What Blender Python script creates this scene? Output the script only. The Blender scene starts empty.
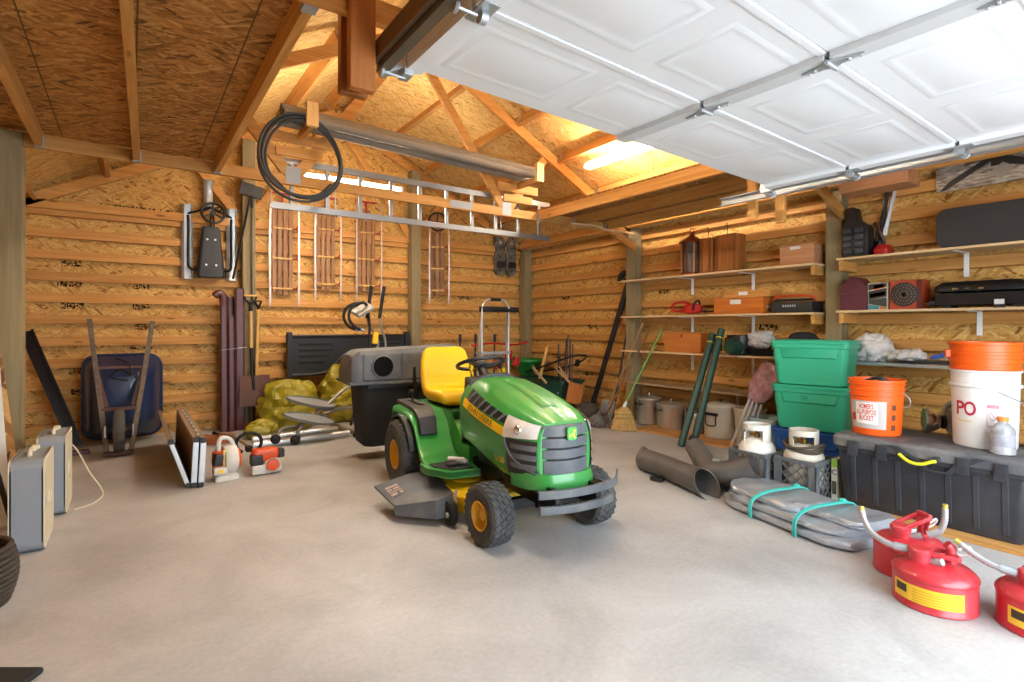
import bpy, bmesh, math, random
from mathutils import Vector, Matrix, Euler
PI = math.pi
SC = bpy.context.scene
COL = SC.collection
RNG = random.Random(7)

# ------------------------------------------------------------------ camera
cam_data = bpy.data.cameras.new('camera')
cam = bpy.data.objects.new('camera', cam_data)
COL.objects.link(cam)
cam.location = (0.0, 0.0, 1.2)
cam.rotation_euler = (PI / 2, 0, math.radians(-35.5))
cam_data.sensor_width = 36.0
cam_data.lens = 36.0 * 535.0 / 1024.0
cam_data.shift_y = -14.5 / 1024.0
cam_data.clip_start = 0.02
SC.camera = cam

# ------------------------------------------------------------------ world: bright overcast sky outside the open door
world = bpy.data.worlds.new('sky')
SC.world = world
world.use_nodes = True
wn = world.node_tree.nodes
wn['Background'].inputs['Color'].default_value = (0.79, 0.905, 1.0, 1)
wn['Background'].inputs['Strength'].default_value = 10.0

SC.view_settings.view_transform = 'Standard'
SC.view_settings.look = 'None'
SC.view_settings.gamma = 1.0
SC.view_settings.use_curve_mapping = False
SC.view_settings.exposure = 0.13


def area_light(name, loc, rot, sx, sy, power, color):
    d = bpy.data.lights.new(name, 'AREA')
    d.shape = 'RECTANGLE'; d.size = sx; d.size_y = sy; d.energy = power; d.color = color
    o = bpy.data.objects.new(name, d); COL.objects.link(o)
    o.location = loc; o.rotation_euler = rot
    return o


# the open doorway behind the camera as a sampling portal for the sky
portal = area_light('doorway_portal', (2.27, -0.66, 1.12), (math.radians(90), 0, 0), 2.85, 2.2, 1.0, (1, 1, 1))
portal.data.cycles.is_portal = True

# ------------------------------------------------------------------ scene helpers
ROOTM = {}


def thing(name, label, cat, loc=(0, 0, 0), rz=0.0, group=None):
    o = bpy.data.objects.new(name, None)
    COL.objects.link(o)
    o.location = loc; o.rotation_euler = (0, 0, rz)
    o.empty_display_size = 0.05
    o['label'] = label; o['category'] = cat
    if group: o['group'] = group
    ROOTM[o.name] = Matrix.Translation(Vector(loc)) @ Euler((0, 0, rz)).to_matrix().to_4x4()
    return o


def tag(o, label, cat, group=None, kind=None):
    if label: o['label'] = label
    if cat: o['category'] = cat
    if group: o['group'] = group
    if kind: o['kind'] = kind
    return o


def clone(root, loc, rz, label, group=None, rot=None):
    r = root.copy(); COL.objects.link(r)
    r.location = loc; r.rotation_euler = rot if rot else (0, 0, rz)
    r['label'] = label
    if group: r['group'] = group
    for ch in list(root.children):
        c = ch.copy(); COL.objects.link(c); c.parent = r
        for g in list(ch.children):
            d = g.copy(); COL.objects.link(d); d.parent = c
    return r


class MB:
    """collects shapes into one mesh; self.mi is the material slot of what is added next"""
    def __init__(s):
        s.v = []; s.f = []; s.m = []; s.mi = 0

    def add(s, verts, faces):
        b = len(s.v)
        s.v += [tuple(p) for p in verts]
        s.f += [tuple(b + i for i in f) for f in faces]
        s.m += [s.mi] * len(faces)
        return s

    def box(s, x0, x1, y0, y1, z0, z1):
        v = [(x, y, z) for z in (z0, z1) for y in (y0, y1) for x in (x0, x1)]
        return s.add(v, [(0, 2, 3, 1), (4, 5, 7, 6), (0, 1, 5, 4), (2, 6, 7, 3), (0, 4, 6, 2), (1, 3, 7, 5)])

    def obox(s, c, size, rot=(0, 0, 0)):
        M = Euler(rot).to_matrix() if not isinstance(rot, Matrix) else rot
        c = Vector(c); hx, hy, hz = [k / 2 for k in size]
        v = [c + M @ Vector((x, y, z)) for z in (-hz, hz) for y in (-hy, hy) for x in (-hx, hx)]
        return s.add(v, [(0, 2, 3, 1), (4, 5, 7, 6), (0, 1, 5, 4), (2, 6, 7, 3), (0, 4, 6, 2), (1, 3, 7, 5)])

    def bar(s, p, q, w, h, up=(0, 0, 1)):
        """box from p to q; w across, h along 'up'"""
        p, q = Vector(p), Vector(q); d = (q - p).normalized(); up = Vector(up)
        a = d.cross(up)
        if a.length < 1e-4: a = d.cross(Vector((1, 0, 0)))
        a.normalize(); b = a.cross(d).normalized()
        v = [e + a * (i * w / 2) + b * (j * h / 2) for e in (p, q) for j in (-1, 1) for i in (-1, 1)]
        return s.add(v, [(0, 1, 3, 2), (4, 6, 7, 5), (0, 4, 5, 1), (2, 3, 7, 6), (0, 2, 6, 4), (1, 5, 7, 3)])

    def loft(s, rings, cap0=True, cap1=True, closed=False):
        n = len(rings[0]); v = [p for r in rings for p in r]; f = []
        R = len(rings)
        for i in range(R if closed else R - 1):
            a, b = i * n, ((i + 1) % R) * n
            for k in range(n):
                k2 = (k + 1) % n
                f.append((a + k, a + k2, b + k2, b + k))
        if not closed:
            if cap0: f.append(tuple(range(n - 1, -1, -1)))
            if cap1: f.append(tuple((R - 1) * n + k for k in range(n)))
        return s.add(v, f)

    def tube(s, pts, r, n=10, caps=True, closed=False, flat=1.0, up=None):
        pts = [Vector(p) for p in pts]
        N = len(pts)
        rr = list(r) if isinstance(r, (list, tuple)) else [r] * N
        tang = []
        for i in range(N):
            if closed: t = pts[(i + 1) % N] - pts[i - 1]
            elif i == 0: t = pts[1] - pts[0]
            elif i == N - 1: t = pts[-1] - pts[-2]
            else: t = (pts[i + 1] - pts[i]).normalized() + (pts[i] - pts[i - 1]).normalized()
            if t.length < 1e-9: t = Vector((0, 0, 1))
            tang.append(t.normalized())
        ref = Vector(up) if up else (Vector((0, 0, 1)) if abs(tang[0].z) < 0.9 else Vector((1, 0, 0)))
        a = tang[0].cross(ref).normalized()
        rings = []
        for i in range(N):
            t = tang[i]
            a = (a - t * a.dot(t))
            if a.length < 1e-6: a = t.cross(Vector((0.3, 0.5, 0.8)))
            a.normalize(); b = t.cross(a)
            rings.append([pts[i] + a * (math.cos(2 * PI * k / n) * rr[i]) + b * (math.sin(2 * PI * k / n) * rr[i] * flat) for k in range(n)])
        return s.loft(rings, caps, caps, closed)

    def lathe(s, prof, c=(0, 0, 0), axis='z', n=24, M=None, a0=0.0, open0=False, open1=False):
        """prof: list of (radius, height)"""
        c = Vector(c); rings = []
        for r, h in prof:
            ring = []
            r = max(r, 1e-4)
            for k in range(n):
                t = 2 * PI * k / n + a0
                x, y = r * math.cos(t), r * math.sin(t)
                p = Vector((x, y, h)) if axis == 'z' else (Vector((h, x, y)) if axis == 'x' else Vector((y, h, x)))
                if M is not None: p = M @ p
                ring.append(c + p)
            rings.append(ring)
        return s.loft(rings, not open0, not open1)

    def prism(s, poly, ax, a0, a1):
        """poly in the two other axes (x:(y,z)  y:(x,z)  z:(x,y)) extruded along ax"""
        def P(u, w, t): return (t, u, w) if ax == 'x' else ((u, t, w) if ax == 'y' else (u, w, t))
        return s.loft([[P(u, w, a0) for u, w in poly], [P(u, w, a1) for u, w in poly]])

    def ball(s, c, r, n=14, m=8, M=None):
        c = Vector(c); rad = r if isinstance(r, (tuple, list)) else (r, r, r)
        rings = []
        for j in range(m + 1):
            t = -PI / 2 + PI * j / m
            cr = max(math.cos(t), 1e-3)
            ring = []
            for k in range(n):
                a = 2 * PI * k / n
                p = Vector((rad[0] * cr * math.cos(a), rad[1] * cr * math.sin(a), rad[2] * math.sin(t)))
                if M is not None: p = M @ p
                ring.append(c + p)
            rings.append(ring)
        return s.loft(rings)

    def grid(s, fn, nu, nv, thick=None):
        """surface fn(u,v) u,v in 0..1 ; optional thickness (downwards copy along normal approx z)"""
        v = [fn(i / nu, j / nv) for j in range(nv + 1) for i in range(nu + 1)]
        w = nu + 1
        f = [(j * w + i, j * w + i + 1, (j + 1) * w + i + 1, (j + 1) * w + i) for j in range(nv) for i in range(nu)]
        if thick is None: return s.add(v, f)
        t = Vector(thick); b = len(v)
        v2 = [Vector(p) - t for p in v]
        f2 = [tuple(b + i for i in reversed(q)) for q in f]
        edge = [i for i in range(w)] + [j * w + nu for j in range(1, nv + 1)] + [nv * w + i for i in range(nu - 1, -1, -1)] + [j * w for j in range(nv - 1, 0, -1)]
        fe = [(edge[k], b + edge[k], b + edge[(k + 1) % len(edge)], edge[(k + 1) % len(edge)]) for k in range(len(edge))]
        return s.add(list(v) + v2, f + f2 + fe)

    def xf(s, M, start=0):
        s.v[start:] = [tuple(M @ Vector(p)) for p in s.v[start:]]
        return s

    def build(s, name, mat, parent=None, bevel=0.0, seg=2, ang=38, world=False, subsurf=0):
        me = bpy.data.meshes.new(name)
        me.from_pydata(s.v, [], s.f)
        mats = mat if isinstance(mat, (list, tuple)) else [mat]
        for m in mats: me.materials.append(m)
        for p, i in zip(me.polygons, s.m): p.material_index = i
        bm = bmesh.new(); bm.from_mesh(me)
        bmesh.ops.remove_doubles(bm, verts=bm.verts, dist=1e-5)
        bmesh.ops.recalc_face_normals(bm, faces=bm.faces)
        root = None
        if parent is not None:
            r = parent
            while r.parent is not None: r = r.parent
            root = r
        if world and root is not None:
            bm.transform(ROOTM[root.name].inverted())
        lim = math.radians(ang)
        if bevel > 0:
            ed = [e for e in bm.edges if len(e.link_faces) == 2 and e.calc_face_angle(0) > lim]
            if ed: bmesh.ops.bevel(bm, geom=ed, offset=bevel, segments=seg, profile=0.5, affect='EDGES', clamp_overlap=True)
        for f in bm.faces: f.smooth = True
        for e in bm.edges:
            e.smooth = not (len(e.link_faces) == 2 and e.calc_face_angle(0) > lim)
        bm.to_mesh(me); bm.free()
        o = bpy.data.objects.new(name, me)
        COL.objects.link(o)
        if parent is not None: o.parent = parent
        if bevel > 0:
            wn_ = o.modifiers.new('weighted', 'WEIGHTED_NORMAL'); wn_.keep_sharp = True
        if subsurf:
            md = o.modifiers.new('smooth', 'SUBSURF'); md.levels = subsurf; md.render_levels = subsurf
        return o


def arc(c, r, a0, a1, n, plane='xy'):
    out = []
    for i in range(n + 1):
        t = a0 + (a1 - a0) * i / n
        u, w = r * math.cos(t), r * math.sin(t)
        d = {'xy': (u, w, 0), 'xz': (u, 0, w), 'yz': (0, u, w)}[plane]
        out.append((c[0] + d[0], c[1] + d[1], c[2] + d[2]))
    return out


def smooth_path(pts, k=4):
    """Catmull-Rom through the points"""
    P = [Vector(p) for p in pts]
    out = []
    for i in range(len(P) - 1):
        p0 = P[max(i - 1, 0)]; p1 = P[i]; p2 = P[i + 1]; p3 = P[min(i + 2, len(P) - 1)]
        for j in range(k):
            t = j / k
            out.append(0.5 * ((2 * p1) + (p2 - p0) * t + (2 * p0 - 5 * p1 + 4 * p2 - p3) * t * t + (3 * p1 - p0 - 3 * p2 + p3) * t ** 3))
    out.append(P[-1])
    return out


def rrect(w, h, r, n=4, cx=0.0, cy=0.0):
    out = []
    for sx, sy, a in ((1, 1, 0), (-1, 1, 90), (-1, -1, 180), (1, -1, 270)):
        for i in range(n + 1):
            t = math.radians(a + 90 * i / n)
            out.append((cx + sx * (w / 2 - r) + r * math.cos(t), cy + sy * (h / 2 - r) + r * math.sin(t)))
    return out


# ------------------------------------------------------------------ materials
MATS = {}


def lin(c):
    return tuple((x / 12.92 if x <= 0.04045 else ((x + 0.055) / 1.055) ** 2.4) for x in c)


def hexc(h):
    h = h.lstrip('#')
    return lin(tuple(int(h[i:i + 2], 16) / 255 for i in (0, 2, 4)))


def plain(name, col, rough=0.5, metal=0.0, dirt=0.0, dirtcol='#6b5f52', scale=8.0, bump=0.0, spec=0.5, emit=None, coat=0.0, var=0.06):
    """principled material with a soft noise variation, optional dust and bump"""
    if name in MATS: return MATS[name]
    m = bpy.data.materials.new(name); m.use_nodes = True
    nt = m.node_tree; N = nt.nodes; L = nt.links
    b = N['Principled BSDF']
    c = hexc(col)
    tc = N.new('ShaderNodeTexCoord')
    nz = N.new('ShaderNodeTexNoise'); nz.inputs['Scale'].default_value = scale; nz.inputs['Detail'].default_value = 6
    L.new(tc.outputs['Object'], nz.inputs['Vector'])
    mx = N.new('ShaderNodeMix'); mx.data_type = 'RGBA'
    mx.inputs[6].default_value = (*[k * (1 - var) for k in c], 1); mx.inputs[7].default_value = (*[min(k * (1 + var), 1) for k in c], 1)
    L.new(nz.outputs['Fac'], mx.inputs[0])
    out = mx.outputs[2]
    if dirt > 0:
        n2 = N.new('ShaderNodeTexNoise'); n2.inputs['Scale'].default_value = scale * 0.6; n2.inputs['Detail'].default_value = 10; n2.inputs['Roughness'].default_value = 0.7
        L.new(tc.outputs['Object'], n2.inputs['Vector'])
        rp = N.new('ShaderNodeMapRange'); rp.inputs[1].default_value = 0.42; rp.inputs[2].default_value = 0.72; rp.inputs[4].default_value = dirt
        L.new(n2.outputs['Fac'], rp.inputs[0])
        m2 = N.new('ShaderNodeMix'); m2.data_type = 'RGBA'
        L.new(rp.outputs[0], m2.inputs[0]); L.new(out, m2.inputs[6]); m2.inputs[7].default_value = (*hexc(dirtcol), 1)
        out = m2.outputs[2]
    L.new(out, b.inputs['Base Color'])
    b.inputs['Roughness'].default_value = rough
    b.inputs['Metallic'].default_value = metal
    b.inputs['Specular IOR Level'].default_value = spec
    b.inputs['Coat Weight'].default_value = coat
    if bump > 0:
        bp = N.new('ShaderNodeBump'); bp.inputs['Strength'].default_value = bump; bp.inputs['Distance'].default_value = 0.01
        n3 = N.new('ShaderNodeTexNoise'); n3.inputs['Scale'].default_value = scale * 4; n3.inputs['Detail'].default_value = 4
        L.new(tc.outputs['Object'], n3.inputs['Vector']); L.new(n3.outputs['Fac'], bp.inputs['Height']); L.new(bp.outputs['Normal'], b.inputs['Normal'])
    if emit:
        b.inputs['Emission Color'].default_value = (*hexc(emit[0]), 1); b.inputs['Emission Strength'].default_value = emit[1]
    MATS[name] = m
    return m


def wood(name, c_dark, c_light, axis='y', rough=0.6, knots=True, scale=1.0, var=0.12, knotcol='#6e3f14'):
    """lumber: grain streaks along one axis, growth rings, small knots, a tint of its own per object"""
    if name in MATS: return MATS[name]
    m = bpy.data.materials.new(name); m.use_nodes = True
    nt = m.node_tree; N = nt.nodes; L = nt.links; b = N['Principled BSDF']
    tc = N.new('ShaderNodeTexCoord')
    oi = N.new('ShaderNodeObjectInfo')
    ad = N.new('ShaderNodeVectorMath'); ad.operation = 'ADD'
    sc0 = N.new('ShaderNodeVectorMath'); sc0.operation = 'SCALE'; sc0.inputs['Scale'].default_value = 13.0
    cb = N.new('ShaderNodeCombineXYZ')
    for i in range(3): L.new(oi.outputs['Random'], cb.inputs[i])
    L.new(cb.outputs[0], sc0.inputs[0]); L.new(tc.outputs['Object'], ad.inputs[0]); L.new(sc0.outputs[0], ad.inputs[1])
    mp = N.new('ShaderNodeMapping')
    s = {'x': (0.7, 14, 14), 'y': (14, 0.7, 14), 'z': (14, 14, 0.7)}[axis]
    mp.inputs['Scale'].default_value = [k * scale for k in s]
    L.new(ad.outputs[0], mp.inputs['Vector'])
    nz = N.new('ShaderNodeTexNoise'); nz.inputs['Scale'].default_value = 2.2; nz.inputs['Detail'].default_value = 8; nz.inputs['Roughness'].default_value = 0.65; nz.inputs['Distortion'].default_value = 0.6
    L.new(mp.outputs[0], nz.inputs['Vector'])
    cr = N.new('ShaderNodeValToRGB')
    cr.color_ramp.elements[0].position = 0.30; cr.color_ramp.elements[0].color = (*hexc(c_dark), 1)
    cr.color_ramp.elements[1].position = 0.66; cr.color_ramp.elements[1].color = (*hexc(c_light), 1)
    L.new(nz.outputs['Fac'], cr.inputs[0]); out = cr.outputs[0]
    if knots:
        m3 = N.new('ShaderNodeMapping'); s = {'x': (1.6, 6, 6), 'y': (6, 1.6, 6), 'z': (6, 6, 1.6)}[axis]; m3.inputs['Scale'].default_value = s
        L.new(ad.outputs[0], m3.inputs['Vector'])
        vo = N.new('ShaderNodeTexVoronoi'); vo.inputs['Scale'].default_value = 1.3
        L.new(m3.outputs[0], vo.inputs['Vector'])
        mr = N.new('ShaderNodeMapRange'); mr.inputs[1].default_value = 0.06; mr.inputs[2].default_value = 0.13; mr.inputs[3].default_value = 0.8; mr.inputs[4].default_value = 0.0
        L.new(vo.outputs['Distance'], mr.inputs[0])
        mk = N.new('ShaderNodeMix'); mk.data_type = 'RGBA'; L.new(mr.outputs[0], mk.inputs[0]); L.new(out, mk.inputs[6]); mk.inputs[7].default_value = (*hexc(knotcol), 1)
        out = mk.outputs[2]
    hs = N.new('ShaderNodeHueSaturation')
    mv = N.new('ShaderNodeMapRange'); mv.inputs[3].default_value = 1 - var; mv.inputs[4].default_value = 1 + var
    L.new(oi.outputs['Random'], mv.inputs[0]); L.new(mv.outputs[0], hs.inputs['Value']); L.new(out, hs.inputs['Color'])
    L.new(hs.outputs[0], b.inputs['Base Color'])
    b.inputs['Roughness'].default_value = rough; b.inputs['Specular IOR Level'].default_value = 0.3
    bp = N.new('ShaderNodeBump'); bp.inputs['Strength'].default_value = 0.15; bp.inputs['Distance'].default_value = 0.004
    L.new(nz.outputs['Fac'], bp.inputs['Height']); L.new(bp.outputs['Normal'], b.inputs['Normal'])
    MATS[name] = m
    return m


def osb(name, cols, plane='xz', lines=None, scale=1.0, linecol='#5b3c1c'):
    """oriented strand board: three layers of stretched random flakes at different angles"""
    if name in MATS: return MATS[name]
    m = bpy.data.materials.new(name); m.use_nodes = True
    nt = m.node_tree; N = nt.nodes; L = nt.links; b = N['Principled BSDF']
    tc = N.new('ShaderNodeTexCoord')
    src = tc.outputs['Object']
    if plane == 'xz':
        sp = N.new('ShaderNodeSeparateXYZ'); cb = N.new('ShaderNodeCombineXYZ'); L.new(src, sp.inputs[0]); L.new(sp.outputs[0], cb.inputs[0]); L.new(sp.outputs[2], cb.inputs[1]); src = cb.outputs[0]
    elif plane == 'yz':
        sp = N.new('ShaderNodeSeparateXYZ'); cb = N.new('ShaderNodeCombineXYZ'); L.new(src, sp.inputs[0]); L.new(sp.outputs[1], cb.inputs[0]); L.new(sp.outputs[2], cb.inputs[1]); src = cb.outputs[0]
    wz = N.new('ShaderNodeTexNoise'); wz.inputs['Scale'].default_value = 5; wz.inputs['Detail'].default_value = 2
    L.new(src, wz.inputs['Vector'])
    wa = N.new('ShaderNodeVectorMath'); wa.operation = 'MULTIPLY_ADD'; wa.inputs[1].default_value = (0.045, 0.045, 0.0)
    L.new(wz.outputs['Color'], wa.inputs[0]); L.new(src, wa.inputs[2])
    vals = []; dists = []
    for i, (ang, sx, sy) in enumerate(((8, 13, 58), (-34, 14, 64), (43, 13.5, 60))):
        mp = N.new('ShaderNodeMapping'); mp.vector_type = 'POINT'
        rt = N.new('ShaderNodeVectorRotate'); rt.rotation_type = 'Z_AXIS'; rt.inputs['Angle'].default_value = math.radians(ang)
        L.new(wa.outputs[0], rt.inputs['Vector'])
        mp.inputs['Scale'].default_value = (sx * scale, sy * scale, 1); mp.inputs['Location'].default_value = (i * 3.7, i * 1.9, 0)
        L.new(rt.outputs[0], mp.inputs['Vector'])
        vo = N.new('ShaderNodeTexVoronoi'); vo.voronoi_dimensions = '2D'; vo.inputs['Scale'].default_value = 1.0; vo.inputs['Randomness'].default_value = 1.0
        L.new(mp.outputs[0], vo.inputs['Vector'])
        s2 = N.new('ShaderNodeSeparateColor'); L.new(vo.outputs['Color'], s2.inputs[0])
        vals.append(s2.outputs); dists.append(vo.outputs['Distance'])
    # the flake on top is picked by each layer's own random number
    a = N.new('ShaderNodeMath'); a.operation = 'GREATER_THAN'; a.inputs[1].default_value = 0.55; L.new(vals[1][1], a.inputs[0])
    a2 = N.new('ShaderNodeMath'); a2.operation = 'GREATER_THAN'; a2.inputs[1].default_value = 0.62; L.new(vals[2][1], a2.inputs[0])
    m1 = N.new('ShaderNodeMix'); L.new(a.outputs[0], m1.inputs[0]); L.new(vals[0][0], m1.inputs[2]); L.new(vals[1][0], m1.inputs[3])
    m2 = N.new('ShaderNodeMix'); L.new(a2.outputs[0], m2.inputs[0]); L.new(m1.outputs[0], m2.inputs[2]); L.new(vals[2][0], m2.inputs[3])
    cr = N.new('ShaderNodeValToRGB'); e = cr.color_ramp.elements
    pos = [0.0, 0.10, 0.45, 0.8, 1.0]
    e[0].position = 0; e[0].color = (*hexc(cols[0]), 1); e[1].position = 1; e[1].color = (*hexc(cols[4]), 1)
    for k in (1, 2, 3):
        q = e.new(pos[k]); q.color = (*hexc(cols[k]), 1)
    L.new(m2.outputs[0], cr.inputs[0])
    fn = N.new('ShaderNodeTexNoise'); fn.inputs['Scale'].default_value = 60; fn.inputs['Detail'].default_value = 5; L.new(src, fn.inputs['Vector'])
    mul = N.new('ShaderNodeMapRange'); mul.inputs[1].default_value = 0.3; mul.inputs[2].default_value = 0.7; mul.inputs[3].default_value = 0.82; mul.inputs[4].default_value = 1.1
    L.new(fn.outputs['Fac'], mul.inputs[0])
    mc = N.new('ShaderNodeMix'); mc.data_type = 'RGBA'; mc.blend_type = 'MULTIPLY'; mc.inputs[0].default_value = 1
    L.new(cr.outputs[0], mc.inputs[6]); L.new(mul.outputs[0], mc.inputs[7])
    out = mc.outputs[2]
    if lines:
        # panel seams / chalk lines: (axis index, period, offset, half width)
        sp = N.new('ShaderNodeSeparateXYZ'); L.new(tc.outputs['Object'], sp.inputs[0])
        for ax, per, off, hw in lines:
            ma = N.new('ShaderNodeMath'); ma.operation = 'ADD'; ma.inputs[1].default_value = -off + 50 * per; L.new(sp.outputs[ax], ma.inputs[0])
            mm = N.new('ShaderNodeMath'); mm.operation = 'MODULO'; mm.inputs[1].default_value = per; L.new(ma.outputs[0], mm.inputs[0])
            ml = N.new('ShaderNodeMath'); ml.operation = 'LESS_THAN'; ml.inputs[1].default_value = 2 * hw; L.new(mm.outputs[0], ml.inputs[0])
            mk = N.new('ShaderNodeMix'); mk.data_type = 'RGBA'; L.new(ml.outputs[0], mk.inputs[0]); L.new(out, mk.inputs[6]); mk.inputs[7].default_value = (*hexc(linecol), 1)
            out = mk.outputs[2]
    L.new(out, b.inputs['Base Color']); b.inputs['Roughness'].default_value = 0.6; b.inputs['Specular IOR Level'].default_value = 0.3
    bp = N.new('ShaderNodeBump'); bp.inputs['Strength'].default_value = 0.35; bp.inputs['Distance'].default_value = 0.003
    L.new(m2.outputs[0], bp.inputs['Height']); L.new(bp.outputs['Normal'], b.inputs['Normal'])
    MATS[name] = m
    return m


def concrete():
    m = bpy.data.materials.new('concrete'); m.use_nodes = True
    nt = m.node_tree; N = nt.nodes; L = nt.links; b = N['Principled BSDF']
    tc = N.new('ShaderNodeTexCoord')
    def noise(sc, det, ro=0.6, dist=0.0):
        n = N.new('ShaderNodeTexNoise'); n.inputs['Scale'].default_value = sc; n.inputs['Detail'].default_value = det; n.inputs['Roughness'].default_value = ro; n.inputs['Distortion'].default_value = dist
        L.new(tc.outputs['Object'], n.inputs['Vector']); return n.outputs['Fac']
    cr = N.new('ShaderNodeValToRGB'); e = cr.color_ramp.elements
    e[0].position = 0.32; e[0].color = (*hexc('#a19f9d'), 1); e[1].position = 0.66; e[1].color = (*hexc('#bcbbb9'), 1)
    L.new(noise(1.6, 9, 0.62, 0.5), cr.inputs[0])
    mr = N.new('ShaderNodeMapRange'); mr.inputs[1].default_value = 0.60; mr.inputs[2].default_value = 0.72; mr.inputs[4].default_value = 0.30; L.new(noise(3.3, 8, 0.7, 1.2), mr.inputs[0])
    m1 = N.new('ShaderNodeMix'); m1.data_type = 'RGBA'; L.new(mr.outputs[0], m1.inputs[0]); L.new(cr.outputs[0], m1.inputs[6]); m1.inputs[7].default_value = (*hexc('#8f867b'), 1)
    mr2 = N.new('ShaderNodeMapRange'); mr2.inputs[1].default_value = 0.35; mr2.inputs[2].default_value = 0.7; mr2.inputs[3].default_value = 0.92; mr2.inputs[4].default_value = 1.06; L.new(noise(45, 6), mr2.inputs[0])
    m2 = N.new('ShaderNodeMix'); m2.data_type = 'RGBA'; m2.blend_type = 'MULTIPLY'; m2.inputs[0].default_value = 1; L.new(m1.outputs[2], m2.inputs[6]); L.new(mr2.outputs[0], m2.inputs[7])
    L.new(m2.outputs[2], b.inputs['Base Color'])
    r = N.new('ShaderNodeMapRange'); r.inputs[3].default_value = 0.42; r.inputs[4].default_value = 0.65; L.new(noise(2.2, 5), r.inputs[0]); L.new(r.outputs[0], b.inputs['Roughness'])
    bp = N.new('ShaderNodeBump'); bp.inputs['Strength'].default_value = 0.08; bp.inputs['Distance'].default_value = 0.01; L.new(noise(25, 8), bp.inputs['Height']); L.new(bp.outputs['Normal'], b.inputs['Normal'])
    return m


M_concrete = concrete()
OSBC = ('#8a5c24', '#bf8d45', '#cf9f56', '#d8ac60', '#dfb870')
M_osb_wall_y = osb('osb_back_wall', OSBC, 'xz')
M_osb_wall_x = osb('osb_right_wall', OSBC, 'yz')
M_osb_loft = osb('osb_loft', ('#5a3517', '#8d5c2a', '#a87338', '#b98446', '#c9985a'), 'xy', lines=((0, 0.40, 0.02, 0.0035), (1, 1.22, 0.35, 0.003)))
M_osb_roof = osb('osb_roof', ('#a8793c', '#d2a45c', '#e0b870', '#e8c480', '#eecf92'), 'xy')
M_ply_rough = osb('rough_plywood', ('#5a3517', '#8a5a2c', '#9a6a38', '#a87842', '#b88a54'), 'xy', scale=0.7)
FIR = ('#b27736', '#d09c58')
M_fir_x = wood('fir_x', *FIR, axis='x')
M_fir_y = wood('fir_y', *FIR, axis='y')
M_fir_z = wood('fir_z', *FIR, axis='z')
M_post = wood('treated_post', '#7c6e4e', '#968664', axis='z', knots=False, rough=0.75, var=0.05)
M_plank = wood('pale_plank', '#c09a68', '#dcc096', axis='y', rough=0.65, knots=False)
M_dkbrown_wood = wood('brown_wood', '#6d3c18', '#9a5c2a', axis='z', rough=0.5)
M_galv = plain('galvanised_steel', '#b4b8bb', 0.42, 0.6, var=0.1, scale=20)
M_alu = plain('aluminium', '#c8cbcd', 0.36, 0.65, var=0.08, scale=14)
M_white_door = plain('white_door_paint', '#e8eaed', 0.45, var=0.015)
M_white_metal = plain('white_metal', '#e8e8e6', 0.4)
M_black = plain('black_plastic', '#1c1c1e', 0.5, var=0.1)
M_black_rub = plain('black_rubber', '#1e1d1d', 0.8, var=0.15, scale=20)
M_black_met = plain('black_metal', '#17171a', 0.38, 0.3, var=0.1)
M_grey_pl = plain('grey_plastic', '#5c6066', 0.5, dirt=0.25, dirtcol='#8a8378')
M_chrome = plain('chrome', '#d5d5d5', 0.15, 1.0)
M_glow = plain('tube_glow', '#ffffff', 0.5, emit=('#fff1dc', 190.0))
# ================================================================== the building shell
XL, XR = -1.00, 5.40         # inner faces of the wall sheathing
YB, YF = 7.14, -0.62
EAVE, SLOPE = 2.48, 0.54     # roof sheathing underside at the walls
XM = (XL + XR) / 2
RIDGE = EAVE + SLOPE * (XR - XM)


def roof_z(x):
    return RIDGE - SLOPE * abs(x - XM)


def struct(o, label=None, cat=None):
    o['kind'] = 'structure'
    if label: o['label'] = label; o['category'] = cat
    return o


struct(MB().box(XL - 0.3, XR + 0.3, YF - 3.0, YB + 0.1, -0.12, 0.0).build('floor', M_concrete), 'pale grey concrete slab floor of the garage', 'floor')

gable = [(XL - .02, 0), (XR + .02, 0), (XR + .02, EAVE), (XM, RIDGE), (XL - .02, EAVE)]
wb = struct(MB().prism(gable, 'y', YB + .03, YB + .05).build('wall_back', M_osb_wall_y), 'back wall of strand board behind rows of horizontal girts', 'wall')
wr = struct(MB().box(XR + .03, XR + .05, YF, YB + .03, 0, EAVE + .02).build('wall_right', M_osb_wall_x), 'right wall of strand board carrying the long shelves', 'wall')
wl = struct(MB().box(XL - .02, XL, YF, YB, 0, EAVE).build('wall_left', M_osb_wall_x), 'left wall of strand board', 'wall')
# front wall: open where the raised door belongs
wf = MB()
wf.box(XL, .87, YF - .03, YF, 0, 2.5); wf.box(3.68, XR, YF - .03, YF, 0, 2.5)
wf.prism([(XL - .02, 2.2), (XR + .02, 2.2), (XR + .02, EAVE), (XM, RIDGE), (XL - .02, EAVE)], 'y', YF - .03, YF)
struct(wf.build('wall_front', M_osb_wall_y), 'front wall around the open garage doorways', 'wall')

# girts: flat 2x4s, a row every 22 cm
rg = random.Random(3)
for k in range(11):
    z = 0.165 + 0.2205 * k
    dz = rg.uniform(-.006, .006)
    MB().box(XL, XR, YB - .04, YB + .029, z - .045 + dz, z + .045 + dz).build('girt', M_fir_x, wb, bevel=.003)
    dz = rg.uniform(-.006, .006)
    MB().box(XR - .04, XR + .029, YF, YB - .04, z - .045 + dz, z + .045 + dz).build('girt', M_fir_y, wr, bevel=.003)
    if k % 2 == 0:
        MB().box(XL + .001, XL + .04, YF, YB - .04, z - .045, z + .045).build('girt', M_fir_y, wl, bevel=.003)

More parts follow.
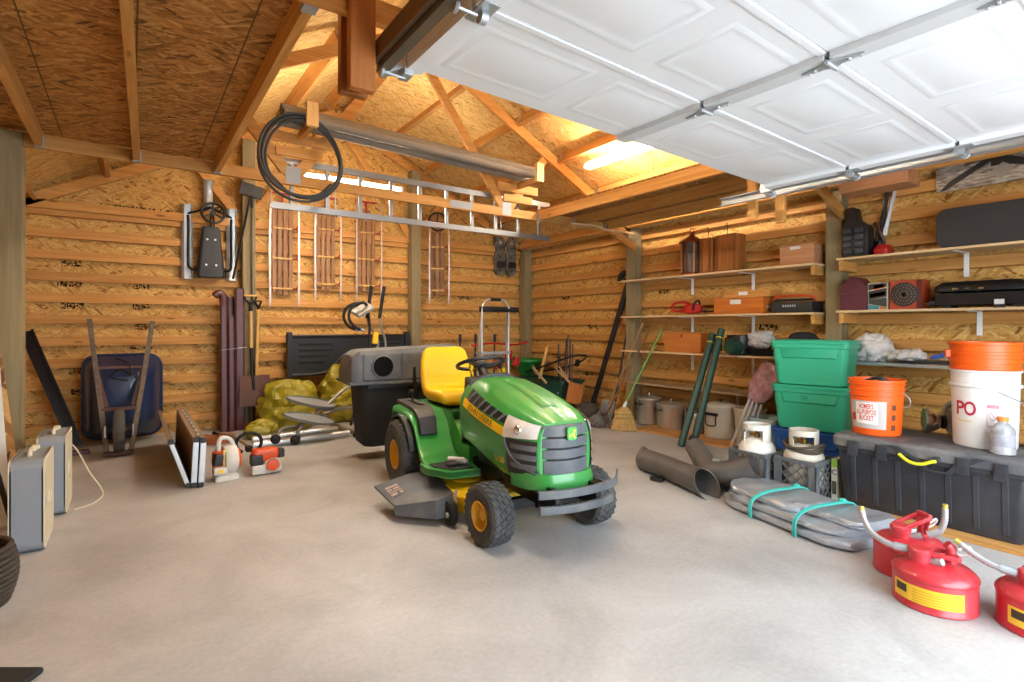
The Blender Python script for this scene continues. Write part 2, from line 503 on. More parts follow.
# illegible ink stamps on the wall sheathing
def stamp_mat():
    m = bpy.data.materials.new('panel_ink'); m.use_nodes = True
    nt = m.node_tree; N = nt.nodes; L = nt.links
    for n in list(N): N.remove(n)
    o = N.new('ShaderNodeOutputMaterial'); mix = N.new('ShaderNodeMixShader'); tr = N.new('ShaderNodeBsdfTransparent'); df = N.new('ShaderNodeBsdfDiffuse')
    df.inputs[0].default_value = (*hexc('#3a2814'), 1)
    tc = N.new('ShaderNodeTexCoord'); mp = N.new('ShaderNodeMapping'); mp.inputs['Scale'].default_value = (60, 60, 45)
    nz = N.new('ShaderNodeTexNoise'); nz.inputs['Scale'].default_value = 1.0; nz.inputs['Detail'].default_value = 3
    L.new(tc.outputs['Object'], mp.inputs[0]); L.new(mp.outputs[0], nz.inputs['Vector'])
    mr = N.new('ShaderNodeMath'); mr.operation = 'GREATER_THAN'; mr.inputs[1].default_value = 0.52; L.new(nz.outputs['Fac'], mr.inputs[0])
    m2 = N.new('ShaderNodeMath'); m2.operation = 'MULTIPLY'; m2.inputs[1].default_value = 0.75; L.new(mr.outputs[0], m2.inputs[0])
    L.new(m2.outputs[0], mix.inputs[0]); L.new(tr.outputs[0], mix.inputs[1]); L.new(df.outputs[0], mix.inputs[2]); L.new(mix.outputs[0], o.inputs[0])
    return m


M_ink = stamp_mat()
for x, z, w, h in ((-.50, 1.975 - .11, .17, .085), (-.51, 1.645, .2, .07), (-.49, 1.425, .19, .085), (.10, 1.645, .16, .07), (.10, 1.425, .16, .085), (.12, 1.20, .16, .07), (.10, .96, .2, .03),
                   (.05, 2.475, .62, .075), (.78, 2.585, .2, .05), (4.2, 1.645, .2, .05), (-.42, .74, .2, .07), (-.40, .52, .2, .06)):
    MB().box(x - w / 2, x + w / 2, YB + .0275, YB + .0295, z - h / 2, z + h / 2).build('ink_stamp', M_ink, wb)
for y, z in ((6.2, 1.645), (5.6, 1.20), (5.0, 1.86), (4.35, 1.645), (3.6, .96), (6.4, .74), (3.0, 1.2), (5.7, .52)):
    MB().box(XR + .0275, XR + .0295, y - .1, y + .1, z - .035, z + .035).build('ink_stamp', M_ink, wr)

# timber posts
for x0, y0, zt, lab in ((1.075, 6.96, roof_z(1.1) - .2, 'greenish timber post behind the brown downspouts and the shovel'),
                        (3.23, 6.96, roof_z(3.3) - .2, 'greenish timber post between the third and fourth hanging sleds'),
                        (5.22, 6.96, EAVE - .02, 'greenish timber post in the far corner of the walls'),
                        (5.22, 4.64, EAVE - .02, 'greenish timber post at the far end of the shelves'),
                        (5.22, 2.20, EAVE - .02, 'greenish timber post between the two bays of shelves'),
                        (-.71, 4.66, EAVE - .02, 'greenish timber post at the left edge of the picture')):
    struct(MB().box(x0, x0 + .14, y0, y0 + .14, 0, zt).build('timber_post', M_post, bevel=.006), lab, 'post')

# roof sheathing and purlins
def slope_slab(x0, x1, z0, z1, t=.02):
    return [(x0, z0), (x1, z1), (x1, z1 + t), (x0, z0 + t)]


rl = struct(MB().prism(slope_slab(XL - .02, XM, EAVE, RIDGE), 'y', YF, YB + .05).build('ceiling', M_osb_roof), 'left slope of the strand board roof deck', 'ceiling')
rr = struct(MB().prism(slope_slab(XM, XR + .05, RIDGE, EAVE - .0162), 'y', YF, YB + .05).build('ceiling', M_osb_roof), 'right slope of the strand board roof deck', 'ceiling')
TR_Y = (-0.2, 2.02, 4.73, 7.06)
CH_B, CH_T = 2.385, 2.475
for side, par in ((-1, rl), (1, rr)):
    for k in range(6):
        d = 0.12 + k * 0.575
        x = XM + side * d
        z = roof_z(x) - .075
        for a, b in ((TR_Y[0], TR_Y[1]), (TR_Y[1], TR_Y[2]), (TR_Y[2], TR_Y[3])):
            p, q = (x, a + .022, z), (x, b - .022, z)
            up = Vector((side * SLOPE, 0, 1)).normalized()
            m = MB(); m.bar(p, q, .04, .14, up)
            m.build('purlin', M_fir_y, par, bevel=.003)
            h = MB()
            h.bar((x, b - .07, z), (x, b - .021, z), .046, .09, up)
            h.build('joist_hanger', M_galv, par)

# roof trusses
def truss(y, label):
    t = thing('roof_truss', label, 'roof truss', (XM, y, CH_B)); t['kind'] = 'structure'
    def piece(n, p, q, w=.09, off=0.0):
        p = Vector(p); q = Vector(q); d = (q - p).normalized(); u = Vector((0, 1, 0)).cross(d)
        MB().bar((p.x, y + off, p.z), (q.x, y + off, q.z), .04, w, u).build(n, M_fir_x, t, bevel=.003, world=True)
    piece('bottom_chord', (XL + .03, 0, CH_B + .045), (XR - .14, 0, CH_B + .045))
    dz = .15 + .055
    piece('top_chord', (XL + .02, 0, roof_z(XL) - dz + .1), (XM, 0, RIDGE - dz), .11)
    piece('top_chord', (XR - .02, 0, roof_z(XR) - dz + .1), (XM, 0, RIDGE - dz), .11)
    for s, nx in ((-1, 1.15), (1, 3.42)):
        nx = XM + s * 1.09
        piece('web', (nx - s * .02, 0, CH_T - .02), (XM + s * .03, 0, RIDGE - .3))
        piece('web', (nx + s * .02, 0, CH_T - .02), (XM + s * 1.62, 0, roof_z(XM + s * 1.62) - .24))
        if y < 6: MB().box(nx - .06, nx + .06, y - .0225, y + .0225, CH_B + .01, CH_T + .06).build('nail_plate', plain('dull_galv', '#96999b', .6, .3), t, world=True)
    return t


truss(TR_Y[3] + .02, 'wooden roof truss against the back gable wall')
tr_mid = truss(TR_Y[2], 'wooden roof truss in mid room that carries the pipes and the ladder')
MB().box(2.60, 2.86, 4.706, 4.709, CH_B + .012, CH_T - .008).build('splice_plate', plain('dull_galv', '', .6, .3), tr_mid, world=True)
truss(TR_Y[1], 'wooden roof truss above the raised garage door')
truss(TR_Y[0], 'wooden roof truss nearest to the camera')

# lofts: joists on the truss chords with strand board on top
def loft(label, x0, x1, joists, mat, zoff=0.0):
    ya, yb = TR_Y[1], TR_Y[2]
    lf = struct(MB().box(x0, x1, ya - .02, yb + .02, CH_T + .016, CH_T + .034).build('loft_deck', mat), label, 'loft')
    for x in joists:
        dx = -.06 if abs(x - .037) < .01 else 0
        MB().bar((x + dx, ya + .022, (CH_B + CH_T + .015) / 2), (x, yb - .022, (CH_B + CH_T + .015) / 2), .04, CH_T + .015 - CH_B).build('loft_joist', M_fir_y, lf, bevel=.003)
        for y, d in ((ya + .0215, 1), (yb - .0215, -1)):
            if d > 0: x = x + dx
            else: x = x - dx
            MB().box(x - .026, x + .026, min(y, y + d * .05), max(y, y + d * .05), CH_B - .004, CH_B + .07).build('joist_hanger', M_galv, lf)
    return lf


loft('storage loft of strand board over the left side', XL + .02, .565, (-.49, .037, .545), M_osb_loft)
loft('storage loft of rough plywood along the right eave', 3.71, 4.80, (3.73, 4.25, 4.76), M_ply_rough)
# near left storage deck continues towards the camera
lf0 = struct(MB().box(XL + .02, .565, TR_Y[0], TR_Y[1] - .03, CH_T + .016, CH_T + .034).build('loft_deck', M_osb_loft), 'near end of the left strand board storage loft', 'loft')
for x in (-.49, .037, .545):
    MB().box(x - .02, x + .02, TR_Y[0] + .022, TR_Y[1] - .022, CH_B, CH_T + .015).build('loft_joist', M_fir_y, lf0, bevel=.003)
# knee braces at the shelf posts
for y in (4.71, 2.27):
    o = MB().bar((5.21, y - .09, 2.20), (4.72, y - .09, CH_B + .02), .04, .09, (1, 0, 1)).build('knee_brace', M_fir_x, bevel=.003)
    struct(o, 'short slanted wooden brace at the %s shelf post' % ('far' if y > 4 else 'near'), 'brace')
# ------------------------------------------------------------------ raised garage door, tracks, hanger
DX0, DX1, DZ = 0.89, 3.60, 2.212
gd = thing('garage_door', 'white raised-panel garage door in its open overhead position', 'garage door', ((DX0 + DX1) / 2, 1.0, DZ))
gd['kind'] = 'thing'
SEC = 0.53
pw = (DX1 - DX0)
for i in range(4):
    y1 = 1.99 - i * SEC; y0 = y1 - SEC + .0015
    sec = MB().box(DX0, DX1, y0, y1, DZ - .006, DZ + .045).build('door_section', M_white_door, gd, bevel=.004, world=True)
    # pressed panels: a low rounded moulding around a raised field
    nP = 4
    for k in range(nP):
        xa = DX0 + .05 + (pw - .1) * k / nP + .06; xb = DX0 + .05 + (pw - .1) * (k + 1) / nP - .06
        ya, yb = y0 + .09, y1 - .09
        def ring(d, z): return [(xa + d, ya + d, z), (xb - d, ya + d, z), (xb - d, yb - d, z), (xa + d, yb - d, z)]
        f = MB(); f.loft([ring(0, DZ - .0061), ring(.014, DZ - .0095), ring(.032, DZ - .0066), ring(.045, DZ - .0065), ring(.07, DZ - .0105)], False, True)
        f.build('pressed_panel', M_white_door, sec, world=True, ang=30)
    MB().box(DX0, DX1, y0 + .004, y0 + .03, DZ - .011, DZ - .0062).build('seam_bead', M_white_door, sec, bevel=.002, world=True)
    # vertical stiffener strips
    for sx in (DX0 + .02, DX0 + pw * .455, DX1 - .06):
        if sx == DX0 + pw * .455:
            n = MB().box(sx - .04, sx + .04, y0 + .01, y1 - .01, DZ - .034, DZ - .006)
            for yy in (y0 + .05, y0 + .09, y1 - .05, y1 - .09):
                n.mi = 1; n.lathe([(.006, 0), (.006, -.004)], (sx + .028, yy, DZ - .034), n=8); n.mi = 0
            n.build('stiffener', [plain('dull_white_metal', '#c9cbcc', .45), M_galv], gd, bevel=.002, world=True)
    MB().box(DX1 - .07, DX1, y0 + .01, y1 - .01, DZ - .03, DZ - .006).build('end_stile', M_white_door, gd, bevel=.003, world=True)
    MB().box(DX0, DX0 + .07, y0 + .01, y1 - .01, DZ - .03, DZ - .006).build('end_stile', M_white_door, gd, bevel=.003, world=True)
# hinges on the seams
for i in range(1, 4):
    y = 1.99 - i * SEC
    for sx in (DX0 + pw * .455,):
        h = MB()
        h.prism([(sx - .035, y), (sx - .012, y + .045), (sx, y + .11), (sx + .012, y + .045), (sx + .035, y), (sx + .012, y - .045), (sx, y - .11), (sx - .012, y - .045)], 'z', DZ - .043, DZ - .036)
        h.tube([(sx - .04, y, DZ - .046), (sx + .04, y, DZ - .046)], .008, 8)
        for yy in (-.06, .06): h.lathe([(.008, 0), (.006, -.007)], (sx, y + yy, DZ - .043), n=8)
        h.build('hinge', M_galv, gd, world=True)
    for sx, s in ((DX1 - .035, 1), (DX0 + .035, -1)):
        h = MB()
        h.box(sx - .03, sx + .03, y - .06, y + .06, DZ - .036, DZ - .031)
        h.tube([(sx - .02, y, DZ - .05), (sx + s * .10, y, DZ - .05)], .006, 8)
        h.lathe([(.022, -.012), (.022, .012)], (sx, y, DZ - .05), 'x', 12)
        h.lathe([(.02, -.007), (.024, 0), (.02, .007)], (sx + s * .10, y, DZ - .05), 'x', 14)
        h.build('roller_hinge', M_galv, gd, world=True)
# bottom corner brackets with the lift cable ends
for sx, s in ((DX1 - .01, 1), (DX0 + .01, -1)):
    h = MB()
    h.box(sx - .02, sx + .02, 1.96, 2.03, DZ - .05, DZ + .03)
    h.bar((sx, 2.0, DZ), (sx + s * .09, 2.02, DZ - .05), .05, .02)
    h.tube([(sx, 2.0, DZ - .05), (sx + s * .10, 2.0, DZ - .05)], .006, 8)
    h.lathe([(.02, -.007), (.024, 0), (.02, .007)], (sx + s * .10, 2.0, DZ - .05), 'x', 14)
    h.build('corner_bracket', M_galv, gd, bevel=.002, world=True)


gd.rotation_euler = (0, .026, 0)


def track(x, s, y0, y1, z, label, mat):
    t = thing('door_track', label, 'door track', (x, (y0 + y1) / 2, z))
    # C-shaped rail, open towards the door
    prof = [(-.028, -.03), (.012, -.03), (.012, .03), (-.028, .03), (-.028, .026), (.008, .026), (.008, -.026), (-.028, -.026)]
    m = MB(); m.prism([(x + s * u, z + w) for u, w in prof], 'y', y0, y1)
    m.build('rail', mat, t, world=True)
    yy = y0 + 1.1
    while yy < y1:
        MB().lathe([(.007, s * .0115), (.007, s * .016)], (x, yy, z), 'x', 8).build('bolt', plain('dark_bolt', '#55565a', .4, .8), t, world=True); yy += .22
    return t


track(3.765, 1, -.5, 2.46, DZ - .047, 'galvanised steel door track on the right, nearest the shelves', M_galv)
t2 = track(.80, -1, -.5, 2.02, DZ + .02, 'dark steel door track on the left, by the hanging wooden post', plain('dull_steel', '#7d756b', .45, .8))
MB().bar((.775, -.5, DZ + .05), (.775, 2.02, DZ + .05), .02, .07).build('angle_iron', plain('rust_brown_steel', '#6d5540', .6, .4), t2, world=True)

# hanging post that carries the left track: two boards nailed together
hp = thing('track_hanger_post', 'short hanging post of two nailed boards holding the left door track', 'hanging post', (.71, 2.02, 2.1))
hp['kind'] = 'structure'
MB().box(.655, .762, 2.045, 2.085, 2.10, 3.2).build('board', M_dkbrown_wood, hp, bevel=.004, world=True)
MB().box(.662, .760, 1.955, 1.995, 2.09, 3.2).build('board', wood('orange_board_z', '#9a5a28', '#b8743a', 'z'), hp, bevel=.004, world=True)
hp2 = thing('track_hanger_post', 'pair of pale wooden drops holding the far end of the right door track', 'hanging post', (3.79, 2.25, 2.2))
hp2['kind'] = 'structure'
MB().box(3.86, 3.90, 2.23, 2.30, 2.02, 2.38).build('board', M_fir_z, hp2, bevel=.003, world=True)
MB().box(4.06, 4.10, 2.12, 2.19, 2.00, 2.38).build('board', M_fir_z, hp2, bevel=.003, world=True)

# ------------------------------------------------------------------ fluorescent lights
def tube_light(name, label, c, axis, L, tilt=0.0):
    t = thing(name, label, 'light', c, 0 if axis == 'x' else PI / 2)
    b = MB(); b.prism([(-.018, .035), (.018, .035), (.014, -.01), (-.014, -.01)], 'x', -L / 2, L / 2)
    b.build('housing', M_white_metal, t, bevel=.004)
    for s in (-1, 1): MB().box(s * (L / 2 - .03) - .012, s * (L / 2 - .03) + .012, -.052, .052, -.04, .005).build('end_socket', M_white_metal, t, bevel=.003)
    for s in (-1, 1):
        MB().tube([(-L / 2 + .03, s * .034, -.02), (L / 2 - .03, s * .034, -.02)], .014, 12).build('tube', M_glow, t)
    if tilt: t.rotation_euler = (tilt, 0, t.rotation_euler[2])
    return t


tube_light('fluorescent_light', 'glowing twin-tube fluorescent light behind the hung ladder', (1.85, 5.45, 2.68), 'x', 1.15)
tube_light('fluorescent_light', 'glowing fluorescent light under the right roof slope beside the raised door', (4.05, 3.72, 2.95), 'y', 1.15)
tube_light('fluorescent_light', 'fluorescent light added out of sight above the raised door to brighten the roof', (1.6, 2.6, 3.0), 'y', 1.15)  # added lamp, hidden by the door, to brighten the roof deck
# ================================================================== riding mower
M_green = plain('mower_green', '#2f8f3a', 0.32, dirt=0.28, dirtcol='#7f9a78', scale=5, var=.05, coat=.3)
M_yellow = plain('mower_yellow', '#f2c410', 0.38, dirt=0.12, dirtcol='#c9a43a', scale=6, var=.04)
M_yellow_rim = plain('rim_yellow', '#d9a414', 0.5, dirt=0.4, dirtcol='#8a6a2a', scale=12)
M_tire = plain('tire_rubber', '#3a3b3c', 0.85, dirt=0.5, dirtcol='#6e6a64', scale=14, var=.15)
M_grille = plain('grille_grey', '#565a60', 0.55, dirt=0.45, dirtcol='#8b8780', scale=9)
M_deckgrey = plain('chute_grey', '#4a4f57', 0.5, dirt=0.55, dirtcol='#7e7a72', scale=7)
M_lens = plain('hazed_lens', '#e2dcd6', 0.15, dirt=0.5, dirtcol='#b3a79c', scale=22, coat=.8)
M_dark_pl = plain('dark_grey_plastic', '#232528', 0.45, dirt=0.1, dirtcol='#5d5a55')
M_bagcloth = plain('bag_cloth', '#15171a', 0.8, dirt=0.15, dirtcol='#35363a', bump=.2, scale=12)
M_white_txt = plain('white_print', '#e6e2da', 0.6)
M_yel_txt = plain('yellow_print', '#f0c93a', 0.5)


def text_verts(txt, size, font_shear=0.0, width=None):
    """flat mesh data (verts, faces) of a line of lettering, origin at its centre, in the xy plane"""
    cu = bpy.data.curves.new('lettering', 'FONT'); cu.body = txt; cu.size = size; cu.align_x = 'CENTER'; cu.align_y = 'CENTER'; cu.shear = font_shear; cu.resolution_u = 3; cu.offset = size * .018
    o = bpy.data.objects.new('lettering', cu); COL.objects.link(o)
    dg = bpy.context.evaluated_depsgraph_get()
    me = bpy.data.meshes.new_from_object(o.evaluated_get(dg))
    v = [tuple(p.co) for p in me.vertices]; f = [tuple(p.vertices) for p in me.polygons]
    bpy.data.objects.remove(o); bpy.data.curves.remove(cu); bpy.data.meshes.remove(me)
    if width and v:
        w = max(p[0] for p in v) - min(p[0] for p in v); k = width / w
        v = [(p[0] * k, p[1], 0) for p in v]
    return v, f


def put_text(mb, txt, size, c, right, up, lift=0.0, width=None, shear=0.0):
    """lettering laid on a plane through c spanned by right / up"""
    v, f = text_verts(txt, size, shear, width)
    c = Vector(c); r = Vector(right).normalized(); u = Vector(up).normalized(); n = r.cross(u)
    return mb.add([c + r * p[0] + u * p[1] + n * lift for p in v], f)


mower = thing('riding_mower', 'green and yellow riding lawn mower with a yellow seat, parked in mid floor', 'riding mower', (2.09, 3.67, 0), -.11)
mower['category'] = 'lawn tractor'


def wheel(cx, cy, r, w, rim_r, s, steer=0.0):
    """tire with turf lugs; s = side of the outer face"""
    m = MB()
    hw = w / 2
    m.lathe([(rim_r, -hw * .8), (rim_r + .02, -hw * .95), (r * .86, -hw), (r * .965, -hw * .86), (r * .985, -hw * .5), (r * .985, hw * .5), (r * .965, hw * .86), (r * .86, hw), (rim_r + .02, hw * .95), (rim_r, hw * .8), (rim_r * .96, hw * .4), (rim_r * .96, -hw * .4), (rim_r, -hw * .8)], (0, 0, 0), 'x', 40, open0=True, open1=True)
    n = int(2 * PI * r / .042)
    for k in range(n):
        for row, off in ((-.66, 0), (-.22, .5), (.22, 0), (.66, .5)):
            a = 2 * PI * (k + off) / n
            rr = r * (.985 if abs(row) < .5 else .968)
            d = Vector((0, math.cos(a), math.sin(a)))
            M = Matrix((Vector((1, 0, 0)), Vector((0, -math.sin(a), math.cos(a))), d)).transposed()
            tw = Matrix.Rotation(.5 * (1 if int(row * 10) % 2 else -1), 3, 'Z')
            m.obox(d * rr + Vector((row * hw, 0, 0)), (hw * .38, .024, .012), M @ tw)
    M = Matrix.Translation((cx, cy, r)) @ Matrix.Rotation(steer, 4, 'Z')
    m.xf(M)
    t = m.build('tire', M_tire, mower, ang=30)
    h = MB()
    f = s
    h.lathe([(rim_r + .004, f * hw * .92), (rim_r - .008, f * hw * .9), (rim_r - .014, f * hw * .55), (rim_r * .62, f * hw * .30), (rim_r * .5, f * hw * .34), (.034, f * hw * .38), (.030, f * hw * .62), (.012, f * hw * .66), (.0, f * hw * .66)], (0, 0, 0), 'x', 28, open0=True)
    h.lathe([(rim_r * .96, -f * hw * .7), (rim_r * .5, -f * hw * .3), (0, -f * hw * .3)], (0, 0, 0), 'x', 20, open0=True)
    for k in range(5):
        a = 2 * PI * k / 5
        h.lathe([(.007, f * hw * .34), (.007, f * hw * .44)], (0, rim_r * .55 * math.cos(a), rim_r * .55 * math.sin(a)), 'x', 6)
    h.xf(M)
    h.build('wheel_hub', M_yellow_rim, t)
    return t


wheel(-.41, 0, .255, .21, .105, -1)
wheel(.41, 0, .255, .21, .105, 1)
wheel(-.345, -1.24, .168, .145, .078, -1, .10)
wheel(.345, -1.24, .168, .145, .078, 1, .10)

# --- hood: lofted from stations along y
HST = [  # y, bottom z, half width, shoulder half width, shoulder z, top z
    (-.63, .47, .255, .205, .80, .865),
    (-.80, .46, .275, .215, .79, .865),
    (-1.0, .42, .280, .218, .765, .83),
    (-1.2, .375, .268, .212, .73, .785),
    (-1.36, .35, .235, .185, .70, .735),
    (-1.44, .345, .195, .155, .68, .703),
    (-1.475, .345, .165, .132, .665, .682)]


def hst(y):
    for a, b in zip(HST, HST[1:]):
        if y <= a[0] and y >= b[0]:
            t = (a[0] - y) / (a[0] - b[0]); return [p + (q - p) * t for p, q in zip(a, b)]
    return HST[0] if y > HST[0][0] else HST[-1]


def hood_half(y, k=6):
    _, bz, w, sw, sz, tz = hst(y)
    c = [(w * .88, bz), (w * .97, bz + .07), (w, bz + (sz - bz) * .45), (w * .97, bz + (sz - bz) * .75), (sw, sz), (sw * .72, sz + (tz - sz) * .72), (sw * .35, tz - .005), (0, tz)]
    return [(p.x, p.y) for p in smooth_path([(a, b, 0) for a, b in c], k)]


def hood_pt(y, z, side=-1, off=0.0):
    h = hood_half(y)
    for (x0, z0), (x1, z1) in zip(h, h[1:]):
        if z0 <= z <= z1 and z1 > z0:
            t = (z - z0) / (z1 - z0); x = x0 + (x1 - x0) * t
            n = Vector((z1 - z0, 0, -(x1 - x0))).normalized()
            dx = (hst(y - .02)[2] - hst(y + .02)[2]) / .04
            n = Vector((n.x, dx * .9 if dx < 0 else 0, n.z)).normalized()
            return (side * (x + n.x * off), y + n.y * off, z + n.z * off)
    x, zz = h[-1] if z > h[-1][1] else h[0]
    return (side * (x + off), y, z)


ys = [-.63, -.72, -.80, -.9, -1.0, -1.1, -1.2, -1.28, -1.36, -1.40, -1.44, -1.475]
rings = []
for y in ys:
    h = hood_half(y)
    rings.append([(-x, y, z) for x, z in h] + [(x, y, z) for x, z in reversed(h[:-1])])
hood = MB().loft(rings).build('hood', M_green, mower, ang=50)
# center crease of the hood
MB().grid(lambda u, v: (lambda y: (((u - .5) * .10), y, hst(y)[5] + .006 * (1 - abs(2 * u - 1)) + .0015))(-.86 - v * .46), 6, 14).build('hood_crease', M_green, hood, ang=60)
# green chin under the grille
ch = MB()
prof = []
for y, w, z0, z1 in ((-1.30, .24, .335, .40), (-1.42, .215, .325, .41), (-1.50, .165, .325, .42), (-1.535, .10, .328, .415), (-1.545, 0, .33, .412)):
    prof.append((y, w, z0, z1))
pts_o = [(-w, y) for y, w, a, b in prof] + [(w, y) for y, w, a, b in reversed(prof[:-1])]
ch.loft([[(x, y, .33) for x, y in pts_o], [(x * 1.01, y - .004, .37) for x, y in pts_o], [(x * .98, y + .008, .415) for x, y in pts_o]])
ch.build('chin', M_green, hood, ang=45)
# grille: curved block with shelf-like bars and dark slots
g = MB()
def gx(u): return u * .15
def gy(u): return -1.525 + .05 * u * u
NU = 10
us = [-1 + 2 * i / NU for i in range(NU + 1)]
def gband(z0, z1, out0, out1, wz=1.0):
    f = [[(gx(u) * wz, gy(u) - out0 + .0, z0) for u in us] + [(gx(u) * wz, -1.44, z0) for u in reversed(us)],
         [(gx(u) * wz, gy(u) - out1, z1) for u in us] + [(gx(u) * wz, -1.44, z1) for u in reversed(us)]]
    g.loft(f)
gband(.612, .668, .0, -.012, 1.0)
gband(.552, .602, .002, .0, 1.0); gband(.494, .542, .004, .002, .98); gband(.410, .484, .004, .004, .96)
g.mi = 1
gband(.41, .66, -.016, -.016, .96)
g.build('grille', [M_grille, M_black], hood, bevel=.003)
# side louvres of the grille, wrapping the corner under the headlight
for side in (-1, 1):
    m = MB()
    m.grid(lambda u, v: hood_pt(-1.27 - .195 * u, .42 + .165 * v - .03 * (1 - u) * (1 - v) + .0 * u, side, .006), 8, 6)
    m.build('side_grille', M_dark_pl, hood, ang=60)
    for k in range(3):
        mm = MB()
        zz = .45 + .05 * k
        mm.grid(lambda u, v: hood_pt(-1.31 - .16 * u, zz + (v - .5) * .026, side, .010 + .014 * u * (1 - v)), 8, 3)
        mm.build('louvre', M_grille, hood, ang=60)
    # frame line of the side grille
    MB().tube([hood_pt(-1.26 - .0 * i - .20 * (i / 8) ** 2, .585 - .17 * (i / 8), side, .008) for i in range(9)], .008, 8).build('grille_frame', M_grille, hood)
    # headlight
    hl = MB()
    hl.grid(lambda u, v: hood_pt(-1.25 - .215 * u, (.588 + .010 * u) + v * (.112 - .045 * u), side, .014 + .012 * math.sin(PI * u) * math.sin(PI * v)), 12, 8)
    hl.build('headlight', M_lens, hood, ang=60)
    MB().ball(hood_pt(-1.36, .635, side, .008), .03, 12, 6).build('lamp_reflector', M_chrome, hood)
    # vent band with slats, then the yellow stripe with the maker's lettering
    vb = MB(); vb.grid(lambda u, v: hood_pt(-.74 - .53 * u, (.735 - .085 * u) + v * (.065 - .028 * u), side, .003), 14, 4)
    vb.build('vent_band', M_black, hood, ang=60)
    for k in range(6):
        u = .08 + k * .15
        vs = MB(); a = hood_pt(-.74 - .53 * u, .735 - .085 * u, side, .008); b = hood_pt(-.74 - .53 * (u + .07), .735 - .085 * u + .06 - .028 * u, side, .006)
        vs.bar(a, b, .014, .008, (1, 0, 0)); vs.build('vent_slat', M_grille, hood)
    st = MB(); st.grid(lambda u, v: hood_pt(-.70 - .56 * u, (.690 - .105 * u) + v * (.052 - .004 * u), side, .004), 16, 3)
    st.build('stripe', M_yellow, hood, ang=60)
    tx = MB()
    v, f = text_verts('JOHN DEERE', .046, 0, .33)
    def tomap(p):
        u = (p[0] / .56 + .48)
        if side > 0: u = 1 - u - .04
        return hood_pt(-.70 - .56 * u, (.690 - .105 * u) + .026 + p[1], side, .0055)
    tx.add([tomap(p) for p in v], f).build('lettering', plain('green_print', '#5d5f1c', .5), hood, ang=60)
    tx = MB(); v, f = text_verts('D130', .045, .1, .095)
    tx.add([hood_pt((-1.20 - p[0]) if side < 0 else (-1.20 + p[0]), .45 + p[1], side, .0035) for p in v], f).build('lettering', M_yel_txt, hood, ang=60)
# badge with a leaping deer
bd = MB(); bd.prism([(x, z) for x, z in rrect(.062, .07, .016, 4, 0, .628)], 'y', -1.543, -1.528); bd.build('badge', plain('badge_green', '#4fae46', .4), hood, bevel=.003)
bt = MB()
deer = [(-.022, .612), (-.006, .618), (.004, .614), (.016, .604), (.020, .606), (.010, .620), (.012, .634), (.018, .640), (.020, .648), (.012, .645), (.008, .652), (.004, .644), (.006, .638), (.0, .630), (-.014, .628), (-.022, .620)]
bt.prism([(x * 1.05, (z - .628) * 1.1 + .628) for x, z in deer], 'y', -1.546, -1.542)
bt.build('deer_emblem', plain('badge_yellow', '#e9e04e', .4), hood)
# dash cowl behind the hood
dc = MB(); dc.loft([[(-.20, -.64, .83), (.20, -.64, .83), (.20, -.64, .52), (-.20, -.64, .52)], [(-.17, -.52, .86), (.17, -.52, .86), (.19, -.50, .40), (-.19, -.50, .40)]])
dc.loft([[(.19 * math.cos(PI * i / 10), -.60, .79 + .09 * math.sin(PI * i / 10)) for i in range(11)], [(.21 * math.cos(PI * i / 10), -.68, .79 + .10 * math.sin(PI * i / 10)) for i in range(11)]])
dc.build('dash', M_dark_pl, mower, bevel=.012)
# steering wheel
tilt = Matrix.Rotation(math.radians(-18), 3, 'X')
sw = MB()
C = Vector((0, -.42, .935))
sw.tube([C + tilt @ Vector((.168 * math.cos(2 * PI * i / 32), .168 * math.sin(2 * PI * i / 32), 0)) for i in range(32)], .014, 8, closed=True)
sw.build('steering_wheel', M_black, mower)
swp = mower.children[-1]
hb = MB()
for a in (90, 210, 330):
    t = math.radians(a); p = C + tilt @ Vector((.16 * math.cos(t), .16 * math.sin(t), 0)); q = C + tilt @ Vector((.03 * math.cos(t), .03 * math.sin(t), -.02))
    hb.bar(q, p, .045, .014)
hb.ball(C + tilt @ Vector((0, 0, -.012)), (.075, .06, .025), 16, 6, tilt)
hb.build('steering_spokes', M_dark_pl, swp, bevel=.003)
MB().tube([C + tilt @ Vector((0, 0, -.02)), (0, -.55, .78)], [.03, .04], 10).build('steering_column', M_black, mower)
# throttle levers
for x in (-.11, .12):
    lv = MB(); lv.tube([(x, -.54, .84), (x, -.50, .90)], .006, 6); lv.obox((x, -.495, .915), (.022, .03, .03), (.3, 0, 0)); lv.build('lever', M_yellow if x < 0 else M_black, mower, bevel=.003)
# seat: cushion rises into the backrest
se = MB()
def seatring(y, z, w, th, ny, nz):
    pts = []
    for i in range(20):
        a = 2 * PI * i / 20
        ca, sa = math.cos(a), math.sin(a)
        x = w * math.copysign(abs(ca) ** .45, ca); t = th * math.copysign(abs(sa) ** .7, sa)
        lift = .022 * abs(x / w) ** 3 if sa > 0 else 0
        pts.append((x, y + ny * (t + lift), z + nz * (t + lift)))
    return pts
path = [(-.225, .635, .185, .012, 0, 1), (-.215, .65, .205, .035, 0, 1), (-.16, .668, .22, .048, 0, 1), (-.05, .665, .222, .05, 0, 1), (.08, .662, .22, .05, -.15, 1), (.17, .675, .215, .05, -.5, .85), (.225, .73, .213, .045, -.9, .4), (.25, .82, .212, .04, -1, .2), (.272, .92, .205, .035, -1, .2), (.288, .99, .185, .028, -1, .2), (.295, 1.022, .15, .018, -1, .2), (.297, 1.03, .10, .006, -1, .2)]
se.loft([seatring(*p) for p in path])
se.build('seat', M_yellow, mower, ang=60)
sp = MB(); sp.box(-.17, .17, -.17, .2, .565, .62); sp.box(-.10, .10, -.1, .16, .50, .57); sp.tube([(-.14, -.12, .60), (-.14, -.25, .57), (-.08, -.27, .57)], .008, 6)
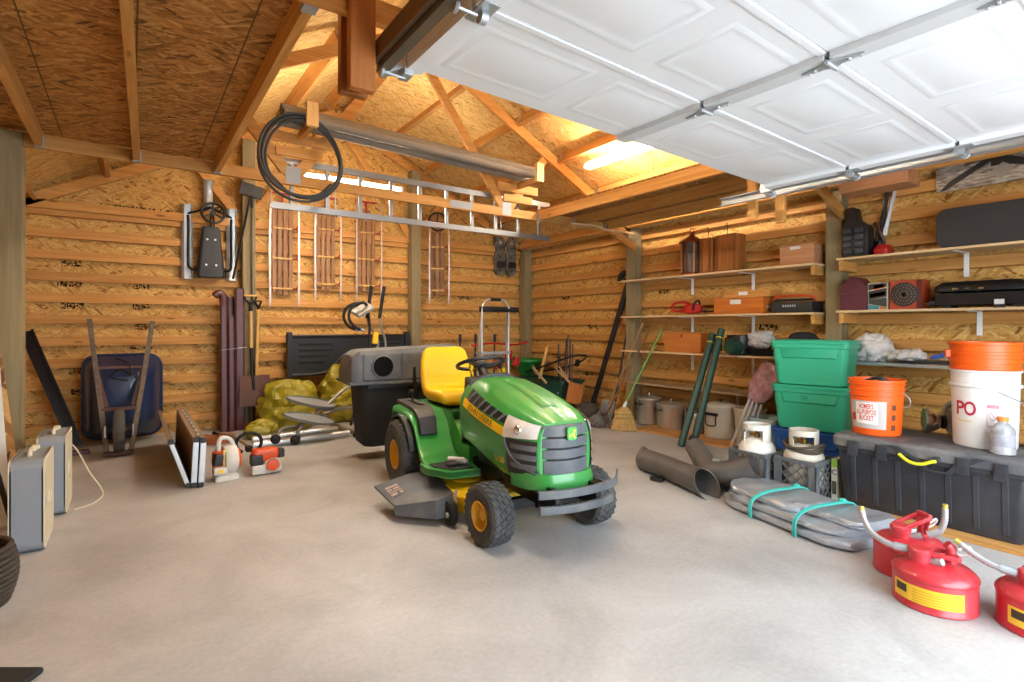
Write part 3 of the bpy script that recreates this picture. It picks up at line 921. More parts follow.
sp.build('seat_pan', M_black, mower, bevel=.01)
# fender pan: green body over the rear wheels flowing down to the footboards
fp = MB()
prof = [(.27, .53), (.25, .57), (.20, .59), (.0, .59), (-.18, .575), (-.27, .53), (-.33, .44), (-.40, .345), (-.47, .305), (-.56, .295)]
for s in (-1, 1):
    outer = [(s * .44, y, z) for y, z in prof]; inner = [(s * .20, y, z + (.02 if y > -.25 else 0)) for y, z in prof]
    top = outer + []
    v = outer + inner
    n = len(prof)
    th = .02
    low = [(x, y + .01, z - th) for x, y, z in v]
    f = [(i, i + 1, n + i + 1, n + i) for i in range(n - 1)]
    f2 = [tuple(2 * n + k for k in reversed(q)) for q in f]
    rim = list(range(n)) + list(range(2 * n - 1, n - 1, -1))
    fe = [(rim[i], rim[(i + 1) % len(rim)], 2 * n + rim[(i + 1) % len(rim)], 2 * n + rim[i]) for i in range(len(rim))]
    fp.add(v + low, f + f2 + fe)
    # skirt along the outer edge
    fp.loft([[(s * .44, y, z), (s * .446, y + .006, z - .045), (s * .432, y + .006, z - .045), (s * .425, y, z - .004)] for y, z in prof])
    # footboard, cut back towards the front
    poly = [(s * .49, -.52), (s * .49, -.64), (s * .40, -.80), (s * .20, -.83), (s * .16, -.60), (s * .16, -.50)]
    fp.prism(poly, 'z', .265, .295)
    fp.loft([[(x, y, .30) for x, y in poly[:4]] + [(x * .97, y + .012, .30) for x, y in reversed(poly[:4])], [(x * 1.0, y, .255) for x, y in poly[:4]] + [(x * .97, y + .012, .255) for x, y in reversed(poly[:4])]])
fp.box(-.20, .20, -.35, .36, .44, .60); fp.box(-.18, .18, -.62, -.35, .27, .40)
fp.loft([[(-.2, -.35, .6), (.2, -.35, .6), (.2, -.35, .3), (-.2, -.35, .3)], [(-.18, -.50, .42), (.18, -.50, .42), (.18, -.52, .28), (-.18, -.52, .28)]])
body = fp.build('body', M_green, mower, ang=35, bevel=.006)
for s in (-1, 1):
    c = MB()
    c.loft([[(s * .40, .30, .595), (s * .26, .30, .60), (s * .26, .30, .625), (s * .39, .30, .62)], [(s * .42, -.15, .585), (s * .27, -.15, .60), (s * .27, -.15, .622), (s * .41, -.15, .612)], [(s * .43, -.30, .535), (s * .29, -.30, .55), (s * .30, -.30, .575), (s * .42, -.30, .56)], [(s * .43, -.345, .44), (s * .30, -.345, .44), (s * .31, -.36, .455), (s * .42, -.36, .455)]])
    c.build('fender_console', M_dark_pl, body, bevel=.006)
    c = MB(); c.box(min(s * .34, s * .31), max(s * .34, s * .31), -.1, .18, .621, .628); c.tube([(s * .33, .1, .62), (s * .345, .08, .70)], .007, 6); c.ball((s * .345, .08, .705), .016, 10, 6); c.build('lift_lever', M_black, body)
    # rear mud flap arch
    a = MB(); a.loft([[(s * .48, .30 * math.cos(t), .25 + .30 * math.sin(t)), (s * .30, .30 * math.cos(t), .25 + .30 * math.sin(t)), (s * .30, .285 * math.cos(t), .25 + .285 * math.sin(t)), (s * .48, .285 * math.cos(t), .25 + .285 * math.sin(t))] for t in [math.radians(k) for k in range(20, 165, 12)]])
    a.build('wheel_arch', M_dark_pl, body)
    # tread pad and pedal
    MB().prism([(s * .44, -.55), (s * .44, -.64), (s * .37, -.75), (s * .22, -.77), (s * .21, -.56)], 'z', .295, .302).build('foot_mat', M_black_rub, body, bevel=.003)
    pd = MB(); pd.obox((s * .34, -.69, .325), (.07, .05, .012), (.35, 0, 0)); pd.bar((s * .34, -.69, .32), (s * .25, -.64, .27), .014, .014); pd.build('pedal', M_black, mower, bevel=.003)
# frame rails, engine bay, axle
fr = MB(); fr.box(-.15, -.11, -1.42, .1, .24, .33); fr.box(.11, .15, -1.42, .1, .24, .33); fr.box(-.15, .15, -1.44, -1.40, .22, .33)
fr.build('frame', M_black_met, mower, bevel=.004)
en = MB(); en.box(-.18, .18, -1.25, -.75, .34, .60); en.lathe([(.09, .30), (.10, .34), (.10, .44)], (0.02, -1.0, 0), n=18); en.tube([(-.16, -1.05, .36), (-.19, -1.2, .33), (-.14, -1.34, .31)], .028, 10)
en.build('engine', M_black_met, mower, bevel=.01)
ax = MB(); ax.bar((-.30, -1.24, .20), (.30, -1.24, .20), .05, .06)
for s in (-1, 1):
    ax.tube([(s * .285, -1.24, .13), (s * .285, -1.24, .28)], .02, 10); ax.tube([(s * .28, -1.24, .19), (s * .36, -1.24, .19)], .014, 10); ax.tube([(s * .27, -1.24, .26), (s * .22, -1.05, .27), (0, -.95, .28)], .009, 8)
ax.build('front_axle', M_black_met, mower, bevel=.004)
MB().tube([(-.36, 0, .25), (.36, 0, .25)], .03, 10).build('rear_axle', M_black_met, mower)
MB().box(-.18, .18, -.2, .28, .24, .45).build('transmission', M_black_met, mower, bevel=.02)
# mowing deck
dk = MB()
outl = [(-.40, -.40), (-.40, -.84), (-.33, -.95), (-.15, -1.0), (.0, -.96), (.15, -1.0), (.33, -.95), (.42, -.84), (.42, -.42), (.3, -.28), (.05, -.34), (-.2, -.28)]
dk.loft([[(x, y, .07) for x, y in outl], [(x, y, .165) for x, y in outl], [(x * .94, (y + .62) * .93 - .62, .19) for x, y in outl]])
for x, y in ((-.2, -.62), (.22, -.62)):
    dk.lathe([(.11, .19), (.10, .205), (.05, .21), (.05, .235), (0, .235)], (x, y, 0), n=20)
deck = dk.build('mower_deck', M_yellow, mower, bevel=.006)
chu = MB()
chu.loft([[(-.36, -.36, .205), (-.36, -.84, .185), (-.36, -.86, .05), (-.36, -.80, .045), (-.36, -.80, .165), (-.36, -.36, .19)],
          [(-.50, -.32, .19), (-.50, -.845, .155), (-.51, -.865, .045), (-.51, -.82, .04), (-.50, -.81, .13), (-.50, -.32, .175)],
          [(-.735, -.30, .135), (-.70, -.66, .10), (-.705, -.68, .045), (-.70, -.66, .04), (-.70, -.64, .085), (-.735, -.30, .12)]])
chu.build('discharge_chute', M_deckgrey, mower, ang=30, bevel=.004)
dl = MB()
for i, yy in enumerate((-.47, -.515, -.575)):
    p = [(-.70, yy - .0, .0), (-.62, yy - .0, .0)]
def chz(x, y):
    t = (-.50 - x) / .22; z0 = .19 - .035 * (-.32 - y) / .525; z1 = .135 - .035 * (-.30 - y) / .36
    return z0 + (z1 - z0) * t + .003
for (x0, x1, y0, y1) in ((-.69, -.61, -.40, -.43), (-.69, -.66, -.445, -.47), (-.65, -.61, -.445, -.47), (-.69, -.61, -.485, -.50), (-.685, -.645, -.515, -.555), (-.63, -.61, -.515, -.555)):
    dl.add([(x0, y0, chz(x0, y0)), (x1, y0, chz(x1, y0)), (x1, y1, chz(x1, y1)), (x0, y1, chz(x0, y1))], [(0, 1, 2, 3)])
dl.build('warning_decal', plain('worn_decal', '#b9a49a', .7, dirt=.5, dirtcol='#6e625c', scale=60), chu and mower.children[-1])
for x, y in ((-.405, -.885), (.42, -.9)):
    w_ = MB(); w_.lathe([(.02, -.018), (.055, -.022), (.071, -.018), (.075, 0), (.071, .018), (.055, .022), (.02, .018)], (x - .02, y, .076), 'x', 22)
    dw = w_.build('deck_wheel', M_black_rub, mower)
    a = MB(); a.lathe([(.018, -.032), (.018, .03)], (x - .02, y, .068), 'x', 12); a.bar((x, y, .07), (x + .03, y + .03, .20), .02, .012); a.build('wheel_axle', M_galv, dw)
# front bumper: two bowed bars and their brackets, mesh plate between
for z, w in ((.345, .245), (.265, .235)):
    m = MB(); pts = [(w * (-1 + 2 * i / 12), -1.585 - .045 * (1 - (-1 + 2 * i / 12) ** 2) + (.06 if i in (0, 12) else 0) * 0, z) for i in range(13)]
    if z > .3: pts = pts + [(.262, -1.580, z + .006), (.276, -1.572, z + .022), (.286, -1.562, z + .045)]
    m.loft([[(x, y - .012, zz - .02), (x, y + .004, zz - .024), (x, y + .004, zz + .024), (x, y - .012, zz + .02)] for x, y, zz in pts])
    m.build('bumper_bar', plain('bumper_grey', '#55585c', .5, .3, dirt=.4, dirtcol='#9a968e'), mower, bevel=.003)
bb = MB(); bb.prism([(-.20, -1.43), (.24, -1.43), (.24, -1.56), (.0, -1.62), (-.20, -1.56)], 'z', .325, .332)
for x in (-.13, .13): bb.bar((x, -1.40, .29), (x, -1.60, .30), .03, .12)
bb.build('bumper_bracket', M_black_met, mower, bevel=.003)
# --- twin rear bagger
bg = MB()
N = 14
lid = [(.80, .70), (.80, .95), (.83, .985), (1.0, 1.0), (1.2, .98), (1.33, .90), (1.36, .72)]
bg.loft([[(x, y, z - dz) for y, z in lid] for x, dz in ((-.60, .0), (-.585, 0))], True, True)
secs = []
for x, k, rise in ((-.66, .55, -.02), (-.63, .85, -.005), (-.56, 1, 0), (.0, 1, .02), (.36, 1, .035), (.42, .93, .035), (.44, .7, .03)):
    secs.append([(x, 1.06 + (y - 1.06) * k, .70 + (z - .70) * k + rise * (1 if z > .75 else 0)) for y, z in lid])
bg = MB(); bg.loft(secs)
bg.box(-.655, .44, .79, 1.37, .69, .715)
lidp = bg.build('bagger_hood', M_grille, mower, ang=35, bevel=.006)
rp = MB()
rp.loft([[(x, .797, z) for x, z in [(-.545, .72), (-.20, .72), (-.20, .97), (-.545, .965)]], [(x, .785, z) for x, z in [(-.53, .735), (-.215, .735), (-.215, .955), (-.53, .95)]]])
rp.box(-.19, .40, .79, .80, .73, .96)
rp.build('chute_panel', M_grille, lidp, bevel=.004)
MB().lathe([(.096, -.012), (.102, .0), (.096, .012), (.088, .012), (.088, -.005), (.0885, -.012), (.096, -.012)], (-.37, .775, .848), 'y', 32, open0=True, open1=True).build('chute_ring', M_grille, lidp)
MB().lathe([(.088, -.004), (.0, -.004)], (-.37, .775, .848), 'y', 32).build('chute_hole_shade', plain('hole_shade', '#060606', .9), lidp)  # near-black disc paints the shade inside the ring
for x0, x1 in ((-.55, -.09), (-.05, .40)):
    b = MB()
    def bring(z, k, dy=0.0):
        return [(x, y, z) for x, y in rrect((x1 - x0) * k, .5 * k, .06, 4, (x0 + x1) / 2, 1.06 + dy)]
    b.loft([bring(.13, .70), bring(.14, .82), bring(.22, .86), bring(.45, .93), bring(.69, 1.0)])
    b.build('grass_bag', M_bagcloth, mower, ang=35)
bf = MB()
for x in (-.08, .08): bf.bar((x, .25, .42), (x, .78, .50), .04, .04); bf.bar((x, .76, .48), (x, .82, .95), .03, .03)
bf.bar((-.5, .80, .67), (.4, .80, .67), .03, .03)
bf.build('bagger_frame', M_black_met, mower, bevel=.003)
# ================================================================== things along the back wall and overhead
from mathutils import noise as mnoise
M_slat = wood('sled_slat', '#7d5638', '#9c7450', axis='z', knots=False, rough=0.55)
M_red = plain('red_paint', '#a3242c', 0.45, dirt=.25, dirtcol='#6b2a2a')
M_run = plain('runner_steel', '#c9b8ae', 0.4, .6, dirt=.5, dirtcol='#8a4038', scale=20)
M_brown_alu = plain('brown_gutter_paint', '#54292a', 0.4, var=.08)
M_navy = plain('navy_enamel', '#1b2b50', 0.35, dirt=.2, dirtcol='#3a4358', coat=.4)
M_grey_wood = wood('grey_weathered_wood', '#5d5044', '#7e7062', axis='z', knots=False, rough=.8)
M_rust = plain('rusty_steel', '#5c423a', .6, .4, dirt=.4, dirtcol='#7a5040', scale=12)
M_handle_wood = wood('handle_wood', '#b98a44', '#dcb26a', axis='z', knots=False, rough=.45)
M_yel_bag = plain('yellow_bag', '#a0931c', .4, dirt=.6, dirtcol='#5f5a1c', scale=6, bump=.4, var=.2)
M_fan_grey = plain('fan_grey', '#8d939a', .5, var=.03)
M_cream = plain('fan_cream', '#d9cfb8', .5, var=.04)
M_orange_pl = plain('orange_plastic', '#e0531f', .42, dirt=.2, dirtcol='#8a4526')
M_white_pl = plain('white_plastic', '#d8d4cc', .45, dirt=.25, dirtcol='#8e867a')
M_foam = plain('black_foam', '#19191b', .9, bump=.3, scale=30)


def lump(c, r, amp, freq, seed, n=22, m=14, flat=None, M=None, crumple=0.20):
    """closed lumpy blob; flat = z below which it is pressed onto the ground"""
    b = MB(); b.ball((0, 0, 0), r, n, m)
    out = []
    for p in b.v:
        v = Vector(p); k = 1 + amp * mnoise.fractal(v * freq + Vector((seed, seed * 1.7, 0)), 1.0, 2.0, 3)
        v = v * k
        if M is not None: v = M @ v
        v = v + Vector(c)
        if crumple:
            d = v.normalized() if v.length > 0 else Vector((0, 0, 1))
            w = (Vector(p) * (5.0 / max(r))) * .5 + Vector((seed, 0, seed))
            v = v + (v - Vector(c)).normalized() * (max(r) * crumple * (abs(mnoise.noise(w * .8)) * 1.6 + abs(mnoise.noise(w * 1.9)) * .7 - .5))
        if flat is not None and v.z < flat: v.z = flat
        out.append(tuple(v))
    b.v = out
    return b


# ---- wooden sleds with steel runners
def sled(x, z0, w, L, n, label, rope=False, slat_top=.93, red_top=True, y=YB - .041, rz=0):
    t = thing('wooden_sled', label, 'sled', (x, y, z0), rz, 'wooden runner sleds hung on the back wall')
    sw = w * .74 / n
    for k in range(n):
        xc = -w * .37 + sw * (k + .5)
        edge = abs(k - (n - 1) / 2) / ((n - 1) / 2)
        m = MB(); m.box(xc - sw * .38, xc + sw * .38, -.135, -.12, .13 + .05 * edge, L * slat_top - .09 * edge)
        m.build('slat', M_slat, t, bevel=.004)
    for s in (-1, 1):
        pts = smooth_path([(s * w * .47, -.03, 0), (s * w * .47, -.012, .12), (s * w * .48, -.01, L * .5), (s * w * .46, -.012, L * .86), (s * w * .42, -.05, L * .97), (s * w * .36, -.12, L)], 4)
        MB().loft([[(p.x - .010, p.y - .006, p.z), (p.x + .010, p.y - .006, p.z), (p.x + .010, p.y + .006, p.z), (p.x - .010, p.y + .006, p.z)] for p in pts]).build('runner', M_run, t)
        for zz in (.16, .42, .68):
            b = MB(); b.tube([(s * w * .47, -.012, L * zz - .04), (s * w * .43, -.07, L * zz), (s * w * .30, -.115, L * zz)], .008, 6); b.tube([(s * w * .47, -.012, L * zz + .04), (s * w * .43, -.07, L * zz)], .007, 6)
            b.build('stanchion', M_red, t)
    for zz in (.16, .42, .68):
        MB().box(-w * .46, w * .46, -.119, -.10, L * zz - .012, L * zz + .012).build('crossbar', M_handle_wood, t, bevel=.004)
    MB().box(-w * .36, w * .36, -.155, -.136, L * .80 - .016, L * .80 + .016).build('steering_bar', M_handle_wood, t, bevel=.005)
    b = MB(); b.bar((-w * .42, -.13, L * .985), (w * .42, -.13, L * .985), .02, .02); b.bar((0, -.13, L * .985), (0, -.125, L * .86), .03, .012)
    b.build('bumper', M_red, t, bevel=.003)
    if rope:
        MB().tube(smooth_path([(-w * .46, -.14, L * .55), (-w * .40, -.15, L * .20 + .08), (-w * .1, -.15, L * .20), (w * .2, -.15, L * .32), (w * .3, -.15, L * .45)], 5), .005, 6).build('rope', plain('pale_rope', '#bfa16a', .9), t)
    # hung with the seat to the wall: the runners face the room
    for ch in t.children:
        for vv in ch.data.vertices: vv.co.y = -.175 - vv.co.y
        ch.data.flip_normals()
    return t


sled(1.535, 1.44, .35, 1.43, 4, 'wooden sled with red steel runners, leftmost of the hanging sleds', rope=True)
sled(2.06, 1.53, .34, 1.36, 4, 'wooden sled with red steel runners, second from the left, with a rope across its slats', rope=True)
sled(2.60, 1.53, .36, 1.38, 4, 'wooden sled with bright red struts, third from the left on the wall')
s4 = sled(3.67, 1.53, .30, 1.22, 3, 'narrow wooden sled hanging right of the post below the ladder', rz=-.25, y=YB - .085)
sw4 = MB(); sw4.tube([(.0 + .13 * math.cos(2 * PI * i / 20), -.06, 1.20 + .13 * math.sin(2 * PI * i / 20)) for i in range(20)], .013, 8, closed=True)
for a in (0, 120, 240): sw4.tube([(0, -.06, 1.2), (.13 * math.cos(math.radians(a + 90)), -.06, 1.2 + .13 * math.sin(math.radians(a + 90)))], .01, 6)
sw4.build('steering_wheel', M_black_rub, s4)

# ---- steering snow racer on the wall
t = thing('snow_racer', 'black snow racer sled with steering wheel and three silver skis, hung on the wall', 'sled', (.75, YB - .041, 1.74))
for s in (-1, 1):
    m = MB()
    pts = [(-.03, 0.0), (-.03, .05), (-.03, .78), (-.06, .86)]
    m.loft([[(s * .225 - .055, y, z), (s * .225 + .055, y, z), (s * .225 + .055, y - .012, z), (s * .225 + .03, y - .03, z), (s * .225 - .03, y - .03, z), (s * .225 - .055, y - .012, z)] for y, z in [(-.02, 0.0), (-.01, .05), (-.01, .74), (-.05, .84)]])
    m.build('ski', M_galv, t, ang=30)
    MB().tube(smooth_path([(s * .22, -.045, .72), (s * .215, -.06, .60), (s * .215, -.06, .22), (s * .20, -.07, .12), (s * .12, -.10, .10)], 4), .014, 8).build('frame_tube', M_black_met, t)
    MB().tube([(s * .22, -.05, .74), (0, -.12, .82)], .013, 8).build('front_tube', M_black_met, t)
m = MB(); m.loft([[(x - .045, y, z), (x + .045, y, z), (x + .045, y - .012, z), (x + .015, y - .03, z), (x - .015, y - .03, z), (x - .045, y - .012, z)] for x, y, z in [(-.01, -.01, .80), (-.015, -.01, .9), (-.02, -.02, 1.06), (-.02, -.07, 1.14)]])
m.build('front_ski', M_galv, t, ang=30)
m = MB(); m.loft([[(x, y, z) for x, y in ((-w, -.08), (w, -.08), (w, -.13), (w * .8, -.15), (-w * .8, -.15), (-w, -.13))] for z, w in ((.02, .125), (.04, .135), (.10, .135), (.55, .095), (.60, .085))])
m.build('seat', plain('black_vinyl', '#26262a', .55, bump=.2, scale=25), t, bevel=.01)
for x, z in ((-.05, .16), (.05, .16), (-.04, .45), (.04, .45)): MB().lathe([(.012, -.155), (.008, -.148)], (x, 0, z), 'y', 8).build('seat_bolt', M_galv, t)
m = MB(); m.tube([(.0, -.12, .60), (0, -.13, .74)], .012, 8); m.tube([(.035, -.11, .60), (.02, -.12, .76)], .01, 8); m.build('steering_post', M_black_met, t)
m = MB(); C0 = Vector((.012, -.20, .745)); m.tube([C0 + Vector((.115 * math.cos(2 * PI * i / 28), .03 * math.sin(2 * PI * i / 28), .115 * math.sin(2 * PI * i / 28))) for i in range(28)], .014, 8, closed=True)
for a in (90, 210, 330): m.bar(C0, C0 + Vector((.11 * math.cos(math.radians(a)), .03 * math.sin(math.radians(a)), .11 * math.sin(math.radians(a)))), .02, .012, (0, 1, 0))
m.lathe([(.03, -.22), (.03, -.19)], (.012, 0, .745), 'y', 14); m.build('steering_wheel', M_black, t)

# ---- long ice scraper hung at the post
t = thing('ice_scraper', 'long-handled black scraper hung head up at the post beside the snow racer', 'scraper', (1.1, 6.94, 1.74))
m = MB(); m.obox((1.16, 6.91, 2.80), (.25, .025, .15), (0, .22, 0)); m.build('scraper_head', M_black, t, bevel=.006, world=True)
MB().tube(smooth_path([(1.16, 6.90, 2.74), (1.13, 6.91, 2.62), (1.10, 6.92, 2.45), (.97, 6.94, 1.75)], 4), .012, 8).build('handle', M_black_met, t, world=True)
t = thing('broom_handle', 'thin grey tool handle standing along the post behind the shovel', 'tool handle', (1.17, 6.93, 0.0))
MB().tube([(1.185, 6.93, 0.0), (1.17, 6.93, 2.70)], .011, 8).build('shaft', plain('grey_shaft', '#6d6558', .6), t, world=True)
MB().tube([(1.17, 6.93, 2.6), (1.165, 6.93, 2.76)], .015, 8).build('grip', M_black, t, world=True)

# ---- brown downspouts
GR = 'brown downspouts leaning at the post'
def downspout(x, y, z1, label, w=.07, elbow=0):
    t = thing('downspout', label, 'downspout', (x, y, 0), 0, GR)
    prof = []
    for i in range(16):
        a = 2 * PI * i / 16
        rr = 1 if i % 2 else .90
        prof.append((math.copysign(abs(math.cos(a)) ** .5, math.cos(a)) * w / 2 * rr, math.copysign(abs(math.sin(a)) ** .5, math.sin(a)) * .03 * rr))
    m = MB(); m.loft([[(px_, py_, 0.0) for px_, py_ in prof], [(px_ + .0, py_ + .05, z1) for px_, py_ in prof]])
    m.build('pipe', M_brown_alu, t, ang=30)
    if elbow:
        e = MB(); pts = [(0, .05, z1 - .10), (0, .05, z1), (-.015, .05, z1 + .04), (-.04, .045, z1 + .055), (-.07, .04, z1 + .045), (-.085, .04, z1 + .025)]
        e.tube(smooth_path(pts, 4), [.044] * 21, 12, up=(0, 1, 0), flat=.8); e.build('elbow', M_brown_alu, t)
        MB().tube([(-.0855, .04, z1 + .026), (-.090, .04, z1 + .02)], .037, 12).build('elbow_mouth_shade', plain('mouth_shade', '#0c0808', .9), t)  # dark disc over the closed elbow end, painted as its shaded inside
    return t


downspout(.872, 6.88, 1.52, 'brown downspout with an elbow on top, leftmost of the bundle', .075, 1)
downspout(.945, 6.86, 1.32, 'short brown downspout in the middle of the bundle', .065)
downspout(1.035, 6.88, 1.64, 'tall wide brown downspout next to the shovel', .105)
downspout(.955, 6.99, 1.55, 'brown downspout half hidden behind the short one', .07)
tag(MB().tube([(.82, 6.845, .93), (.95, 6.82, .945), (1.10, 6.84, .96)], .004, 6).build('tie_wire', M_galv), 'thin wire tied around the brown downspouts', 'wire')

# ---- square shovel with D handle, and a fork behind it
t = thing('square_shovel', 'square-bladed brown shovel with a D handle standing against the post', 'shovel', (1.18, 6.84, .27))
m = MB(); m.grid(lambda u, v: (1.185 + (u - .5) * (.34 - .02 * v), 6.78 + .05 * abs(2 * u - 1) ** 2 * 0 + .05 * v + .03 * (1 - abs(2 * u - 1)) * 0 - .02 * math.cos(PI * (2 * u - 1)) * .5, .28 + .35 * v), 10, 6, (0, -.004, 0))
m.build('blade', M_rust, t, ang=60, world=True)
m = MB(); m.tube([(1.17, 6.80, .46), (1.155, 6.835, .66), (1.15, 6.85, .95)], [.016, .022, .02], 10); m.build('socket', M_black_met, t, world=True)
MB().tube([(1.15, 6.85, .90), (1.145, 6.87, 1.42)], .019, 10).build('handle', M_handle_wood, t, world=True)
m = MB(); m.tube([(1.147, 6.87, 1.38), (1.145, 6.872, 1.46)], .022, 10); m.tube([(1.145, 6.872, 1.45), (1.085, 6.875, 1.53), (1.085, 6.876, 1.56)], .010, 8); m.tube([(1.145, 6.872, 1.45), (1.205, 6.875, 1.53), (1.205, 6.876, 1.56)], .010, 8)
m.build('yoke', M_black_met, t, world=True)
MB().tube([(1.075, 6.876, 1.56), (1.215, 6.876, 1.56)], .014, 10).build('grip', M_handle_wood, t, world=True)
t = thing('garden_fork', 'second D-handled tool with a wooden shaft standing behind the square shovel', 'garden fork', (1.24, 6.9, 0))
MB().tube([(1.21, 6.91, .4), (1.235, 6.925, 1.40)], .018, 10).build('handle', M_handle_wood, t, world=True)
m = MB(); m.tube([(1.235, 6.925, 1.34), (1.235, 6.925, 1.42), (1.20, 6.925, 1.50)], .012, 8); m.tube([(1.235, 6.925, 1.42), (1.272, 6.925, 1.50)], .012, 8); m.tube([(1.195, 6.925, 1.50), (1.277, 6.925, 1.50)], .012, 8)
m.build('yoke', M_black_met, t, world=True)
m = MB(); m.tube([(1.21, 6.91, .45), (1.205, 6.905, .28)], .018, 8); m.bar((1.13, 6.90, .27), (1.28, 6.90, .27), .012, .02)
for k in range(4): m.tube([(1.135 + .046 * k, 6.90, .27), (1.14 + .043 * k, 6.885, 0.0)], .006, 6)
m.build('tines', M_black_met, t, world=True)

# ---- navy gutter leaning in the left
t = thing('gutter_length', 'dark navy metal channel leaning slantwise at the left end of the back wall', 'gutter', (-.42, 6.85, 0))
m = MB(); p = Vector((-.43, 6.80, .02)); q = Vector((-.83, 7.03, 1.15)); d = (q - p).normalized(); u = Vector((1, .1, .3)); u = (u - d * u.dot(d)).normalized(); v = d.cross(u)
if v.y > 0: v = -v
sec = [(-.055, 0), (-.055, .05), (-.045, .05), (-.04, .012), (.03, .012), (.035, .05), (.055, .05), (.055, 0)]
m.loft([[c + u * a + v * b for a, b in sec] for c in (p, q)])
m.build('channel', plain('dark_navy_metal', '#12141c', .25, .2, coat=.5), t, world=True, ang=30)
tag(MB().obox((-.40, 6.45, .018), (.17, .09, .036), (0, 0, .2)).build('maroon_brick', M_brown_alu, bevel=.006), 'small maroon block on the floor by the wheelbarrow wheel', 'block')

# ---- wheelbarrow standing on its nose against the wall
t = thing('wheelbarrow', 'dark blue wheelbarrow stood on its nose against the back wall, wheel towards the room', 'wheelbarrow', (-.07, 6.4, 0))
def wring(y, x0, x1, z0, z1, r):
    return [(x, y, z) for x, z in rrect(x1 - x0, z1 - z0, r, 5, (x0 + x1) / 2, (z0 + z1) / 2)]
m = MB(); m.loft([wring(6.93, -.39, .27, .05, .90, .12), wring(6.91, -.385, .265, .055, .895, .12), wring(6.70, -.31, .18, .14, .80, .10), wring(6.62, -.24, .11, .22, .72, .09), wring(6.61, -.20, .07, .26, .68, .08)], False, True)
m.loft([wring(6.93, -.385, .265, .055, .895, .12), wring(6.72, -.30, .17, .15, .79, .10), wring(6.63, -.23, .10, .23, .71, .09)], False, True)
tr_ = m.build('tray', M_navy, t, world=True, ang=35)
m = MB(); rim = wring(6.925, -.395, .275, .045, .905, .125); m.tube(rim, .013, 8, closed=True); m.build('rim', M_navy, tr_, world=True)
for a, b in (((-.33, 6.72, 1.27), (-.175, 6.12, .05)), ((.19, 6.72, 1.25), (.005, 6.12, .05))):
    MB().bar(a, b, .042, .042, (1, 0, 0)).build('handle', M_grey_wood, t, bevel=.005, world=True)
for a, b, w_, h_ in (((-.27, 6.50, .80), (.12, 6.50, .80), .03, .025), ((-.225, 6.30, .42), (.055, 6.30, .42), .05, .03), ((-.20, 6.12, .035), (.03, 6.12, .035), .07, .03)): MB().bar(a, b, w_, h_).build('brace', M_rust, t, bevel=.003, world=True)
for s in (0, 1):
    x0 = -.29 + s * .42; MB().bar((x0, 6.52, .84), (x0 + (.10 if s == 0 else -.10), 6.33, .44), .008, .05, (1, 0, 0)).build('brace', M_rust, t, bevel=.003, world=True)
m = MB(); m.lathe([(.12, -.03), (.15, -.045), (.185, -.04), (.20, -.015), (.20, .015), (.185, .04), (.15, .045), (.12, .03)], (-.085, 6.16, .235), 'x', 30, open0=True, open1=True); m.build('tire', plain('grey_tire', '#4c4742', .85, dirt=.4, dirtcol='#6e665c', scale=14), t, world=True)
m = MB(); m.lathe([(.125, -.03), (.05, -.01), (.03, -.05), (.03, .05), (.05, .01), (.125, .03)], (-.085, 6.16, .235), 'x', 24); m.tube([(-.19, 6.16, .235), (.02, 6.16, .235)], .01, 8); m.build('wheel_hub', M_rust, t, world=True)
for x in (-.19, .02): MB().obox((x, 6.15, .235), (.015, .06, .10)).build('axle_bracket', M_galv, t, bevel=.003, world=True)
tag(MB().tube(smooth_path([(-.12, 6.66, .88), (-.02, 6.50, .84), (.0, 6.50, .72), (-.08, 6.55, .78), (-.15, 6.58, .70), (-.02, 6.57, .66)], 5), .008, 6).build('strap', M_black_rub), 'dark strap draped over the blue wheelbarrow', 'strap')

# ---- folded aluminium camp table on edge
t = thing('folding_table', 'folded brown table with aluminium edges standing on its side', 'folding table', (.36, 4.63, 0))
def leaf(xb, xt, y0, y1, h, name, th=.026):
    d = Vector((xt - xb, 0, h)); n = Vector((d.z, 0, -d.x)).normalized() * (th / 2)
    c = [Vector((xb, 0, .005)) - n, Vector((xb, 0, .005)) + n, Vector((xt, 0, h)) + n, Vector((xt, 0, h)) - n]
    k = MB(); k.loft([[(p.x, y, max(p.z, .003)) for p in c] for y in (y0 + .012, y1 - .012)])
    lf = k.build(name, plain('table_brown', '#7d6146', .55, var=.1), t, world=True)
    n2 = n * 1.12
    for part, (za, zb) in (('top_edge', (.93, 1.0)), ('bottom_edge', (0.0, .07))):
        A = Vector((xb, 0, .005)) + d * za; B = Vector((xb, 0, .005)) + d * zb
        MB().loft([[(p.x, y, max(p.z, .002)) for p in (A - n2, A + n2, B + n2, B - n2)] for y in (y0, y1)]).build(part, M_alu if part != 'top_edge' else plain('dull_tan_edge', '#a08c74', .5, .3), lf, world=True, bevel=.003)
    for y in (y0, y1):
        A = Vector((xb, 0, .005)); B = A + d
        MB().loft([[(p.x, yy, max(p.z, .002)) for p in (A - n2, A + n2, B + n2, B - n2)] for yy in (y - .013, y + .013)]).build('end_edge', M_alu, lf, world=True, bevel=.003)
    cp = MB()
    for y in (y0 - .003,):
        for zz in (0.02, .97):
            p = Vector((xb, 0, .005)) + d * zz; cp.obox((p.x, y, max(p.z, .022)), (.036, .03, .036))
    cp.build('corner_cap', M_black, lf, world=True, bevel=.004)
leaf(.352, .235, 4.64, 6.35, .36, 'leaf')
leaf(.383, .400, 4.62, 6.35, .36, 'leaf', .034)
leaf(.428, .446, 4.60, 6.35, .355, 'leaf', .034)
for k in range(8): MB().obox((.423, 4.75 + k * .2, .372), (.014, .05, .006)).build('hinge', M_alu, t, world=True)

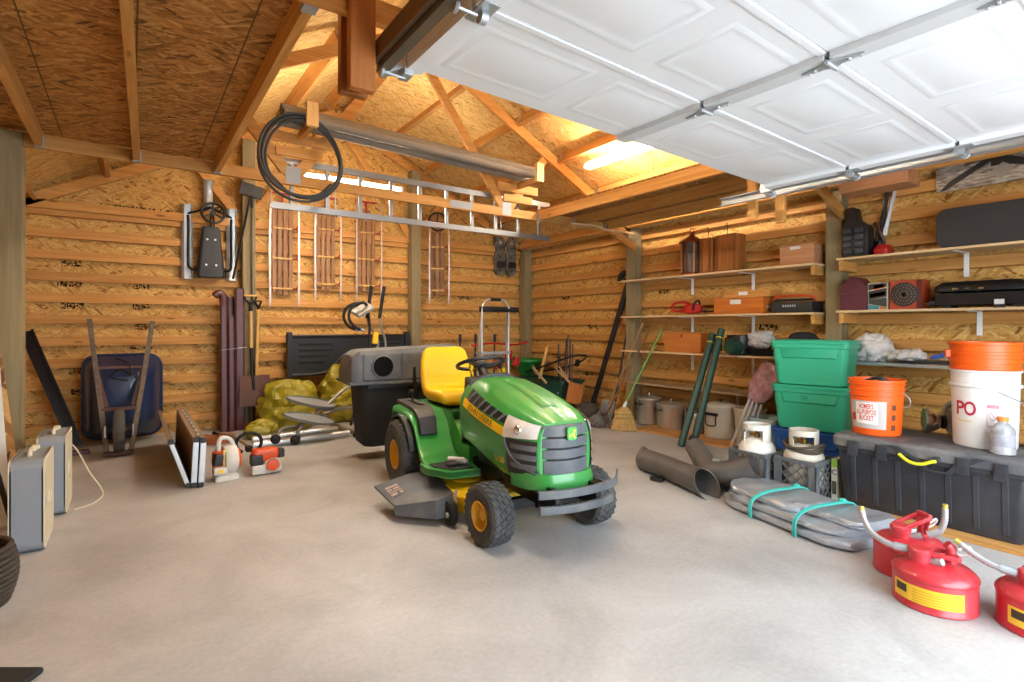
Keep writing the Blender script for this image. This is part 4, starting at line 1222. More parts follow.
# ---- box fans at the left
def box_fan(x0, y0, label, d=.14, w=.43, h=.49):
    t = thing('box_fan', label, 'fan', (x0 + d / 2, y0 + w / 2, 0))
    m = MB()
    o = rrect(w, h, .05, 5, y0 + w / 2, h / 2 + .005); i = rrect(w - .05, h - .05, .04, 5, y0 + w / 2, h / 2 + .005)
    xs = (x0, x0 + d)
    m.loft([[(xs[0], a, b) for a, b in o], [(xs[1], a, b) for a, b in o], [(xs[1], a, b) for a, b in i], [(xs[0], a, b) for a, b in i]], closed=True)
    hs = m.build('housing', M_fan_grey, t, world=True, ang=40, bevel=.003)
    for xx, nm in ((x0 + d - .004, 'front_grille'), (x0 + .004, 'rear_grille')):
        g = MB()
        g.loft([[(xx - .006, a, b) for a, b in o], [(xx + .006, a, b) for a, b in o], [(xx + .006, a, b) for a, b in i], [(xx - .006, a, b) for a, b in i]], closed=True)
        n = 24
        for k in range(1, n): g.box(xx - .004, xx + .006, y0 + .02, y0 + w - .02, .02 + (h - .04) * k / n - .0035, .02 + (h - .04) * k / n + .0035)
        for k in range(1, 6): g.box(xx - .004, xx + .004, y0 + w * k / 6 - .003, y0 + w * k / 6 + .003, .02, h - .02)
        g.lathe([(.05, -.006), (.045, .01)], (xx, y0 + w / 2, h / 2), 'x', 20)
        g.build(nm, M_cream, t, world=True)
    b = MB(); b.lathe([(.04, -.03), (.04, .03)], (x0 + d / 2, y0 + w / 2, h / 2), 'x', 16)
    for k in range(5):
        a = 2 * PI * k / 5; tw = Matrix.Rotation(a, 3, 'X') @ Matrix.Rotation(.5, 3, 'Z')
        b.obox(Vector((x0 + d / 2, y0 + w / 2, h / 2)) + Matrix.Rotation(a, 3, 'X') @ Vector((0, 0, .11)), (.006, .09, .15), tw)
    b.build('blades', M_white_pl, t, world=True)
    hd = MB(); hd.tube(smooth_path([(x0 + d * .5, y0 + w * .28, h), (x0 + d * .5, y0 + w * .30, h + .028), (x0 + d * .5, y0 + w * .62, h + .028), (x0 + d * .5, y0 + w * .64, h)], 4), .011, 8)
    hd.lathe([(.02, 0), (.018, .02), (0, .022)], (x0 + d * .5, y0 + w * .8, h + .004), n=14)
    hd.build('carry_handle', M_cream, t, world=True)
    return t
box_fan(-.515, 3.77, 'grey box fan with cream grille, the nearer one at the left edge')
box_fan(-.475, 4.42, 'grey box fan standing behind the nearer fan, its cord trailing on the floor', h=.50)
tag(MB().tube(smooth_path([(-.40, 4.86, .42), (-.32, 4.9, .34), (-.24, 4.88, .16), (-.16, 4.80, .02), (-.20, 4.6, .006), (-.30, 4.5, .006)], 6), .005, 8).build('power_cord', plain('cord_beige', '#cfc3a8', .6)), 'beige power cord trailing from the farther box fan', 'cord')

# ---- offcuts leaning in the left corner
tag(MB().bar((-.575, 4.38, .22), (-.685, 4.55, 1.02), .065, .012, (.2, -1, .1)).build('board_offcut', M_osb_loft, bevel=.001), 'narrow strand board offcut leaning on the left post', 'board')
tag(MB().bar((-.62, 4.30, .02), (-.71, 4.52, 1.02), .10, .014, (.2, -1, .1)).build('white_board', M_white_pl, bevel=.002), 'white board leaning at the left edge behind the box fans', 'board')
tag(MB().tube([(-.545, 4.20, .01), (-.69, 4.27, .62)], .014, 8).build('black_stick', M_black), 'short black stick leaning beside the strand board offcut', 'stick')

# ---- black tailgate panel on the wall
t = thing('tailgate_panel', 'black louvred truck tailgate panel propped against the back wall behind the grass bagger', 'tailgate', (2.6, 6.95, .55))
m = MB(); Z0 = 1.095
out = [(1.55, Z0), (3.17, Z0), (3.17, .86), (3.05, .80), (2.55, .80), (2.36, .83), (2.24, .80), (2.08, .64), (1.95, .585), (1.58, .585)]
m.prism(out, 'y', 6.93, 6.97); pan = m.build('panel', M_black, t, bevel=.006, world=True)
MB().bar((1.585, 6.915, .57), (1.585, 6.915, 1.13), .06, .07, (0, 1, 0)).build('end_post', M_black, t, bevel=.006, world=True); MB().bar((3.13, 6.915, .85), (3.13, 6.915, 1.13), .07, .08, (0, 1, 0)).build('end_post', M_black, t, bevel=.006, world=True)
m = MB(); pts = [(1.60, 6.92, .60), (1.95, 6.92, .605), (2.09, 6.92, .66), (2.25, 6.92, .83), (2.38, 6.92, .865), (2.55, 6.92, .84), (3.05, 6.92, .835)]
m.tube(smooth_path(pts, 4), .022, 8); m.tube([(1.60, 6.92, 1.08), (3.11, 6.92, 1.08)], .018, 8); m.build('rolled_edge', M_black, t, world=True)
for k in range(4):
    MB().box(1.70, 2.12 - .05 * max(k - 1, 0), 6.918, 6.93, .98 - .075 * k - .014, .98 - .075 * k + .014).build('louvre', plain('slot_black', '#0a0a0b', .7), pan, bevel=.004, world=True)
    if k < 3: MB().box(2.70, 3.05, 6.918, 6.93, 1.03 - .06 * k - .012, 1.03 - .06 * k + .012).build('louvre', plain('slot_black', '#0a0a0b', .7), pan, bevel=.004, world=True)

# ---- yellow bags
M_bagprint = plain('bag_print', '#8a3c24', .6)
for nm, c, r, sd, lab in (('plastic_bag', (1.52, 6.58, .29), (.33, .18, .34), 1.3, 'big crumpled yellow plastic bag with dark print, nearest to the shovel'), ('plastic_bag', (2.22, 6.72, .34), (.32, .16, .36), 4.1, 'crumpled yellow plastic bag behind the glider, right of the other')):
    t = thing(nm, lab, 'bag', (c[0], c[1], 0), 0, 'yellow bags on the floor')
    b = lump(c, r, .25, 3.0, sd, 56, 36, flat=.004, crumple=.12)
    # fine crumples
    b.v = [tuple(Vector(p) + Vector((0, -1, .3)) * .02 * mnoise.noise(Vector(p) * 14)) if p[2] > .02 else p for p in b.v]
    b.build('sack', M_yel_bag, t, world=True, ang=16)
b = lump((1.16, 6.28, .09), (.16, .12, .10), .3, 4, 8.2, 40, 24, flat=.004); o_ = b.build('plastic_bag', M_yel_bag, ang=18); tag(o_, 'small yellow plastic bag flopped on the floor by the downspouts', 'bag', 'yellow bags on the floor')

# ---- exercise glider, partly folded, lying behind the mower
t = thing('exercise_glider', 'grey exercise glider with curved handlebars and oval foot plates, behind the grass bagger', 'exercise machine', (1.9, 5.9, 0))
for a, b in (((.98, 5.75, .035), (1.92, 5.72, .05)), ((1.02, 6.02, .035), (1.90, 5.98, .06))):
    MB().tube([a, b], .035, 14).build('base_rail', M_alu, t, world=True)
MB().tube([(1.84, 6.12, .10), (2.02, 5.62, .035)], .026, 12).build('cross_tube', plain('grey_tube', '#8a877f', .4, .5), t, world=True)
MB().tube([(1.98, 5.70, .035), (2.06, 5.55, .035)], .035, 12).build('end_cap', M_black, t, world=True)
M_gt = plain('grey_tube', '#8a877f', .4, .5)
for pts, cap in (([(1.19, 5.72, .10), (1.25, 5.76, .16), (1.42, 5.82, .17), (1.68, 5.9, .24), (2.0, 6.0, .30)], (1.18, 5.72, .075)), ([(1.37, 5.68, .07), (1.40, 5.70, .15), (1.50, 5.74, .23), (1.74, 5.84, .37), (1.92, 5.9, .50), (2.1, 6.0, .56)], (1.36, 5.68, .055))):
    MB().tube(smooth_path(pts, 5), .019, 10).build('swing_arm', M_gt, t, world=True)
    MB().ball(cap, (.05, .045, .05), 14, 8).build('foot_cap', M_black_rub, t, world=True)
MB().tube(smooth_path([(1.56, 5.8, .36), (1.72, 5.84, .31), (1.95, 5.95, .28), (2.15, 6.0, .30)], 4), .016, 10).build('link_arm', M_gt, t, world=True)
for c, r in (((1.55, 5.82, .40), .05), ((1.50, 5.70, .25), -.02)):
    m = MB(); M = Matrix.Rotation(.25, 3, 'Y') @ Matrix.Rotation(.5, 3, 'X')
    o1 = [Vector((.26 * math.cos(a), .075 * math.sin(a) * (1 + .2 * math.cos(a)), 0)) for a in [2 * PI * i / 28 for i in range(28)]]
    m.loft([[Vector(c) + M @ (p + Vector((0, 0, h))) for p in [q * k for q in o1]] for h, k in ((-.012, .96), (-.006, 1), (.02, 1), (.022, .97), (.008, .93))])
    m.build('foot_plate', plain('plate_grey', '#7d8080', .5, dirt=.3, dirtcol='#9a958c'), t, world=True, ang=35)
MB().tube(smooth_path([(2.0, 5.9, .1), (2.28, 6.2, .7), (2.36, 6.28, 1.15), (2.34, 6.30, 1.42), (2.27, 6.30, 1.47), (2.16, 6.24, 1.44)], 5), .016, 10).build('upright', M_black_met, t, world=True)
for s, y in ((0, 6.12), (1, 6.30)):
    MB().tube(smooth_path([(2.34, 6.28, 1.44), (2.22, y, 1.48), (2.08, y - .02, 1.42), (2.04, y - .04, 1.30), (2.10, y - .05, 1.20), (2.19, y - .06, 1.16)], 5), .018, 10).build('handlebar', M_foam, t, world=True)
    MB().tube([(2.17, y - .06, 1.168), (2.21, y - .062, 1.150)], .020, 10).build('bar_end', M_galv, t, world=True)
for x in (0, .15):
    MB().tube(smooth_path([(2.36 + x, 6.35 + x, .2), (2.42 + x, 6.35, .8), (2.50 + x * .6, 6.35, 1.0), (2.38 + x * 1.0, 6.35, 1.22), (2.36 + x * 1.05, 6.35, 1.34)], 5), .015, 8).build('pole', M_gt, t, world=True)
    MB().tube([(2.355 + x * 1.05, 6.35, 1.30), (2.42 + x * 1.1, 6.38, 1.70)], .021, 10).build('pole_grip', M_foam, t, world=True)
m = MB(); m.obox((2.25, 6.22, 1.40), (.24, .16, .05), (.5, -.5, .2)); m.build('console', plain('console_grey', '#a9a79c', .5), t, bevel=.014, world=True)
MB().obox((2.40, 6.2, 1.06), (.06, .05, .14), (0, .1, 0)).build('clamp', M_yellow, t, bevel=.008, world=True)

# ---- blower engine and string trimmer
t = thing('leaf_blower', 'white and orange hand-held leaf blower standing on the floor beside the folded table', 'leaf blower', (.61, 4.74, 0))
m = MB(); m.loft([[(x, y, z) for x, y in rrect(.14 * k, .12 * k, .02, 3, .0, .0)] for z, k in ((.0, 1.25), (.035, 1.2), (.05, .9), (.20, .8))]); m.build('base', M_white_pl, t, bevel=.004)
m = MB(); m.lathe([(.03, -.05), (.10, -.045), (.115, -.02), (.115, .02), (.10, .045), (.03, .05)], (.03, .0, .155), 'x', 28); m.build('fan_housing', M_white_pl, t)
m = MB(); m.lathe([(.02, .055), (.075, .05), (.082, .02), (.08, -.01)], (.05, .01, .15), 'x', 22); m.lathe([(.07, -.10), (.085, -.08), (.085, -.03)], (.02, .02, .15), 'x', 20); m.build('engine_cover', M_orange_pl, t)
MB().obox((-.055, -.02, .165), (.07, .09, .09), (0, .2, 0)).build('muffler', M_black, t, bevel=.012)
MB().obox((-.05, -.05, .085), (.10, .07, .06), (0, 0, 0)).build('fuel_tank', plain('milky_plastic', '#cfcac0', .4), t, bevel=.014)
MB().obox((-.055, -.0862, .085), (.04, .002, .025)).build('warning_sticker', M_yellow, t)
m = MB(); m.tube(smooth_path([(.06, 0, .25), (.03, 0, .31), (-.03, 0, .325), (-.05, 0, .27), (-.045, 0, .20)], 5), .016, 10); m.build('handle', M_white_pl, t)
m = MB(); m.box(-.03, .0, -.065, -.055, .05, .24); m.build('yellow_strip', plain('pale_yellow', '#d8c66a', .5), t, bevel=.003)
t.rotation_euler.z = .1

t = thing('string_trimmer', 'orange string trimmer lying on the floor with its shaft pointing back to the wall', 'trimmer', (.89, 4.76, 0))
m = MB(); m.loft([[(x, y, z) for x, y in rrect(.20 * k, .13 * k, .03, 3, .01, .0)] for z, k in ((.10, .8), (.13, .95), (.17, 1.0), (.195, .92), (.20, .85))]); m.build('engine_cover', M_orange_pl, t, bevel=.006)
MB().obox((-.06, -.03, .12), (.09, .09, .09)).build('air_filter', M_black, t, bevel=.014)
MB().obox((-.045, -.035, .045), (.11, .09, .08)).build('fuel_tank', plain('milky_plastic', '#cfcac0', .4), t, bevel=.016)
MB().obox((.06, -.02, .06), (.13, .11, .11), (0, -.1, 0)).build('crankcase', M_white_pl, t, bevel=.02)
m = MB(); m.lathe([(.05, -.02), (.045, -.035), (.0, -.04)], (.055, -.06, .075), 'y', 22); m.build('starter', M_orange_pl, t)
m = MB(); m.lathe([(.054, -.018), (.058, -.03), (.054, -.032)], (.055, -.06, .075), 'y', 22, open0=True, open1=True); m.build('starter_ring', M_white_pl, t)
MB().obox((.13, .0, .15), (.05, .09, .07)).build('muffler', M_black, t, bevel=.01)
MB().tube([(-.02, .05, .15), (-.10, .9, .16), (-.16, 1.55, .10)], .013, 10).build('shaft', plain('tan_shaft', '#a2927a', .4, .5), t)
m = MB(); m.tube([(-.06 + .10 * math.cos(a), .30, .20 + .085 * math.sin(a)) for a in [math.radians(k) for k in range(-60, 241, 15)]], .014, 8); m.bar((-.06, .25, .15), (-.06, .34, .15), .05, .04); m.build('loop_handle', M_black_rub, t)
m = MB(); m.loft([[(-.17 + .17 * math.cos(a), 1.52 + .17 * math.sin(a) * .8, h) for a in [math.radians(k) for k in range(150, 391, 15)]] + [(-.17 + .08 * math.cos(a), 1.52 + .08 * math.sin(a) * .8, h + .02) for a in [math.radians(k) for k in range(390, 149, -15)]] for h in (.004, .075)])
m.build('guard', plain('dusty_orange', '#a5562a', .6, dirt=.4, dirtcol='#7a5a40'), t, bevel=.004)
m = MB(); m.lathe([(.05, .01), (.055, .04), (.03, .07), (.03, .11)], (-.17, 1.56, 0), n=18); m.build('trimmer_head', M_black, t)

# ---- step ladder with tool tray behind the mower
t = thing('step_ladder', 'silver folding step ladder with a black tool tray on top, behind the mower seat', 'step ladder', (3.5, 5.2, 0))
m = MB(); m.tube(smooth_path([(3.20, 5.02, .0), (3.235, 5.12, .8), (3.29, 5.20, 1.36), (3.33, 5.21, 1.47), (3.40, 5.215, 1.515), (3.56, 5.215, 1.515), (3.63, 5.21, 1.47), (3.66, 5.20, 1.36), (3.60, 5.12, .8), (3.55, 5.02, 0.0)], 5), .014, 10); m.build('front_frame', M_alu, t, world=True)
MB().tube([(3.41, 5.215, 1.515), (3.55, 5.215, 1.515)], .019, 10).build('grip', M_black_rub, t, world=True)
for x0, x1 in ((3.30, 3.42), (3.66, 3.98)):
    MB().tube([(x0, 5.22, 1.36), (x0 - .0 if x0 < 3.5 else 3.66, 5.27, 1.12), (x1, 5.55, 0.0)], .013, 10).build('rear_leg', M_alu, t, world=True)
m = MB(); m.box(3.29, 3.77, 5.14, 5.27, 1.37, 1.385); m.box(3.29, 3.77, 5.14, 5.15, 1.37, 1.43); m.box(3.29, 3.77, 5.26, 5.27, 1.37, 1.43); m.box(3.29, 3.30, 5.14, 5.27, 1.37, 1.43); m.box(3.76, 3.77, 5.14, 5.27, 1.37, 1.43)
m.build('tool_tray', M_black, t, bevel=.004, world=True)
MB().obox((3.62, 5.138, 1.42), (.025, .004, .02)).build('tray_label', M_white_pl, t, world=True)
for z, y in ((.30, 5.02), (.58, 5.06), (.88, 5.10)):
    MB().box(3.22, 3.62, y, y + .13, z, z + .03).build('step', M_black if z < .8 else M_galv, t, bevel=.006, world=True)
MB().tube([(3.24, 5.12, .90), (3.62, 5.12, .90)], .014, 8).build('spreader_bar', M_galv, t, world=True)

# ---- pipes on the truss brackets, coil, ladder
for x, nm in ((1.16, 'left'), (3.43, 'right')):
    t = thing('pipe_bracket', 'wooden bracket of boards nailed across the truss webs, %s of the two holding the pipes' % nm, 'bracket', (x, 4.7, 2.6)); t['kind'] = 'structure'
    zt = 2.775 if x < 2 else 2.70
    MB().box(x - .27, x + .27, 4.688, 4.708, zt - .05, zt + .04).build('cross_board', M_fir_x, t, bevel=.003, world=True)
    MB().box(x - .19, x + .19, 4.688, 4.708, zt - .16, zt - .08).build('cross_board', M_fir_x, t, bevel=.003, world=True)
    MB().box(x - .02, x + .02, 4.34, 4.687, zt - .01, zt + .05).build('arm', M_fir_y, t, bevel=.003, world=True)
    MB().box(x - .045, x + .045, 4.30, 4.338, zt - .01, zt + .18).build('end_stop', wood('pale_block_z', '#d9ad6c', '#ecc88c', 'z', knots=False), t, bevel=.003, world=True)
M_pipe = plain('dull_grey_pipe', '#8c8276', .6, .1, dirt=.3, dirtcol='#6f665c', scale=6)
for k, (y, dz, r, lab) in enumerate(((4.515, .155, .047, 'long dull grey pipe lying on top of the overhead bundle'), (4.43, .095, .042, 'long dull grey pipe at the front bottom of the overhead bundle'), (4.62, .10, .042, 'long dull grey pipe at the back of the overhead bundle'))):
    a = Vector((.97, y, 2.775 + dz - .005)); b = Vector((3.52, y, 2.70 + dz - .005))
    t = thing('metal_pipe', lab, 'pipe', a, 0, 'pipes across the truss brackets')
    m = MB(); ring = lambda c, rr: [c + Vector((0, rr * math.cos(q), rr * math.sin(q))) for q in [2 * PI * i / 20 for i in range(20)]]
    m.loft([ring(a, r), ring(b, r), ring(b, r * .9), ring(a, r * .9)], closed=True); m.build('pipe_wall', M_pipe, t, world=True)
t = thing('coiled_hose', 'coil of black hose hanging from the left pipe bracket under the roof', 'hose', (1.09, 4.38, 2.25))
for k in range(5):
    m = MB(); r = .305 - .008 * (k % 3); cy = 4.35 + .005 * k; cx = 1.085 + .016 * (k % 3); cz = 2.535 - .012 * (k % 4)
    m.tube([(cx + r * math.cos(2 * PI * i / 40) * (1.0 - .05 * math.sin(2 * PI * i / 40)), cy + .008 * math.sin(4 * PI * i / 40), cz + r * 1.05 * math.sin(2 * PI * i / 40)) for i in range(40)], .011, 8, closed=True)
    m.build('loop', plain('hose_black', '#26282a', .5), t, world=True)
MB().tube(smooth_path([(.80, 4.40, 2.45), (.88, 4.40, 2.36), (1.02, 4.40, 2.235), (1.12, 4.40, 2.215), (1.22, 4.40, 2.25), (1.33, 4.40, 2.36)], 5), .0085, 8).build('loose_end', plain('hose_black', '#26282a', .5), t, world=True)
t = thing('extension_ladder', 'aluminium ladder hung on edge along the middle truss', 'ladder', (2.44, 4.80, 2.2))
for z in (2.215, 2.60):
    m = MB(); m.loft([[(x, 4.78 + a, z + b) for a, b in ((0, -.026), (.03, -.026), (.03, -.02), (.006, -.02), (.006, .02), (.03, .02), (.03, .026), (0, .026))] for x in (.95, 3.95)]); m.build('rail', plain('ladder_alu', '#8d9093', .4, .75), t, world=True)
for k in range(10): MB().box(1.10 + k * .298, 1.135 + k * .298, 4.785, 4.812, 2.19, 2.62).build('rung', plain('ladder_alu', '', .4, .75), t, bevel=.006, world=True)
for x in (1.5, 3.3): MB().tube(smooth_path([(x, 4.75, 2.50), (x, 4.78, 2.49), (x, 4.83, 2.42), (x, 4.835, 2.24), (x, 4.80, 2.172), (x, 4.775, 2.20)], 4), .005, 6).build('hook', M_galv, t, world=True)

# ---- patterned snow boots pair hung in the corner
for k, x in enumerate((4.80, 5.02)):
    t = thing('snowshoe', 'dark patterned snowshoe hung on the back wall beside the corner post, %s one' % ('left' if k == 0 else 'right'), 'snowshoe', (x, YB - .045, 2.02), 0, 'snowshoes in the far corner')
    m = MB(); prof = rrect(.19, .62, .07, 5, 0, .31); m.prism(prof, 'y', -.045, -.005)
    mat = bpy.data.materials.get('speckle') or plain('speckle', '#3a3833', .7, dirt=.9, dirtcol='#9a9284', scale=16)
    m.build('deck', mat, t, bevel=.008)
    MB().obox((0, -.06, .17), (.15, .03, .10)).build('binding', M_black, t, bevel=.008)
    MB().lathe([(.03, -.052), (.03, -.04)], (0, 0, .52), 'y', 12).build('eyelet', M_galv, t)
# ---- floor things at the left edge
t = thing('ribbed_basket', 'dark ribbed round basket at the left edge of the floor', 'basket', (-.60, 3.2, 0))
for k in range(11):
    z = .012 + .023 * k; r = .155 + .035 * math.sin(PI * (k + 1) / 13)
    MB().tube([(r * math.cos(2 * PI * i / 30), r * math.sin(2 * PI * i / 30), z) for i in range(30)], .012, 8, closed=True).build('rib', plain('dark_ribs', '#3a3129', .6), t)
MB().lathe([(.15, .006), (.15, .02)], (0, 0, 0), n=24).build('bottom', M_black, t)
tag(MB().obox((-.58, 2.51, .012), (.62, .30, .024), (0, 0, -.62)).build('rubber_mat', M_black_rub, bevel=.011), 'black rubber mat at the lower left corner of the floor', 'mat')
# ================================================================== shelves on the right wall and what stands under them
SX0, SX1 = 5.05, 5.355
WT = XR - .041                # face of the girts


def shelf(z, y0, y1, label, brackets, mat=None, th=.02):
    t = thing('wall_shelf', label, 'shelf', ((SX0 + SX1) / 2, (y0 + y1) / 2, z - th))
    MB().box(SX0, SX1, y0, y1, z - th, z).build('board', mat or M_plank, t, bevel=.002, world=True)
    for y in brackets:
        b = MB()
        b.box(WT - .008, WT - .001, y - .017, y + .017, z - th - .19, z - th - .001); b.box(SX0 + .05, WT - .001, y - .017, y + .017, z - th - .007, z - th - .0005)
        b.build('bracket', M_white_metal, t, bevel=.002, world=True)
    return t


for z, lab in ((1.78, 'topmost pale plank shelf in the far bay, carrying the lantern'), (1.33, 'second pale plank shelf in the far bay, carrying the flat wooden boxes'), (.905, 'third pale plank shelf in the far bay, carrying the square wooden box and the pot')):
    t = shelf(z, 2.36, 4.62, lab, (3.87, 3.12))
    for y in (2.37, ):
        MB().box(SX0 + .03, SX1, y, y + .035, z - .11, z - .021).build('end_cleat', M_fir_x, t, bevel=.003, world=True)
    MB().box(SX0 + .0, 5.21, 4.62, 4.72, z - .02, z).build('end_lip', M_plank, t, world=True)
t = shelf(.515, 2.75, 4.62, 'lowest dusty plank shelf in the far bay, just above the pots', (3.3,), wood('dusty_plank', '#8e7352', '#b39a76', 'y', knots=False))
t = shelf(1.80, .25, 2.175, 'upper plank shelf in the near bay, carrying the ribbed case and the black flat case', (1.35, .5))
MB().box(SX0 + .03, SX1, 2.13, 2.165, 1.69, 1.779).build('end_cleat', M_fir_x, t, bevel=.003, world=True)
t = shelf(1.34, .25, 2.175, 'middle plank shelf in the near bay, carrying the maroon box and the camp stove', (1.27, .5))
MB().box(SX0 + .03, SX1, 2.13, 2.165, 1.23, 1.319).build('end_cleat', M_fir_x, t, bevel=.003, world=True)
t = shelf(.90, .25, 2.175, 'grey metal shelf in the near bay holding white plastic bags', (1.27, .5), M_galv, .025)

# ---- top shelf, far bay
SZ = 1.781
M_copper = plain('copper', '#8a4a28', .35, .8, dirt=.3, dirtcol='#4a2c1c')
t = thing('lantern', 'copper lantern with glass panes standing on the topmost shelf', 'lantern', (5.18, 3.75, SZ))
m = MB(); m.lathe([(.13, 0), (.13, .02), (.12, .03)], (0, 0, 0), n=8); m.build('base', M_copper, t)
m = MB(); m.lathe([(.14, .36), (.145, .375), (.06, .43), (.03, .45), (.03, .47), (.0, .48)], (0, 0, 0), n=8); m.build('roof', M_copper, t)
for k in range(8):
    a = 2 * PI * k / 8; MB().bar((.118 * math.cos(a), .118 * math.sin(a), .02), (.118 * math.cos(a), .118 * math.sin(a), .37), .016, .012, (math.cos(a), math.sin(a), 0)).build('corner_post', M_copper, t)
M_glass = plain('old_glass', '#8f8a80', .15, spec=.6); M_glass.node_tree.nodes['Principled BSDF'].inputs['Transmission Weight'].default_value = .7
MB().lathe([(.108, .03), (.108, .36)], (0, 0, 0), n=8, open0=True, open1=True).build('pane', M_glass, t)
MB().lathe([(.03, .03), (.03, .24), (.012, .25), (.0, .25)], (0, 0, 0), n=14).build('candle', M_white_pl, t)
m = MB(); m.tube([(.035 * math.cos(2 * PI * i / 16), 0, .505 + .03 * math.sin(2 * PI * i / 16)) for i in range(16)], .005, 6, closed=True); m.build('ring', M_copper, t)
M_slab_l = wood('box_wood_z', '#8a4f22', '#b8763a', 'z', knots=False, rough=.45)
for (y0, y1, z1, lab, x0) in ((3.45, 3.60, .385, 'brown wooden box lantern standing beside the copper lantern', 5.11), (3.17, 3.42, .395, 'wide brown wooden box with wire loops, right of the narrow one on the topmost shelf', 5.12)):
    t = thing('wooden_case', lab, 'box', ((x0 + 5.30) / 2, (y0 + y1) / 2, SZ))
    MB().box(x0, 5.30, y0, y1, SZ + .001, SZ + z1).build('body', M_slab_l, t, bevel=.004, world=True)
    for yy in (y0 + .02, y1 - .02): MB().box(x0 - .008, x0 - .0005, yy - .018, yy + .018, SZ + .002, SZ + z1 - .005).build('trim_strip', M_dkbrown_wood, t, bevel=.002, world=True)
    MB().box(x0 - .012, 5.31, y0 - .01, y1 + .01, SZ + .001, SZ + .02).build('base_board', M_dkbrown_wood, t, bevel=.003, world=True)
    for yy in ((y0 + y1) / 2,): MB().tube(smooth_path([(5.16, yy, SZ + z1), (5.16, yy, SZ + z1 + .10), (5.16, yy + .01, SZ + z1 + .125), (5.16, yy + .02, SZ + z1 + .10)], 4), .004, 6).build('wire_hook', M_black_met, t, world=True)
t = thing('wooden_crate', 'closed pinkish wooden box with a pale tag on the topmost shelf near the post', 'box', (5.22, 2.54, SZ))
MB().box(5.13, 5.31, 2.40, 2.72, SZ + .001, SZ + .185).build('body', wood('pinkish_wood_y', '#a06a44', '#bd8a60', 'y', knots=False), t, bevel=.003, world=True)
MB().box(5.128, 5.1295, 2.52, 2.62, SZ + .15, SZ + .178).build('tag', M_white_pl, t, world=True)
MB().box(5.12, 5.315, 2.395, 2.725, SZ + .186, SZ + .198).build('lid', wood('pinkish_wood_y', '', '', 'y'), t, bevel=.003, world=True)

# ---- second shelf, far bay
SZ = 1.331
t = thing('hedge_trimmer', 'red and black hedge trimmer lying on the second shelf', 'hedge trimmer', (5.18, 3.75, SZ))
m = MB(); m.loft([[(5.18 + x, y, SZ + .07 + z) for x, z in rrect(.09 * k, .11 * k, .03, 3)] for y, k in ((3.62, .5), (3.66, .95), (3.78, 1.05), (3.84, .9), (3.86, .5))]); m.build('body', plain('tool_red', '#b5231f', .4), t, world=True)
m = MB(); m.tube(smooth_path([(5.18, 3.84, SZ + .06), (5.18, 3.95, SZ + .05), (5.18, 4.02, SZ + .07), (5.18, 4.0, SZ + .13), (5.18, 3.88, SZ + .15), (5.18, 3.78, SZ + .13)], 4), .016, 8); m.build('handle', plain('tool_red', '', .4), t, world=True)
m = MB(); m.tube(smooth_path([(5.13, 3.70, SZ + .05), (5.12, 3.68, SZ + .12), (5.18, 3.67, SZ + .16), (5.23, 3.68, SZ + .12)], 4), .011, 8); m.build('front_handle', M_black, t, world=True)
m = MB(); m.box(5.165, 5.195, 3.42, 3.63, SZ + .03, SZ + .045)
for k in range(9): m.box(5.155, 5.205, 3.43 + k * .022, 3.436 + k * .022, SZ + .032, SZ + .043)
m.build('blade', M_black_met, t, world=True)
t = thing('wooden_drawer_box', 'varnished flat wooden box with paper label, lower of the two stacked on the second shelf', 'box', (5.2, 3.12, SZ))
M_varn = wood('varnished_y', '#a8561c', '#c8742c', 'y', knots=False, rough=.3)
MB().box(5.09, 5.33, 2.86, 3.41, SZ + .001, SZ + .165).build('body', M_varn, t, bevel=.005, world=True)
MB().box(5.085, 5.0895, 3.10, 3.22, SZ + .10, SZ + .145).build('label', M_white_pl, t, world=True)
MB().box(5.15, 5.24, 2.8585, 2.8598, SZ + .05, SZ + .08).build('end_label', M_white_pl, t, world=True)
t = thing('wooden_flat_case', 'thin lighter wooden case lying on the varnished box', 'box', (5.2, 3.1, SZ + .166))
MB().box(5.10, 5.32, 2.80, 3.30, SZ + .166, SZ + .235).build('body', wood('varnished_light_y', '#b0702c', '#cf9450', 'y', knots=False, rough=.35), t, bevel=.004, world=True)
MB().box(5.0955, 5.0995, 3.03, 3.13, SZ + .19, SZ + .225).build('label', M_white_pl, t, world=True)
t = thing('bow_saw', 'orange-handled bow saw lying on a black tool case at the shelf end', 'saw', (5.2, 2.55, SZ + .1))
MB().tube(smooth_path([(5.17, 2.80, SZ + .135), (5.17, 2.76, SZ + .16), (5.17, 2.60, SZ + .165), (5.17, 2.45, SZ + .155), (5.17, 2.405, SZ + .12)], 4), .011, 8).build('bow', plain('saw_orange', '#c4461c', .4), t, world=True)
MB().box(5.168, 5.172, 2.40, 2.80, SZ + .11, SZ + .135).build('blade', M_black_met, t, world=True)
t = thing('tool_case', 'black tool case lying under the bow saw on the second shelf', 'case', (5.2, 2.6, SZ))
MB().box(5.10, 5.32, 2.40, 2.79, SZ + .001, SZ + .10).build('body', M_black, t, bevel=.012, world=True)
for k in range(6): MB().box(5.096, 5.0995, 2.55 + .022 * k, 2.563 + .022 * k, SZ + .055, SZ + .075).build('raised_rib', M_galv, t, world=True)

